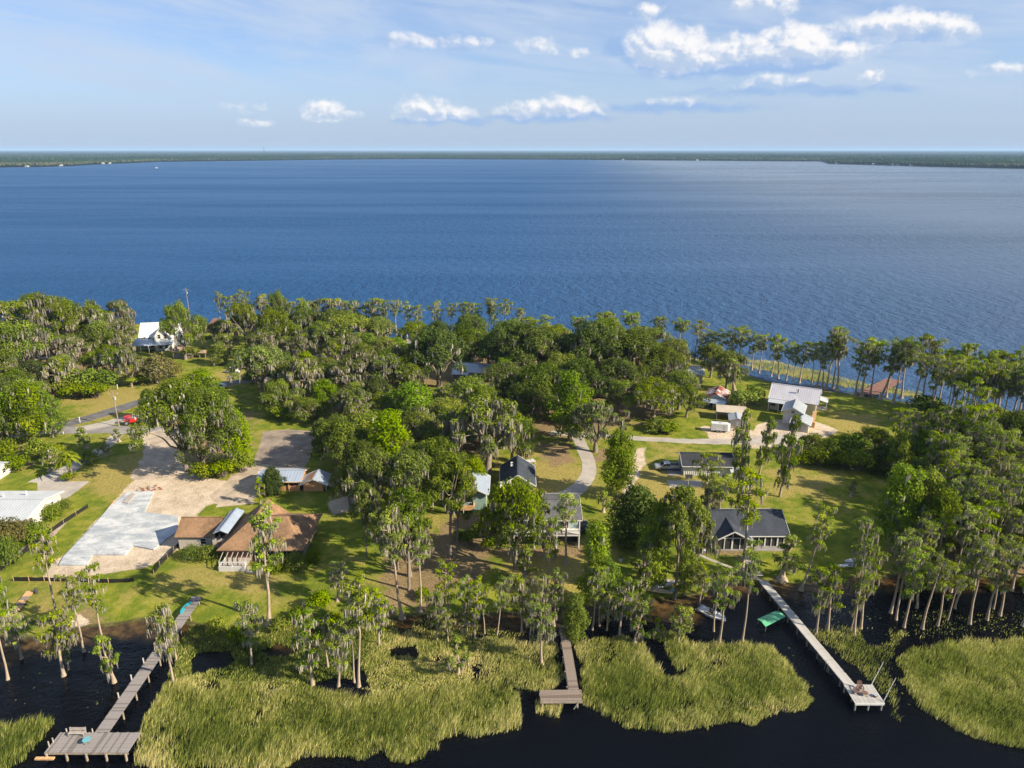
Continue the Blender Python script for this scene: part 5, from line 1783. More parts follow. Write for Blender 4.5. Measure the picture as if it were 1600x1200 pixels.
MB().slab([(1.9, 7.8, 2.4), (1.9, 4.6, 3.3), (6.5, 4.6, 3.3), (6.5, 7.8, 2.4)], -0.14).build('lean_to_roof', MAT['grey_shingle'], s_)

# --- white garage with dark roof
s_ = house('white_garage', 'white board garage with black shingle roof beside the silver pickup', 46.8, 157.5, -2, 'garage')
shell(s_, 11.4, 6.6, 2.9, 1.5, 'x', 'bright_white_siding')
gable(s_, 11.6, 7.0, 2.9, 1.6, 'x', 'dark_shingle', 0.5, trim='white_trim')
for i in range(24):
    MB().box(-5.68 + i * 0.485, -5.58 + i * 0.485, -3.36, -3.31, 0.05, 2.75).build('batten', MAT['white_trim'], s_)
MB().box(-5.82, -5.74, -2.4, 2.4, 0.0, 2.4).build('garage_door', MAT['blue_siding'], s_)
MB().box(-9.2, -5.9, -3.4, 2.4, 0.02, 0.06).build('apron', MAT['concrete_grey'], s_)
opening(s_, 'f', -3.36, 1.0, 1.1, 1.3, 1.0)
MB().slab([(5.0, -4.9, 1.7), (7.4, -4.9, 1.7), (7.4, -3.3, 2.3), (5.0, -3.3, 2.3)], 0.1).build('lean_to_roof', MAT['white_metal_roof'], s_)
for xx in (5.2, 7.2):
    MB().cbox((xx, -4.7, 0.85), (0.1, 0.1, 1.7)).build('lean_to_post', MAT['white_trim'], s_)

# --- dark-roofed house with a screened porch
s_ = house('screened_porch_house', 'dark-roofed lakefront house with white-framed screened porch and gable', 46.4, 127.6, 0)
shell(s_, 14.2, 10.0, 2.7, 0, None, 'grey_siding')
gable(s_, 14.6, 10.0, 2.7, 2.4, 'x', 'slate_shingle', 0.6, trim='white_trim', cy=0.1)
gable(s_, 6.4, 7.2, 2.55, 1.75, 'y', 'slate_shingle', 0.5, cx=-3.6, cy=-3.0, name='porch_roof', trim='white_trim')
MB().prism([(-6.7, 2.5), (-0.5, 2.5), (-3.6, 4.15)], 'y', -6.3, -6.2).build('gable_screen', MAT['screen'], s_)
MB().box(-6.7, -0.5, -6.28, -6.2, 0.1, 2.5).build('porch_screen', MAT['screen'], s_)
MB().box(0.6, 6.9, -5.12, -5.04, 0.1, 2.4).build('porch_screen', MAT['screen'], s_)
for i in range(5):
    MB().cbox((-6.65 + i * 1.52, -6.34, 1.3), (0.16 if i not in (0, 2, 4) else 0.3, 0.12, 2.5)).build('porch_post', MAT['white_trim'], s_)
for i in range(6):
    MB().cbox((0.7 + i * 1.23, -5.2, 1.25), (0.14 if i % 2 else 0.26, 0.12, 2.4)).build('porch_post', MAT['white_trim'], s_)
MB().box(-6.8, -0.4, -6.38, -6.28, 2.42, 2.6).build('porch_beam', MAT['white_trim'], s_)
MB().box(0.5, 7.0, -5.24, -5.12, 2.3, 2.48).build('porch_beam', MAT['white_trim'], s_)
MB().bar((-3.6, -6.36, 2.6), (-3.6, -6.36, 4.1), 0.14).build('king_post', MAT['white_trim'], s_)
opening(s_, 'f', -5.06, 0.05, 0.1, 0.8, 2.0, 'door', pane='screen')
MB().prism([(-0.3, 0), (1.7, 0), (0.7, 1.0)], 'y', -1.0, 1.5).build('dormer', MAT['dark_shingle'], s_).location = (-5.4, 1.0, 3.9)
opening(s_, 'r', 7.1, 1.0, 1.0, 1.2, 1.1)
MB().cbox((7.6, -1.0, 1.2), (0.8, 1.2, 0.7)).build('air_conditioner', MAT['white_trim'], s_)
MB().box(-7.3, 7.3, -6.9, 5.2, -0.1, 0.08).build('foundation', MAT['concrete_grey'], s_)

# --- tan house with metal roof, with its low garage
s_ = house('tan_house', 'large cream house with pale lilac metal roof on the lawn by the far cypresses', 85.2, 201.6, -27)
shell(s_, 12.5, 9.5, 4.0, 2.6, 'x', 'cream_siding')
gable(s_, 12.7, 9.7, 4.0, 2.7, 'x', 'mauve_metal_roof', 0.6, seam=0.6, trim='white_trim')
MB().slab([(-6.8, -7.2, 3.0), (2.2, -7.2, 3.0), (2.2, -5.0, 3.8), (-6.8, -5.0, 3.8)], 0.14).build('porch_roof', MAT['white_metal_roof'], s_)
for i in range(4):
    MB().cbox((-6.5 + i * 2.8, -6.9, 1.5), (0.18, 0.18, 3.0)).build('porch_post', MAT['white_trim'], s_)
for xx in (-5.5, -1.0):
    opening(s_, 'f', -4.75, xx, 1.2, 1.3, 1.3)
opening(s_, 'f', -4.75, -3.2, 0.1, 1.1, 2.1, 'door', pane='glass')
for yy, zz in ((-2.0, 1.4), (1.8, 1.4), (-0.2, 4.2)):
    opening(s_, 'r', 6.25, yy, zz, 1.0, 1.2)
MB().cbox((0.8, -2.4, 6.2), (0.4, 0.4, 1.0)).build('vent_pipe', MAT['steel'], s_)
MB().box(6.3, 9.0, 0.6, 4.4, 0.0, 0.3).build('side_deck', MAT['concrete_pale'], s_)
for xx, yy in ((8.8, 0.8), (8.8, 4.2)):
    MB().cbox((xx, yy, 1.5), (0.16, 0.16, 2.8)).build('deck_post', MAT['white_trim'], s_)
MB().slab([(6.2, 0.4, 3.5), (9.1, 0.4, 2.8), (9.1, 4.6, 2.8), (6.2, 4.6, 3.5)], 0.12).build('deck_roof', MAT['white_metal_roof'], s_)
s_ = house('cream_garage', 'two-tier cream garage with white metal roofs in front of the cream house', 79.6, 188.8, -27, 'garage')
shell(s_, 5.0, 7.0, 3.9, 1.2, 'y', 'cream_siding', cx=0.2, cy=2.2)
gable(s_, 5.2, 7.2, 3.9, 1.3, 'y', 'white_metal_roof', 0.4, cx=0.2, cy=2.2, seam=0.6, trim='white_trim')
shell(s_, 4.4, 6.0, 2.4, 0.8, 'y', 'cream_siding', 'lower_wall', 2.8, -3.0)
gable(s_, 4.6, 6.2, 2.4, 0.9, 'y', 'white_metal_roof', 0.4, cx=2.8, cy=-3.0, seam=0.6, name='lower_roof', trim='white_trim')
MB().box(-2.1, 0.0, -1.36, -1.31, 0.05, 2.5).build('garage_door', MAT['white_boards'], s_)
opening(s_, 'f', -1.3, 0.2, 3.4, 0.9, 0.8)
for yy in (-4.4, -2.2):
    opening(s_, 'r', 5.0, yy, 0.9, 0.9, 1.0)
MB().box(1.3, 4.3, -6.07, -6.02, 0.05, 2.1).build('garage_door', MAT['grey_siding'], s_)
MB().bar((5.6, 1.5, 0.2), (5.6, 4.6, 3.0), 1.0, 0.2).build('outside_stair', MAT['lumber'], s_)
MB().box(5.2, 6.3, -1.2, -0.4, 0, 1.6).build('stair_landing', MAT['lumber'], s_)

# --- red rusty-roofed cottage
s_ = house('rusty_roofed_cottage', 'small white cottage with patchy rust-red metal roof', 63.0, 205.6, -24)
shell(s_, 6.0, 7.5, 2.9, 1.3, 'y', 'white_siding')
gable(s_, 6.2, 7.7, 2.9, 1.4, 'y', 'rusty_roof', 0.4, seam=0.6)
for yy in (-2.0, 1.4):
    opening(s_, 'r', 3.0, yy, 1.0, 1.0, 1.2)
opening(s_, 'f', -3.75, -1.2, 0.1, 1.0, 2.0, 'door', pane='glass')
opening(s_, 'f', -3.75, 1.3, 1.0, 1.0, 1.1)
opening(s_, 'l', -3.0, 0.0, 1.0, 1.0, 1.1)
MB().slab([(-3.2, -7.0, 2.2), (3.2, -7.0, 2.2), (3.2, -3.7, 2.75), (-3.2, -3.7, 2.75)], 0.1).build('porch_roof', MAT['tin_roof'], s_)
for xx in (-3.0, 0, 3.0):
    MB().cbox((xx, -6.8, 1.1), (0.12, 0.12, 2.2)).build('porch_post', MAT['white_trim'], s_)

# --- carport, small shed beside the trailer
s_ = house('carport', 'low tan-roofed carport behind the white cargo trailer', 63.4, 192.6, -14, 'carport')
MB().slab([(-4.2, -2.6, 2.6), (4.2, -2.6, 2.6), (4.2, 2.6, 3.0), (-4.2, 2.6, 3.0)], 0.14).build('roof', MAT['tan_roof'], s_)
for xx in (-4.0, 0.0, 4.0):
    for yy in (-2.4, 2.4):
        MB().cbox((xx, yy, 1.3), (0.14, 0.14, 2.6)).build('post', MAT['grey_wood'], s_)
MB().box(-4.1, 4.1, 2.3, 2.4, 0.0, 2.6).build('back_wall', MAT['weathered_boards'], s_)
s_ = house('grey_shed', 'small grey shed with pale roof right of the cargo trailer', 63.3, 186.6, -14, 'shed')
shell(s_, 4.0, 4.2, 2.5, 0.6, 'y', 'grey_siding')
gable(s_, 4.2, 4.4, 2.5, 0.7, 'y', 'white_metal_roof', 0.3, seam=0.6)
opening(s_, 'f', -2.1, 0.3, 0.05, 1.1, 2.0, 'door', pane='white_boards')

# --- tall white house by the far shore
s_ = house('tall_white_house', 'tall white farmhouse with white cross-gabled metal roof near the far shore', -138.0, 272.0, 10)
shell(s_, 13.0, 9.0, 5.6, 4.0, 'x', 'bright_white_siding')
gable(s_, 13.2, 9.2, 5.6, 4.1, 'x', 'bright_white_roof', 0.6, seam=0.7, trim='white_trim')
shell(s_, 6.4, 6.0, 5.6, 3.6, 'y', 'bright_white_siding', 'cross_gable_wall', 2.0, -4.0)
gable(s_, 6.6, 7.4, 5.6, 3.7, 'y', 'bright_white_roof', 0.5, cx=2.0, cy=-3.6, seam=0.7, name='cross_gable_roof', trim='white_trim')
MB().slab([(-8.5, -10.0, 3.0), (6.0, -10.0, 3.0), (6.0, -6.8, 4.2), (-8.5, -6.8, 4.2)], 0.14).build('porch_roof', MAT['tin_roof'], s_)
MB().slab([(-8.5, -6.8, 4.2), (-1.3, -6.8, 4.2), (-1.3, -4.4, 4.9), (-8.5, -4.4, 4.9)], 0.14).build('upper_porch_roof', MAT['tin_roof'], s_)
for i in range(6):
    MB().cbox((-8.2 + i * 2.8, -9.8, 1.5), (0.2, 0.2, 3.0)).build('porch_post', MAT['white_trim'], s_)
for xx in (0.9, 3.1):
    opening(s_, 'f', -7.0, xx, 4.9, 0.9, 1.5)
    opening(s_, 'f', -7.0, xx, 1.0, 1.0, 1.5)
for xx in (-5.0, -3.0):
    opening(s_, 'f', -4.5, xx, 1.0, 1.1, 1.5)
opening(s_, 'l', -6.5, 0.0, 5.0, 1.0, 1.5)
opening(s_, 'r', 6.5, 0.0, 5.0, 1.0, 1.5)
opening(s_, 'r', 6.5, 0.0, 1.2, 1.2, 1.4)
s_ = house('gazebo', 'square brown-roofed gazebo on the lawn of the tall white house', -124.5, 258.0, 12, 'gazebo')
hip(s_, 5.5, 5.5, 2.6, 2.0, 'brown_shingle', 0.6, ridge=0.05)
for xx in (-2.5, 2.5):
    for yy in (-2.5, 2.5):
        MB().cbox((xx, yy, 1.3), (0.22, 0.22, 2.6)).build('post', MAT['cream_siding'], s_)
MB().box(-2.8, 2.8, -2.8, 2.8, 0.0, 0.2).build('floor', MAT['concrete_pale'], s_)
s_ = house('round_shelter', 'tiny grey-roofed garden shelter right of the gazebo', -115.5, 256.0, 0, 'gazebo')
hip(s_, 2.6, 2.6, 2.1, 0.9, 'brown_shingle', 0.3, ridge=0.05)
for xx in (-1.1, 1.1):
    MB().cbox((xx, -1.1, 1.05), (0.14, 0.14, 2.1)).build('post', MAT['grey_wood'], s_)
    MB().cbox((xx, 1.1, 1.05), (0.14, 0.14, 2.1)).build('post', MAT['grey_wood'], s_)

# --- low white house at the left edge
s_ = house('low_white_house', 'low white house with broad white metal roof at the left edge', -106.5, 133.6, 0)
shell(s_, 15.6, 12.0, 3.1, 1.2, 'x', 'white_siding')
gable(s_, 15.8, 12.2, 3.1, 1.3, 'x', 'white_metal_roof', 0.5, seam=0.6, trim='white_trim')
for yy in (-4.0, -0.5, 3.0):
    opening(s_, 'r', 7.8, yy, 1.2, 0.8, 1.1)
opening(s_, 'f', -6.0, 4.0, 1.0, 1.4, 1.2)
opening(s_, 'f', -6.0, 0.5, 0.1, 1.0, 2.0, 'door', pane='glass')
for xx, yy in ((-1.5, 2.0), (2.4, 3.4), (-4.0, -2.4)):
    MB().cbox((xx, yy, 4.1), (0.3, 0.3, 1.2)).build('vent_pipe', MAT['white_trim'], s_)
s_ = house('white_outbuilding', 'white metal-roofed outbuilding cut by the left edge', -124.5, 154.0, 0, 'outbuilding')
shell(s_, 7.0, 5.0, 2.6, 0.8, 'x', 'white_siding')
gable(s_, 7.2, 5.2, 2.6, 0.9, 'x', 'white_metal_roof', 0.4, seam=0.6)
opening(s_, 'r', 3.5, 0, 1.0, 1.0, 1.0)

# --- houses half hidden in the woods
s_ = house('grey_roofed_house', 'grey metal-roofed house half hidden under the central oaks', -13.0, 233.0, -12)
shell(s_, 12.0, 8.0, 2.9, 1.6, 'x', 'grey_siding')
gable(s_, 12.2, 8.2, 2.9, 1.7, 'x', 'tin_roof', 0.5, seam=0.6, trim='white_trim')
opening(s_, 'f', -4.0, -3.5, 1.0, 1.2, 1.2)
opening(s_, 'f', -4.0, 2.8, 1.0, 1.2, 1.2)
opening(s_, 'f', -4.0, 0.0, 0.1, 1.0, 2.0, 'door', pane='white_boards')
MB().slab([(-6.3, -6.6, 2.3), (-0.5, -6.6, 2.3), (-0.5, -4.0, 2.9), (-6.3, -4.0, 2.9)], 0.12).build('porch_roof', MAT['tin_roof'], s_)
for xx in (-6.0, -3.3, -0.7):
    MB().cbox((xx, -6.4, 1.15), (0.16, 0.16, 2.3)).build('porch_post', MAT['white_trim'], s_)
s_ = house('pale_roofed_house', 'pale grey-roofed house behind trees near the rusty cottage', 58.5, 231.0, -10)
shell(s_, 12.0, 8.0, 2.8, 1.5, 'x', 'grey_siding')
gable(s_, 12.2, 8.2, 2.8, 1.6, 'x', 'white_metal_roof', 0.5, seam=0.6)
opening(s_, 'f', -4.0, 2.0, 1.0, 1.2, 1.2)
opening(s_, 'r', 6.0, 0.0, 1.0, 1.2, 1.2)
opening(s_, 'f', -4.0, 4.5, 0.1, 1.0, 2.0, 'door', pane='white_boards')
s_ = house('brown_roofed_house', 'brown-roofed house among the trees at upper left', -172.0, 258.0, 8)
shell(s_, 13.0, 8.0, 2.8, 1.6, 'x', 'cream_siding')
gable(s_, 13.2, 8.2, 2.8, 1.7, 'x', 'brown_shingle', 0.5, trim='white_trim')
opening(s_, 'f', -4.0, -3.0, 1.0, 1.4, 1.2)
opening(s_, 'f', -4.0, 3.0, 1.0, 1.4, 1.2)
opening(s_, 'f', -4.0, 0.0, 0.1, 1.0, 2.0, 'door', pane='white_boards')
s_ = house('white_lean_to', 'small white-roofed lean-to near the brown-roofed house', -182.0, 257.0, 8, 'shed')
shell(s_, 5.0, 5.0, 2.6, 0.6, 'x', 'white_siding')
gable(s_, 5.2, 5.2, 2.6, 0.7, 'x', 'white_metal_roof', 0.4)
opening(s_, 'f', -2.5, 0, 0.1, 1.2, 2.0, 'door', pane='white_boards')
s_ = house('low_white_shed', 'low white shed with dark shallow roof on the far lawn', -87.0, 258.5, -16, 'shed')
shell(s_, 6.5, 4.6, 2.3, 0.5, 'x', 'white_siding')
gable(s_, 6.7, 4.8, 2.3, 0.6, 'x', 'grey_shingle', 0.3, trim='white_trim')
opening(s_, 'f', -2.3, 1.0, 0.1, 1.6, 1.8, 'door', pane='white_boards')
s_ = house('white_annex', 'white flat-roofed annex left of the low white shed', -94.5, 262.5, -16, 'shed')
shell(s_, 5.0, 4.0, 2.2, 0, None, 'white_siding')
MB().box(-2.7, 2.7, -2.2, 2.2, 2.2, 2.4).build('roof', MAT['white_metal_roof'], s_)
opening(s_, 'f', -2.0, 0.4, 0.1, 1.0, 1.9, 'door', pane='grey_siding')

# --- concrete foundation slab of the building site
slab_px = [(92, 882), (100, 868), (152, 814), (172, 790), (200, 768), (241, 767), (226, 800), (278, 806), (276, 830), (262, 840), (240, 858), (208, 852), (196, 866), (145, 866), (136, 882)]
m, n = new_mat('fresh_concrete')
co = n.node('ShaderNodeTexCoord').outputs['Object']
a1 = n.noise(n.mapping(co, scale=(0.6, 1.2, 1)), 0.35, 5.0, 0.65, 0.6)
a2 = n.noise(co, 2.2, 4.0, 0.6)
f = n.smooth(n.math('ADD', n.math('MULTIPLY', a1, 0.8), n.math('MULTIPLY', a2, 0.25)), 0.40, 0.66)
c = n.mix(f, (0.260, 0.290, 0.320), (0.480, 0.490, 0.500))
p = n.principled(Base_Color=c, Roughness=0.8, Specular_IOR_Level=0.2)
n.out(p.outputs[0])
s_ = thing('foundation_slab', 'bare pale concrete foundation slab on the sandy building site', 'slab', (-78.0, 130.0, 1.0))
q = [G(a, b, 1.3) for a, b in slab_px]
MB().prism([(x + 78.0, y - 130.0) for x, y in q][::-1], 'z', -0.1, 0.30).build('slab', MAT['fresh_concrete'], s_)
q = [G(a, b, 1.3) for a, b in [(150, 866), (165, 848), (207, 848), (196, 866)]]
MB().prism([(x + 78.0, y - 130.0) for x, y in q][::-1], 'z', 0.30, 0.42).build('raised_pour', MAT['fresh_concrete'], s_)
q = [G(a, b, 1.3) for a, b in [(192, 786), (206, 771), (212, 773), (200, 787)]]
MB().prism([(x + 78.0, y - 130.0) for x, y in q][::-1], 'z', 0.0, 0.5).build('block_footing', MAT['concrete_pale'], s_)
q = [G(a, b, 1.1) for a, b in [(165, 800), (178, 783), (182, 784), (170, 800)]]
MB().prism([(x + 78.0, y - 130.0) for x, y in q][::-1], 'z', 0.05, 0.28).build('form_board', MAT['lumber'], s_)

# ------------------------------------------------------------------ docks
paint('weathered_plank', (0.25, 0.23, 0.228), 0.9, 0.32, 1.5, streak=(0.6, 6, 1), bump=0.01)
paint('weathered_plank_dark', (0.165, 0.148, 0.142), 0.9, 0.32, 1.5, streak=(0.6, 6, 1), bump=0.01)
paint('brown_plank', (0.22, 0.178, 0.150), 0.9, 0.32, 1.5, streak=(0.6, 6, 1), bump=0.01)
paint('brown_plank_dark', (0.145, 0.112, 0.092), 0.9, 0.32, 1.5, streak=(0.6, 6, 1), bump=0.01)
paint('white_deck', (0.375, 0.362, 0.347), 0.7, 0.10, 1.0)
paint('white_deck_dark', (0.335, 0.322, 0.305), 0.7, 0.12, 1.0)  # slightly darker board tone, mixed in at random
paint('pile', (0.26, 0.215, 0.17), 0.95, 0.3, 2.0)
paint('red_deck', (0.20, 0.105, 0.080), 0.85, 0.25, 1.5)
paint('teal_plastic', (0.02, 0.24, 0.29), 0.4, 0.1)
paint('teal_pale', (0.12, 0.34, 0.40), 0.45, 0.15)
paint('boat_white', (0.50, 0.505, 0.51), 0.35, 0.08)
paint('boat_tan', (0.62, 0.52, 0.38), 0.5, 0.12)
paint('boat_grey', (0.40, 0.42, 0.44), 0.45, 0.12)
paint('vinyl_dark', (0.05, 0.05, 0.055), 0.6, 0.2)
paint('green_metal', (0.10, 0.36, 0.20), 0.45, 0.12)
paint('black_fabric', (0.010, 0.010, 0.010), 0.8, 0.2)
paint('chair_brown', (0.16, 0.085, 0.065), 0.7, 0.2)
paint('red_paint', (0.55, 0.020, 0.018), 0.45, 0.12)
paint('pole_wood', (0.27, 0.225, 0.18), 0.9, 0.25)
paint('silver_paint', (0.42, 0.43, 0.44), 0.28, 0.06, metal=0.55)
paint('tyre', (0.018, 0.018, 0.018), 0.85, 0.2)
paint('lamp_red', (0.35, 0.02, 0.02), 0.3, 0.1)
paint('lamp_clear', (0.75, 0.75, 0.72), 0.15, 0.05)


def planks(parent, ax, ay, bx, by, width, pitch, mats, z, t=0.05, gap=0.035, seed=0):
    """crosswise boards, each an object, laid from a to b along the deck's line"""
    r = random.Random(seed)
    L = math.hypot(bx - ax, by - ay)
    ang = math.atan2(by - ay, bx - ax)
    k = int(L / pitch)
    meshes = []
    for mname in mats:
        meshes.append(MB().box(-pitch / 2 + gap / 2, pitch / 2 - gap / 2, -width / 2, width / 2, -t, 0).mesh('plank', MAT[mname]))
    for i in range(k):
        f = (i + 0.5) / k
        o = bpy.data.objects.new('plank', meshes[0] if r.random() < 0.62 else r.choice(meshes))
        link(o, parent)
        o.location = (ax + (bx - ax) * f, ay + (by - ay) * f, z + r.uniform(-0.012, 0.012))
        o.rotation_euler = (r.uniform(-0.008, 0.008), 0, ang + r.uniform(-0.012, 0.012))
        o.scale = (1, 1 + r.uniform(-0.03, 0.03), 1)


def piles(parent, pts, top, mat='pile', r0=0.14, bottom=-2.2):
    for (x, y) in pts:
        MB().cyl((x, y, bottom), (x, y, top), r0, r0 * 0.92, 8).build('pile', MAT[mat], parent)


# grey plank dock (origin at its landward end)
x0, y0 = -54.7, 105.6
d_ = thing('plank_dock', 'long weathered grey plank dock ending in a wide platform', 'dock', (x0, y0, 0))
yend = 75.4 - y0
planks(d_, 0, 0, 0.0, yend, 1.9, 0.26, ['weathered_plank', 'weathered_plank_dark'], 1.25, seed=1)
for sx in (-0.75, 0.75):
    MB().box(sx - 0.06, sx + 0.06, yend, 0, 0.98, 1.185).build('stringer', MAT['pile'], d_)
piles(d_, [(sx, -1.5 - i * 3.6) for i in range(9) for sx in (-0.9, 0.9)], 1.18)
for i in (4, 5, 6):
    MB().cyl((-1.05, -2.4 - i * 3.6, -1.5), (-1.05, -2.4 - i * 3.6, 2.1), 0.12, 0.11, 8).build('mooring_post', MAT['white_deck_dark'], d_)
px0, px1, py0, py1 = -5.6, 5.2, 72.0 - y0, 75.35 - y0
planks(d_, px0, (py0 + py1) / 2, px1, (py0 + py1) / 2, py1 - py0, 0.27, ['weathered_plank', 'weathered_plank_dark'], 1.20, seed=2)
MB().box(px0, px1, py0 - 0.06, py0 + 0.06, 0.9, 1.13).build('rim_joist', MAT['pile'], d_)
MB().box(px0, px1, py1 - 0.08, py1 + 0.04, 0.9, 1.13).build('rim_joist', MAT['pile'], d_)
piles(d_, [(px0 + 0.3 + i * 2.55, py0 - 0.12) for i in range(5)], 1.12, r0=0.17)
piles(d_, [(px0 + 0.3 + i * 2.55, py1 - 0.2) for i in range(5)], 1.12, r0=0.16)
MB().box(px0 - 1.0, px0 + 1.4, py0 - 0.6, py0 - 0.2, 0.55, 0.75).build('low_step', MAT['lumber'], d_)
for k, (xx, yy, hh) in enumerate(((px0 + 0.1, py0 + 0.9, 0.9), (px0 + 0.2, py0 + 1.6, 0.8), (px0 + 1.0, py1 - 0.1, 0.7), (-1.3, py1 + 0.1, 0.5))):
    MB().cyl((xx, yy, 0.9), (xx, yy, 1.2 + hh), 0.09, 0.08, 7).build('rail_post', MAT['grey_wood'], d_)


def bench(name, label, x, y, z, rot, mat, w_=2.0, group=None):
    b = thing(name, label, 'bench', (x, y, z), R(rot), group)
    for i in range(3):
        MB().box(-w_ / 2, w_ / 2, -0.25 + i * 0.17, -0.10 + i * 0.17, 0.42, 0.46).build('seat_slat', MAT[mat], b)
    for i in range(3):
        MB().slab([(-w_ / 2, 0.27 + 0.03 * i, 0.52 + i * 0.16), (w_ / 2, 0.27 + 0.03 * i, 0.52 + i * 0.16), (w_ / 2, 0.30 + 0.03 * i, 0.65 + i * 0.16), (-w_ / 2, 0.30 + 0.03 * i, 0.65 + i * 0.16)], 0.04).build('back_slat', MAT[mat], b)
    for sx in (-1, 1):
        MB().box(sx * w_ * 0.45 - 0.05, sx * w_ * 0.45 + 0.05, -0.25, -0.17, 0, 0.42).build('leg', MAT[mat], b)
        MB().bar((sx * w_ * 0.45, 0.28, 0), (sx * w_ * 0.45, 0.40, 1.0), 0.09).build('leg', MAT[mat], b)
    return b


bench('dock_bench', 'grey slatted bench at the back of the grey dock platform', x0 + px0 + 2.6, y0 + py1 - 0.5, 1.20, 0, 'grey_wood', 2.2)
bench('lawn_bench', 'small pale bench on the lawn by the hedge of the cedar-roofed house', *G(297, 875), 1.0, 8, 'concrete_pale', 1.6)
c_ = thing('side_table', 'round turquoise table standing on the grey dock platform', 'table', (x0 + px0 + 4.7, y0 + py0 + 1.5, 1.20))
MB().cyl((0, 0, 0.62), (0, 0, 0.67), 0.5, 0.5, 16).build('table_top', MAT['teal_pale'], c_)
for i in range(3):
    a = i * 2.1
    MB().bar((0.35 * math.cos(a), 0.35 * math.sin(a), 0), (0.15 * math.cos(a), 0.15 * math.sin(a), 0.62), 0.05).build('leg', MAT['steel'], c_)

# short brown dock
x1, y1 = 8.4, 97.8
d2 = thing('brown_dock', 'short brown plank dock with L-shaped end among the reeds', 'dock', (x1, y1, 0), R(1.0))
yend = 83.4 - y1
planks(d2, 0, 0, 0.25, yend, 1.45, 0.26, ['brown_plank', 'brown_plank_dark'], 1.1, seed=3)
for sx in (-0.55, 0.55):
    MB().box(sx - 0.05, sx + 0.05, yend, 0, 0.86, 1.035).build('stringer', MAT['pile'], d2)
piles(d2, [(sx, -1.0 - i * 3.2) for i in range(5) for sx in (-0.66, 0.66)], 1.04)
ex0, ex1, ey0, ey1 = -4.7, 1.25, 81.0 - y1, 83.35 - y1
planks(d2, (ex0 + ex1) / 2, ey0, (ex0 + ex1) / 2, ey1, ex1 - ex0, 0.25, ['brown_plank', 'brown_plank_dark'], 1.1, seed=4)
MB().box(ex0, ex1, ey0 - 0.05, ey0 + 0.05, 0.85, 1.04).build('rim_joist', MAT['pile'], d2)
piles(d2, [(ex0 + 0.25 + i * 2.5, yy) for i in range(3) for yy in (ey0 + 0.1, ey1 - 0.15)], 1.04, r0=0.16)
MB().bar((ex1 - 0.6, ey0 - 0.05, 1.0), (ex1 - 1.4, ey0 - 0.3, -0.3), 0.08).build('brace', MAT['white_deck_dark'], d2)

# white dock
xa, ya = G(1192, 908, 1.2)
xb, yb = G(1328, 1070, 1.2)
d3 = thing('white_dock', 'long pale deck-boarded dock with square end platform', 'dock', (xa, ya, 0))
planks(d3, 0, 0, xb - xa, yb - ya, 1.5, 0.30, ['white_deck', 'white_deck', 'white_deck_dark'], 1.25, gap=0.012, seed=5)
un = Vector((xb - xa, yb - ya, 0)).normalized()
sn = Vector((-un.y, un.x, 0))
L3 = math.hypot(xb - xa, yb - ya)
for sgn in (-1, 1):
    MB().bar(tuple(sn * 0.66 * sgn + Vector((0, 0, 1.08))), tuple(un * L3 + sn * 0.66 * sgn + Vector((0, 0, 1.08))), 0.08, 0.2).build('stringer', MAT['pile'], d3)
piles(d3, [tuple((un * (1.2 + i * 3.0) + sn * 0.72 * sgn)[:2]) for i in range(10) for sgn in (-1, 1)], 1.18, r0=0.12)
pq = [G(a, b, 1.3) for a, b in ((1318, 1070), (1358, 1064), (1384, 1098), (1337, 1105))]
pcx, pcy = sum(p[0] for p in pq) / 4 - xa, sum(p[1] for p in pq) / 4 - ya
pw, ph = 4.1, 3.7
planks(d3, pcx - pw / 2, pcy, pcx + pw / 2, pcy, ph, 0.30, ['white_deck', 'white_deck', 'white_deck_dark'], 1.30, gap=0.012, seed=6)
MB().box(pcx - pw / 2, pcx + pw / 2, pcy - ph / 2 - 0.08, pcy - ph / 2, 1.0, 1.33).build('rim_board', MAT['white_trim'], d3)
MB().box(pcx + pw / 2, pcx + pw / 2 + 0.08, pcy - ph / 2, pcy + ph / 2, 1.0, 1.33).build('rim_board', MAT['white_trim'], d3)
piles(d3, [(pcx + sx, pcy + sy) for sx in (-1.85, 0, 1.85) for sy in (-1.7, 1.7)], 1.24, 'white_deck_dark', 0.13)
for (ux, uy) in ((1.9, 1.7), (2.0, -1.6)):
    MB().cyl((pcx + ux, pcy + uy, 1.2), (pcx + ux + 1.9, pcy + uy + 1.2, 4.4), 0.055, 0.035, 6).build('mooring_whip', MAT['white_trim'], d3)
ld = MB()
lp = un * (L3 * 0.83) + sn * -0.85
for sgn in (-0.25, 0.25):
    q = lp + un * sgn
    ld.bar((q.x, q.y, 1.7), (q.x - 0.2, q.y, -0.5), 0.06)
ld.build('ladder', MAT['steel'], d3)
MB().bar((pcx - 1.9, pcy + 1.0, 2.1), (pcx - 0.9, pcy + 0.8, 2.1), 0.06).build('handrail', MAT['white_trim'], d3)
for (ux, uy) in ((-1.9, 1.0), (-0.9, 0.8)):
    MB().bar((pcx + ux, pcy + uy, 1.3), (pcx + ux, pcy + uy, 2.1), 0.06).build('rail_post', MAT['white_trim'], d3)


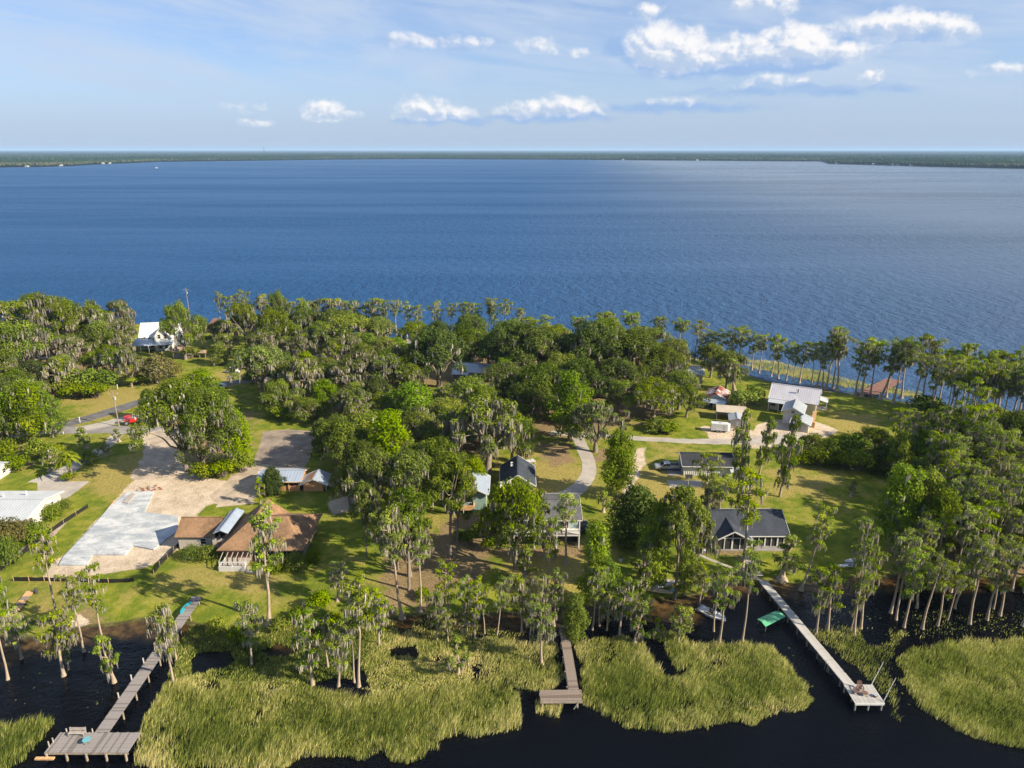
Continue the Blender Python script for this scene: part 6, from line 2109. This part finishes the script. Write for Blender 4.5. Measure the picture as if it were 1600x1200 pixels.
def lounge_chair(label, x, y, z, rot):
    t = thing('deck_chair', label, 'chair', (x, y, z), R(rot), 'chairs on the white dock')
    for i in range(4):
        MB().slab([(-0.28, -0.3 + i * 0.15, 0.38 - i * 0.03), (0.28, -0.3 + i * 0.15, 0.38 - i * 0.03), (0.28, -0.17 + i * 0.15, 0.355 - i * 0.03), (-0.28, -0.17 + i * 0.15, 0.355 - i * 0.03)], 0.03).build('seat_slat', MAT['chair_brown'], t)
    for i in range(5):
        MB().bar((-0.24 + i * 0.12, 0.25, 0.28), (-0.30 + i * 0.15, 0.62, 1.05 + 0.08 * (2 - abs(i - 2))), 0.10, 0.03).build('back_slat', MAT['chair_brown'], t)
    for sx in (-1, 1):
        MB().box(sx * 0.36 - 0.07, sx * 0.36 + 0.07, -0.38, 0.38, 0.56, 0.6).build('arm', MAT['chair_brown'], t)
        MB().box(sx * 0.33 - 0.04, sx * 0.33 + 0.04, -0.36, -0.28, 0, 0.56).build('leg', MAT['chair_brown'], t)
        MB().bar((sx * 0.33, 0.3, 0.56), (sx * 0.33, 0.5, 0.0), 0.07).build('leg', MAT['chair_brown'], t)
    return t


lounge_chair('brown slatted deck chair with its back to the marsh on the white dock', xa + pcx - 0.15, ya + pcy + 0.75, 1.30, -8)
lounge_chair('brown slatted deck chair nearest the walkway on the white dock', xa + pcx - 0.95, ya + pcy + 0.05, 1.30, 70)
t_ = thing('fire_bowl_table', 'low dark round table between the deck chairs on the white dock', 'table', (xa + pcx + 0.05, ya + pcy - 0.25, 1.30))
MB().cyl((0, 0, 0.36), (0, 0, 0.42), 0.42, 0.42, 14).build('table_top', MAT['chair_brown'], t_)
for i in range(4):
    a = i * math.pi / 2 + 0.6
    MB().bar((0.5 * math.cos(a), 0.5 * math.sin(a), 0), (0.15 * math.cos(a), 0.15 * math.sin(a), 0.37), 0.05).build('leg', MAT['chair_brown'], t_)
t_ = thing('cooler_box', 'small brown box near the outer corner of the white dock', 'box', (xa + pcx + 1.45, ya + pcy - 0.55, 1.30), R(30))
MB().box(-0.28, 0.28, -0.18, 0.18, 0, 0.3).build('body', MAT['chair_brown'], t_)
MB().box(-0.30, 0.30, -0.20, 0.20, 0.3, 0.36).build('lid', MAT['boat_grey'], t_)

# green floating platform beside the white dock
gq = [G(a, b, 0.9) for a, b in ((1183, 968), (1212, 955), (1228, 964), (1196, 980))]
gcx, gcy = sum(p[0] for p in gq) / 4, sum(p[1] for p in gq) / 4
t_ = thing('boat_lift_cover', 'flat green metal boat-lift cover beside the white dock', 'boat lift', (gcx, gcy, 0))
for half in (0, 1):
    a, b, c, dd_ = [Vector((p[0] - gcx, p[1] - gcy, 1.0)) for p in gq]
    m0, m1 = (a + dd_) / 2, (b + c) / 2
    m0.z = m1.z = 1.25
    qd = [a, b, m1, m0] if half == 0 else [m0, m1, c, dd_]
    qd = qd[::-1]
    MB().slab([tuple(v) for v in qd], 0.06).build('roof_panel', MAT['green_metal'], t_)
piles(t_, [((p[0] - gcx) * 0.9, (p[1] - gcy) * 0.9) for p in gq], 0.96, 'steel', 0.07)

# red-brown dock and long pier on the far side
def simple_dock(name, label, a, b, width, mat, z=1.2):
    t = thing(name, label, 'dock', (a[0], a[1], 0))
    v = Vector((b[0] - a[0], b[1] - a[1], 0))
    planks(t, 0, 0, v.x, v.y, width, 0.9, [mat], z, 0.12, 0.04, seed=9)
    u_ = v.normalized()
    s = Vector((-u_.y, u_.x, 0)) * (width / 2 - 0.15)
    k = int(v.length / 4)
    piles(t, [tuple((u_ * (1 + i * 4) + s * sg)[:2]) for i in range(k) for sg in (-1, 1)], z - 0.1)
    return t


simple_dock('red_dock', 'broad red-brown dock among the far-shore cypresses', G(1352, 616, 1.2), G(1398, 593, 1.2), 5.0, 'red_deck')
simple_dock('pier', 'long grey pier running into the lake behind the central woods', G(602, 549, 1.2), G(652, 530, 1.2), 3.0, 'weathered_plank')
simple_dock('far_dock', 'slender dock crossing open water near the palm-like cypresses', G(322, 515, 1.2), G(338, 497, 1.2), 2.4, 'red_deck')


# ------------------------------------------------------------------ boats
def hull(length, beam, depth, n=11, sharp=1.0, transom=False):
    """open double-ended hull as rings of five points"""
    V, F = [], []
    for i in range(n):
        s = i / (n - 1) * 2 - 1
        k = max(0.02, (1 - abs(s) ** 2.2) ** 0.8) if not (transom and s < 0) else max(0.02, 1 - 0.15 * abs(s))
        yb = beam / 2 * k
        rise = 0.22 * depth * abs(s) ** 3
        V += [(s * length / 2, -yb, depth + rise), (s * length / 2, -yb * 0.8, depth * 0.35), (s * length / 2, 0, rise * 0.5), (s * length / 2, yb * 0.8, depth * 0.35), (s * length / 2, yb, depth + rise)]
    for i in range(n - 1):
        for j in range(4):
            a = i * 5 + j
            F.append((a, a + 1, a + 6, a + 5))
    return V, F


def canoe(name, label, px, py, z, length, beam, rot, mat, deckmat=None, roll=0.0, group='canoes and kayaks drawn up ashore', depth=0.38):
    x, y = G(px, py, max(z, 0))
    t = thing(name, label, 'canoe' if 'canoe' in name else 'kayak', (x, y, z), R(rot), group)
    t.rotation_euler = (roll, 0, R(rot))
    V, F = hull(length, beam, depth)
    me = bpy.data.meshes.new('hull')
    me.from_pydata(V, [], F)
    me.materials.append(MAT[mat])
    o = link(bpy.data.objects.new('hull', me), t)
    md = o.modifiers.new('solid', 'SOLIDIFY')
    md.thickness = 0.04
    if deckmat:
        n = 11
        for rng_, nm in ((range(0, 4), 'aft_deck'), (range(6, n - 1), 'fore_deck')):
            top = [(V[i * 5][0], 0, V[i * 5][2] + 0.07) for i in range(n)]
            vs, fs = [], []
            ids = list(rng_) + [rng_[-1] + 1]
            for i in ids:
                vs += [V[i * 5], top[i], V[i * 5 + 4]]
            for k in range(len(ids) - 1):
                a = 3 * k
                fs += [(a, a + 3, a + 4, a + 1), (a + 1, a + 4, a + 5, a + 2)]
            MB().add(vs, fs).build(nm, MAT[deckmat], t)
        MB().cbox((0, 0, depth * 0.55), (0.45, beam * 0.6, 0.08)).build('seat', MAT['vinyl_dark'], t)
    else:
        for xx in (-length * 0.25, length * 0.22):
            MB().cbox((xx, 0, depth * 0.8), (0.22, beam * 0.8, 0.04)).build('seat', MAT['lumber'], t)
        MB().cbox((0, 0, depth * 0.95), (0.07, beam * 0.9, 0.05)).build('thwart', MAT['lumber'], t)
    return t


canoe('canoe', 'tan canoe on the mud, nearest the water below the bright green trees', 1029, 925, 0.75, 4.9, 0.95, -14, 'boat_tan')
canoe('kayak', 'white kayak lying behind the tan canoe', 1036, 917, 0.85, 4.2, 0.8, 18, 'boat_white', 'boat_white')
canoe('canoe', 'long white canoe pulled up behind the pale blue kayak', 1052, 911, 0.9, 5.0, 0.9, -14, 'boat_white')
canoe('kayak', 'pale blue kayak on the mud beside the tan canoe', 1057, 922, 0.75, 3.6, 0.85, 30, 'teal_pale', 'teal_pale')
canoe('kayak', 'upper white kayak on the shaded lawn near the flooded cypresses', 1335, 878, 0.95, 4.2, 1.3, 8, 'boat_white', 'boat_white')
canoe('kayak', 'lower white kayak on the shaded lawn near the flooded cypresses', 1328, 885, 0.95, 5.0, 0.85, 6, 'boat_white', 'boat_white')
canoe('kayak', 'upper turquoise kayak leaning along the grey plank dock', 289, 952, 0.95, 3.6, 0.95, 84, 'teal_plastic', 'teal_plastic', 0.5)
canoe('kayak', 'lower turquoise kayak leaning along the grey plank dock', 278, 972, 0.6, 3.4, 0.9, 86, 'teal_plastic', 'teal_plastic', 0.5)

bx_, by_ = G(1113, 959, 0.3)
t_ = thing('fishing_boat', 'white flat-bottomed boat floating between cypress trunks', 'boat', (bx_, by_, 0.0), R(-42))
V, F = hull(4.9, 2.1, 0.6, transom=True)
me = bpy.data.meshes.new('hull')
me.from_pydata(V, [], F + [(4, 3, 2, 1, 0)])
me.materials.append(MAT['boat_white'])
o = link(bpy.data.objects.new('hull', me), t_)
o.location = (0, 0, -0.12)
o.modifiers.new('solid', 'SOLIDIFY').thickness = 0.06
MB().prism([(-2.35, -0.85), (-0.9, -0.95), (-0.9, 0.95), (-2.35, 0.85)], 'z', 0.36, 0.44).build('stern_deck', MAT['boat_white'], t_)
MB().prism([(0.8, -0.92), (1.7, -0.6), (2.25, 0), (1.7, 0.6), (0.8, 0.92)], 'z', 0.40, 0.48).build('bow_deck', MAT['boat_white'], t_)
MB().prism([(-0.9, -0.9), (0.8, -0.88), (0.8, 0.88), (-0.9, 0.9)], 'z', 0.02, 0.10).build('cockpit_floor', MAT['boat_grey'], t_)
for yy in (-0.4, 0.4):
    s = MB().cbox((-0.35, yy, 0.36), (0.5, 0.5, 0.35)).build('seat', MAT['vinyl_dark'], t_)
    MB().cbox((-0.58, yy, 0.68), (0.1, 0.5, 0.4)).build('backrest', MAT['vinyl_dark'], s)
MB().cbox((0.35, 0.3, 0.42), (0.35, 0.6, 0.55)).build('console', MAT['boat_white'], t_)
MB().cbox((-2.6, 0, 0.55), (0.35, 0.4, 0.7)).build('outboard_motor', MAT['vinyl_dark'], t_)

wx, wy = G(245, 263, 0)
t_ = thing('motor_boat', 'tiny white boat out on the open lake near the far shore', 'boat', (wx, wy, 0.0), R(20))
V, F = hull(12, 4.0, 1.6, transom=True)
me = bpy.data.meshes.new('hull')
me.from_pydata(V, [], F + [(4, 3, 2, 1, 0)])
me.materials.append(MAT['boat_white'])
link(bpy.data.objects.new('hull', me), t_)
MB().box(-4.0, 2.0, -1.5, 1.5, 1.0, 4.4).build('cabin', MAT['boat_white'], t_)
MB().box(-2.2, 2.4, -1.6, 1.6, 4.4, 4.6).build('canopy', MAT['boat_white'], t_)

# ------------------------------------------------------------------ vehicles
def wheel(parent, x, y, r0, w_):
    t = MB().cyl((x, y - w_ / 2, r0), (x, y + w_ / 2, r0), r0, r0, 14).build('wheel', MAT['tyre'], parent)
    sg = -1 if y < 0 else 1
    MB().cyl((x, y + sg * (w_ / 2 - 0.03), r0), (x, y + sg * (w_ / 2 + 0.02), r0), r0 * 0.6, r0 * 0.55, 10).build('rim', MAT['steel'], t)


def pickup(label, px, py, rot, mat, name='pickup_truck'):
    x, y = G(px, py)
    t = thing(name, label, 'truck', (x, y, 1.02), R(rot))
    W2 = 0.98
    MB().prism([(-2.9, 0.55), (2.85, 0.5), (2.95, 0.75), (2.85, 1.02), (1.55, 1.14), (-2.9, 1.14), (-2.98, 0.85)], 'y', -W2, W2).build('body', MAT[mat], t, 0.05)
    MB().prism([(-0.72, 1.12), (1.6, 1.12), (0.85, 1.80), (-0.62, 1.84)], 'y', -0.86, 0.86).build('cab', MAT[mat], t, 0.06)
    for sg in (-1, 1):
        y_0, y_1 = sorted((sg * 0.855, sg * 0.875))
        MB().prism([(-0.55, 1.2), (0.30, 1.2), (0.30, 1.72), (-0.5, 1.74)], 'y', y_0, y_1).build('side_window', MAT['glass'], t)
        MB().prism([(0.38, 1.2), (1.38, 1.2), (0.82, 1.70), (0.38, 1.72)], 'y', y_0, y_1).build('side_window', MAT['glass'], t)
        MB().cbox((1.25, sg * 1.06, 1.24), (0.14, 0.2, 0.2)).build('mirror', MAT['vinyl_dark'], t)
        d = MB().prism([(0.33, 0.62), (1.4, 0.62), (1.4, 1.1), (0.33, 1.1)], 'y', *sorted((sg * 0.975, sg * 0.988))).build('door', MAT[mat], t)
        MB().cbox((0.5, sg * 1.0, 1.0), (0.18, 0.03, 0.05)).build('handle', MAT['vinyl_dark'], d)
        MB().cbox((2.9, sg * 0.72, 0.86), (0.08, 0.36, 0.18)).build('headlight', MAT['lamp_clear'], t)
        MB().cbox((-2.95, sg * 0.86, 0.92), (0.05, 0.16, 0.32)).build('tail_light', MAT['lamp_red'], t)
    MB().slab([(1.56, -0.76, 1.16), (1.56, 0.76, 1.16), (0.9, 0.74, 1.77), (0.9, -0.74, 1.77)], 0.03).build('windscreen', MAT['glass'], t).location = (0.03, 0, 0.015)
    MB().slab([(-0.74, 0.7, 1.2), (-0.74, -0.7, 1.2), (-0.65, -0.7, 1.76), (-0.65, 0.7, 1.76)], 0.02).build('rear_window', MAT['glass'], t)
    MB().box(-2.8, -0.85, -0.82, 0.82, 1.141, 1.165).build('bed_liner', MAT['vinyl_dark'], t)
    for sg in (-1, 1):
        MB().box(-2.88, -0.78, sg * 0.9 - 0.08, sg * 0.9 + 0.08, 1.13, 1.30).build('bed_rail', MAT[mat], t)
    MB().box(-2.96, -2.84, -0.95, 0.95, 1.1, 1.30).build('tailgate', MAT[mat], t)
    MB().cbox((2.97, 0, 0.62), (0.12, 1.9, 0.2)).build('bumper', MAT['steel'], t)
    for xx in (-1.85, 1.85):
        for yy in (-0.9, 0.9):
            wheel(t, xx, yy, 0.40, 0.26)
    return t


pickup('silver four-door pickup truck parked left of the white garage', 1042, 733, 178, 'silver_paint')

x, y = G(1124, 674)
t_ = thing('cargo_trailer', 'white enclosed cargo trailer parked by the grey shed', 'trailer', (x, y, 1.0), R(-12))
MB().box(-2.4, 2.1, -1.0, 1.0, 0.5, 2.55).build('body', MAT['boat_white'], t_, 0.06)
MB().prism([(2.1, -1.0), (2.75, 0), (2.1, 1.0)], 'z', 0.5, 2.5).build('nose', MAT['boat_white'], t_)
MB().cyl((2.6, 0, 0.55), (3.6, 0, 0.55), 0.06, 0.06, 6).build('tongue', MAT['steel'], t_)
for yy in (-0.98, 0.98):
    wheel(t_, -0.6, yy, 0.36, 0.22)
    wheel(t_, 0.2, yy, 0.36, 0.22)
    MB().cbox((-0.2, yy + (0.08 if yy > 0 else -0.08), 0.80), (1.7, 0.22, 0.08)).build('fender', MAT['boat_white'], t_)
d = MB().box(1.1, 1.8, -1.04, -1.005, 0.65, 2.3).build('side_door', MAT['white_boards'], t_)
MB().cbox((1.25, -1.06, 1.4), (0.12, 0.03, 0.08)).build('handle', MAT['steel'], d)
for yy in (-0.7, 0.7):
    MB().cbox((-2.43, yy, 0.75), (0.04, 0.14, 0.2)).build('tail_light', MAT['lamp_red'], t_)
MB().cbox((0.2, 0, 2.62), (0.5, 0.5, 0.16)).build('roof_vent', MAT['boat_grey'], t_)


def car(label, px, py, rot, mat, L=4.6, Hh=1.5, name='parked_car', cat='car', group=None):
    x, y = G(px, py)
    t = thing(name, label, cat, (x, y, 1.02), R(rot), group)
    MB().prism([(-L / 2, 0.4), (L / 2, 0.35), (L / 2, 0.7), (L * 0.26, 0.92), (-L * 0.5, 0.95)], 'y', -0.9, 0.9).build('body', MAT[mat], t, 0.06)
    MB().prism([(-L * 0.46, 0.92), (L * 0.27, 0.9), (L * 0.10, Hh), (-L * 0.36, Hh)], 'y', -0.78, 0.78).build('cabin', MAT[mat], t, 0.05)
    for sg in (-1, 1):
        MB().prism([(-L * 0.40, 0.98), (L * 0.20, 0.98), (L * 0.08, Hh - 0.1), (-L * 0.34, Hh - 0.1)], 'y', *sorted((sg * 0.782, sg * 0.80))).build('side_window', MAT['glass'], t)
        MB().cbox((L / 2 + 0.01, sg * 0.6, 0.66), (0.05, 0.3, 0.14)).build('headlight', MAT['lamp_clear'], t)
    for xx in (-L * 0.3, L * 0.3):
        for yy in (-0.82, 0.82):
            wheel(t, xx, yy, 0.33, 0.22)
    return t


car('white car parked nearest the big oak left of the gravel lot', 390, 592, 150, 'boat_white', group='cars under the oaks')
car('white van parked behind the oak, uppermost of the white vehicles', 363, 583, 160, 'boat_white', 5.4, 2.2, 'parked_van', 'van', 'cars under the oaks')
car('white car half hidden by leaves left of the white van', 343, 606, 170, 'boat_white', group='cars under the oaks')
car('white car lowest of those hidden beside the big bright oak', 334, 618, 165, 'boat_white', group='cars under the oaks')
car('dark car parked at the right wall of the balcony house', 911, 826, 92, 'vinyl_dark', 4.4)
car('dark car parked beside the grey-roofed house in the woods', 752, 594, 60, 'vinyl_dark', 4.4)

# red garden tractor by the lane
x, y = G(206, 663)
t_ = thing('red_tractor', 'bright red tractor parked beside the pale lane', 'tractor', (x, y, 1.0), R(15))
MB().prism([(-0.2, 0.7), (1.7, 0.75), (1.7, 1.5), (-0.2, 1.6)], 'y', -0.45, 0.45).build('hood', MAT['red_paint'], t_, 0.05)
MB().prism([(-1.6, 0.6), (-0.2, 0.6), (-0.2, 1.1), (-1.6, 1.2)], 'y', -0.5, 0.5).build('chassis', MAT['red_paint'], t_)
MB().box(-1.5, -0.1, -0.75, 0.75, 2.45, 2.58).build('canopy', MAT['red_paint'], t_)
for xx, yy in ((-1.4, -0.65), (-1.4, 0.65), (-0.2, -0.65), (-0.2, 0.65)):
    MB().bar((xx, yy, 1.0), (xx, yy, 2.45), 0.07).build('canopy_post', MAT['red_paint'], t_)
MB().cbox((-1.0, 0, 1.4), (0.5, 0.5, 0.5)).build('seat', MAT['vinyl_dark'], t_)
for yy in (-0.75, 0.75):
    wheel(t_, -1.1, yy, 0.72, 0.36)
    wheel(t_, 1.2, yy * 0.85, 0.42, 0.24)
    MB().cbox((-1.1, yy, 1.52), (1.1, 0.42, 0.08)).build('fender', MAT['red_paint'], t_)
MB().slab([(1.9, -0.9, 0.2), (1.9, 0.9, 0.2), (2.2, 0.9, 0.9), (2.2, -0.9, 0.9)], 0.06).build('front_blade', MAT['red_paint'], t_)

# ------------------------------------------------------------------ poles, posts, fences, small yard things
def utility_pole(label, px, py, h, rot=0.0):
    x, y = G(px, py)
    t = thing('utility_pole', label, 'pole', (x, y, 1.0), R(rot), 'utility poles')
    MB().cyl((0, 0, -0.2), (0, 0, h), 0.17, 0.11, 8).build('shaft', MAT['pole_wood'], t)
    ca_ = MB().box(-1.2, 1.2, -0.06, 0.06, h - 1.0, h - 0.85).build('crossarm', MAT['pole_wood'], t)
    for xx in (-1.1, 0.0, 1.1):
        MB().cyl((xx, 0, h - 0.85), (xx, 0, h - 0.6), 0.06, 0.04, 6).build('insulator', MAT['white_trim'], ca_)
    MB().cyl((0.28, 0, h - 2.6), (0.28, 0, h - 1.7), 0.22, 0.22, 10).build('transformer', MAT['boat_grey'], t)
    return t


utility_pole('grey utility pole with crossarm beside the asphalt road', 186, 666, 10.5, 10)
utility_pole('thin utility pole rising above the trees near the tall white house', 298, 505, 16, 0)

def post_lamp(name, label, px, py, h, top, cat='post'):
    x, y = G(px, py)
    t = thing(name, label, cat, (x, y, 1.0))
    MB().cyl((0, 0, -0.1), (0, 0, h), 0.05, 0.045, 6).build('post', MAT['white_trim'], t)
    if top == 'house':
        b = MB().box(-0.25, 0.25, -0.2, 0.2, h, h + 0.4).build('box', MAT['white_trim'], t)
        MB().prism([(-0.32, h + 0.4), (0.32, h + 0.4), (0, h + 0.65)], 'y', -0.26, 0.26).build('roof', MAT['tin_roof'], b)
        MB().cyl((0, -0.21, h + 0.2), (0, -0.195, h + 0.2), 0.06, 0.06, 8).build('entrance_hole', MAT['shade_black'], b)
    else:
        b = MB().box(-0.8, 0.8, -0.05, 0.05, h - 0.4, h + 0.7).build('backboard', MAT['vinyl_dark'], t)
        MB().cyl((0, -0.3, h - 0.2), (0, -0.28, h - 0.2), 0.24, 0.24, 10).build('hoop', MAT['steel'], b)
    return t


post_lamp('bird_house', 'white bird house on a post at the edge of the right-hand lawn', 1293, 729, 3.0, 'house', 'bird house')
post_lamp('basketball_hoop', 'dark basketball backboard on a pole beside the pale concrete pad', 1075, 763, 2.8, 'hoop', 'basketball hoop')
for k, (pxx, pyy, lab) in enumerate(((184, 608, 'white marker post on the dry lawn above the asphalt road'), (99, 678, 'short white post beside the side road, left one'), (125, 660, 'short white post in the grass between road and side road'))):
    x, y = G(pxx, pyy)
    t = thing('marker_post', lab, 'post', (x, y, 1.0))
    MB().box(-0.09, 0.09, -0.09, 0.09, -0.1, 1.5).build('post', MAT['white_trim'], t)
    MB().prism([(-0.13, 1.5), (0.13, 1.5), (0, 1.66)], 'y', -0.13, 0.13).build('cap', MAT['white_trim'], t)


def silt_fence(label, pts, h=0.85):
    q = [G(a, b) for a, b in pts]
    t = thing('silt_fence', label, 'fence', (q[0][0], q[0][1], 1.0), 0, 'black silt fence round the building site')
    ox, oy = q[0]
    for i in range(len(q) - 1):
        a, b = Vector((q[i][0] - ox, q[i][1] - oy, 0)), Vector((q[i + 1][0] - ox, q[i + 1][1] - oy, 0))
        k = max(1, int((b - a).length / 2.6))
        for j in range(k):
            p0, p1 = a.lerp(b, j / k), a.lerp(b, (j + 1) / k)
            sag = random.uniform(0.0, 0.15)
            s = (p1 - p0).normalized().cross(Vector((0, 0, 1))) * 0.02
            MB().add([tuple(p0 - s - Vector((0, 0, .1))), tuple(p1 - s - Vector((0, 0, .1))), (p1.x - s.x, p1.y - s.y, h), ((p0.x + p1.x) / 2 - s.x, (p0.y + p1.y) / 2 - s.y, h - sag), (p0.x - s.x, p0.y - s.y, h),
                      tuple(p0 + s - Vector((0, 0, .1))), tuple(p1 + s - Vector((0, 0, .1))), (p1.x + s.x, p1.y + s.y, h), ((p0.x + p1.x) / 2 + s.x, (p0.y + p1.y) / 2 + s.y, h - sag), (p0.x + s.x, p0.y + s.y, h)],
                     [(0, 1, 2, 3, 4), (9, 8, 7, 6, 5), (4, 3, 8, 9), (3, 2, 7, 8)]).build('fabric_panel', MAT['black_fabric'], t)
            MB().box(p0.x - 0.04, p0.x + 0.04, p0.y - 0.09, p0.y - 0.03, -0.1, h + 0.25).build('stake', MAT['lumber'], t)
    return t


silt_fence('long black silt fence running up the left side of the building site', [(0, 893), (30, 872), (62, 845), (100, 818), (138, 793)])
silt_fence('black silt fence along the lower edge of the building site', [(22, 908), (70, 908), (120, 909), (170, 911), (210, 909)])
silt_fence('short black silt fence slanting up to the cedar-roofed house', [(241, 897), (250, 884), (262, 872), (272, 861), (284, 848)])

# weathered board walk at the left edge beside the silt fence
a, b = G(0, 882), G(58, 846)
t_ = thing('board_walk', 'weathered grey board walk beside the long silt fence', 'board walk', (a[0], a[1], 1.0))
planks(t_, 0, 0, b[0] - a[0], b[1] - a[1], 1.7, 0.5, ['weathered_plank', 'weathered_plank_dark'], 0.12, 0.08, 0.03, seed=12)
a, b = G(20, 960), G(48, 925)
t_ = thing('board_walk', 'short tan plank ramp on the grass at the left edge', 'board walk', (a[0], a[1], 1.0))
planks(t_, 0, 0, b[0] - a[0], b[1] - a[1], 1.4, 0.5, ['lumber', 'brown_plank'], 0.25, 0.1, 0.03, seed=13)

# odds and ends
def barrel(name, label, px, py, mat, r0=0.3, h=0.85, cat='barrel'):
    x, y = G(px, py)
    t = thing(name, label, cat, (x, y, 1.0))
    b = MB()
    for i, (za, zb, ra, rb) in enumerate(((0, 0.3, 0.92, 1.0), (0.3, 0.7, 1.0, 1.0), (0.7, 1.0, 1.0, 0.92))):
        b.cyl((0, 0, za * h), (0, 0, zb * h), r0 * ra, r0 * rb, 12)
    b.build('body', MAT[mat], t)
    MB().cyl((0, 0, h), (0, 0, h + 0.04), r0 * 0.96, r0 * 0.9, 12).build('lid', MAT['vinyl_dark'], t)
    return t


barrel('barrel', 'black barrel standing on the grass near the short tan plank ramp', 57, 927, 'vinyl_dark')
barrel('barrel', 'dark round fire barrel on the lawn below the silt fence', 139, 917 + 22, 'vinyl_dark', 0.45, 0.45)
barrel('planter', 'white tub on the lawn left of the bright green tree on the bank', 970, 878, 'boat_white', 0.35, 0.9, 'planter')
barrel('well_cover', 'white well cover at the edge of the right-hand shrub belt', 1331, 733, 'boat_white', 0.35, 0.5, 'well')
barrel('stone_pedestal', 'pale stone pedestal at the foot of the big mossy oak by the sandy drive', 302, 744, 'boat_white', 0.5, 0.9, 'pedestal')
barrel('floodlight_drum', 'white drum beside the left wing of the cedar-roofed house', 278, 840, 'boat_white', 0.2, 0.6, 'drum')


def table(label, px, py, rot):
    x, y = G(px, py)
    t = thing('picnic_table', label, 'table', (x, y, 1.0), R(rot))
    for i in range(3):
        MB().box(-1.0, 1.0, -0.38 + i * 0.26, -0.14 + i * 0.26, 0.72, 0.77).build('top_board', MAT['lumber'], t)
    for sy in (-0.75, 0.75):
        MB().box(-1.0, 1.0, sy - 0.14, sy + 0.14, 0.42, 0.47).build('seat_board', MAT['lumber'], t)
    for sx in (-0.7, 0.7):
        for sy in (-1, 1):
            MB().bar((sx, sy * 0.7, 0), (sx, sy * 0.2, 0.72), 0.09).build('leg', MAT['lumber'], t)
    return t


table('wooden picnic table by the far lawn under the oaks', 542, 545, 20)
x, y = G(1100, 864)
t_ = thing('wheelbarrow', 'small grey wheelbarrow on the mulch below the screened porch', 'wheelbarrow', (x, y, 1.0), R(160))
MB().prism([(-0.5, 0.35), (0.4, 0.3), (0.6, 0.7), (-0.65, 0.62)], 'y', -0.35, 0.35).build('tray', MAT['boat_grey'], t_)
for sy in (-0.25, 0.25):
    MB().bar((0.6, 0.0, 0.2), (-1.2, sy * 1.5, 0.6), 0.05).build('handle', MAT['lumber'], t_)
    MB().bar((-0.4, sy, 0.4), (-0.45, sy, 0.0), 0.05).build('leg', MAT['steel'], t_)
MB().cyl((0.65, -0.06, 0.2), (0.65, 0.06, 0.2), 0.2, 0.2, 10).build('wheel', MAT['tyre'], t_)
x, y = G(829, 724)
t_ = thing('picnic_umbrella_table', 'white square table by the curving drive behind the gabled house', 'table', (x, y, 1.0), R(25))
MB().box(-1.1, 1.1, -0.8, 0.8, 0.7, 0.78).build('table_top', MAT['boat_white'], t_)
for sx in (-0.9, 0.9):
    for sy in (-0.6, 0.6):
        MB().box(sx - 0.05, sx + 0.05, sy - 0.05, sy + 0.05, 0, 0.7).build('leg', MAT['boat_white'], t_)

# pile of bricks and blocks beside the slab
x, y = G(234, 764)
for k in range(14):
    a, rr = k * 2.4, 0.35 * math.sqrt(k)
    t = thing('block_stack', 'rough reddish block heap at the top of the foundation slab', 'blocks', (x + rr * math.cos(a) * 2.0, y + rr * math.sin(a), 1.0), k * 0.7, 'loose blocks on the building site') if k == 0 else None
    if t is not None:
        heap = t
    MB().cbox((rr * math.cos(a) * 2.2 if k else 0, rr * math.sin(a) * 1.2 if k else 0, 0.14), (0.5, 0.28, 0.28)).build('block', MAT['brick' if k % 3 else 'concrete_pale'], heap)

# distant mast and shore houses across the lake
x, y = G(414, 249, 0)
k = 1.25
t_ = thing('radio_mast', 'thin radio mast rising over the far wooded shore', 'mast', (x * k, y * k, 5))
MB().cyl((0, 0, 0), (0, 0, 104), 3.0, 1.5, 5).build('shaft', MAT['vinyl_dark'], t_)
for hh in (60, 98):
    MB().cyl((0, 0, hh), (0, 0, hh + 3), 5.0, 5.0, 6).build('platform', MAT['steel'], t_)
SH = [(42, 'white'), (95, 'grey'), (160, 'white'), (170, 'tan'), (1090, 'white'), (1308, 'white'), (1366, 'white'), (1396, 'red'), (1404, 'white'), (1425, 'white'), (975, 'white')]
for i, (sx, cl) in enumerate(SH):
    p = shore_at(float(sx))
    u_ = p / np.linalg.norm(p)
    p = p + u_ * 3
    wall_m, roof_m = {'white': ('white_siding', 'white_metal_roof'), 'grey': ('grey_siding', 'tin_roof'), 'tan': ('cream_siding', 'tan_roof'), 'red': ('cream_siding', 'rusty_roof')}[cl]
    t = thing('shore_house', '', 'house', (p[0], p[1], 1.2), R(random.uniform(-25, 25)), 'tiny houses along the far shore')
    side = ('left' if sx < 400 else 'right' if sx > 1290 else 'middle')
    same = [q for q in SH if (q[1] == cl) and (('left' if q[0] < 400 else 'right' if q[0] > 1290 else 'middle') == side)]
    o_ = '' if len(same) == 1 else ', ' + ordinal(same.index((sx, cl))) + ' from left'
    t['label'] = 'tiny ' + cl + ' house on the ' + side + ' part of the far shore' + o_
    shell(t, 15, 10, 4.5, 3, 'x', wall_m)
    gable(t, 15.4, 10.4, 4.5, 3.1, 'x', roof_m, 0.6)

# ------------------------------------------------------------------ air
hz = MB().box(-46000, 46000, -400, 52000, -3.0, 128.0)
m, n = new_mat('haze')
pv = n.node('ShaderNodeVolumePrincipled')
n.put(pv.inputs['Color'], (0.45, 0.68, 1.0))
pv.inputs['Density'].default_value = 0.00004
pv.inputs['Anisotropy'].default_value = 0.0
o = n.node('ShaderNodeOutputMaterial')
n.link(pv.outputs[0], o.inputs['Volume'])
hb = hz.build('haze', m)
tag(hb, 'pale blue haze that veils the far shore', 'haze', kind='stuff')
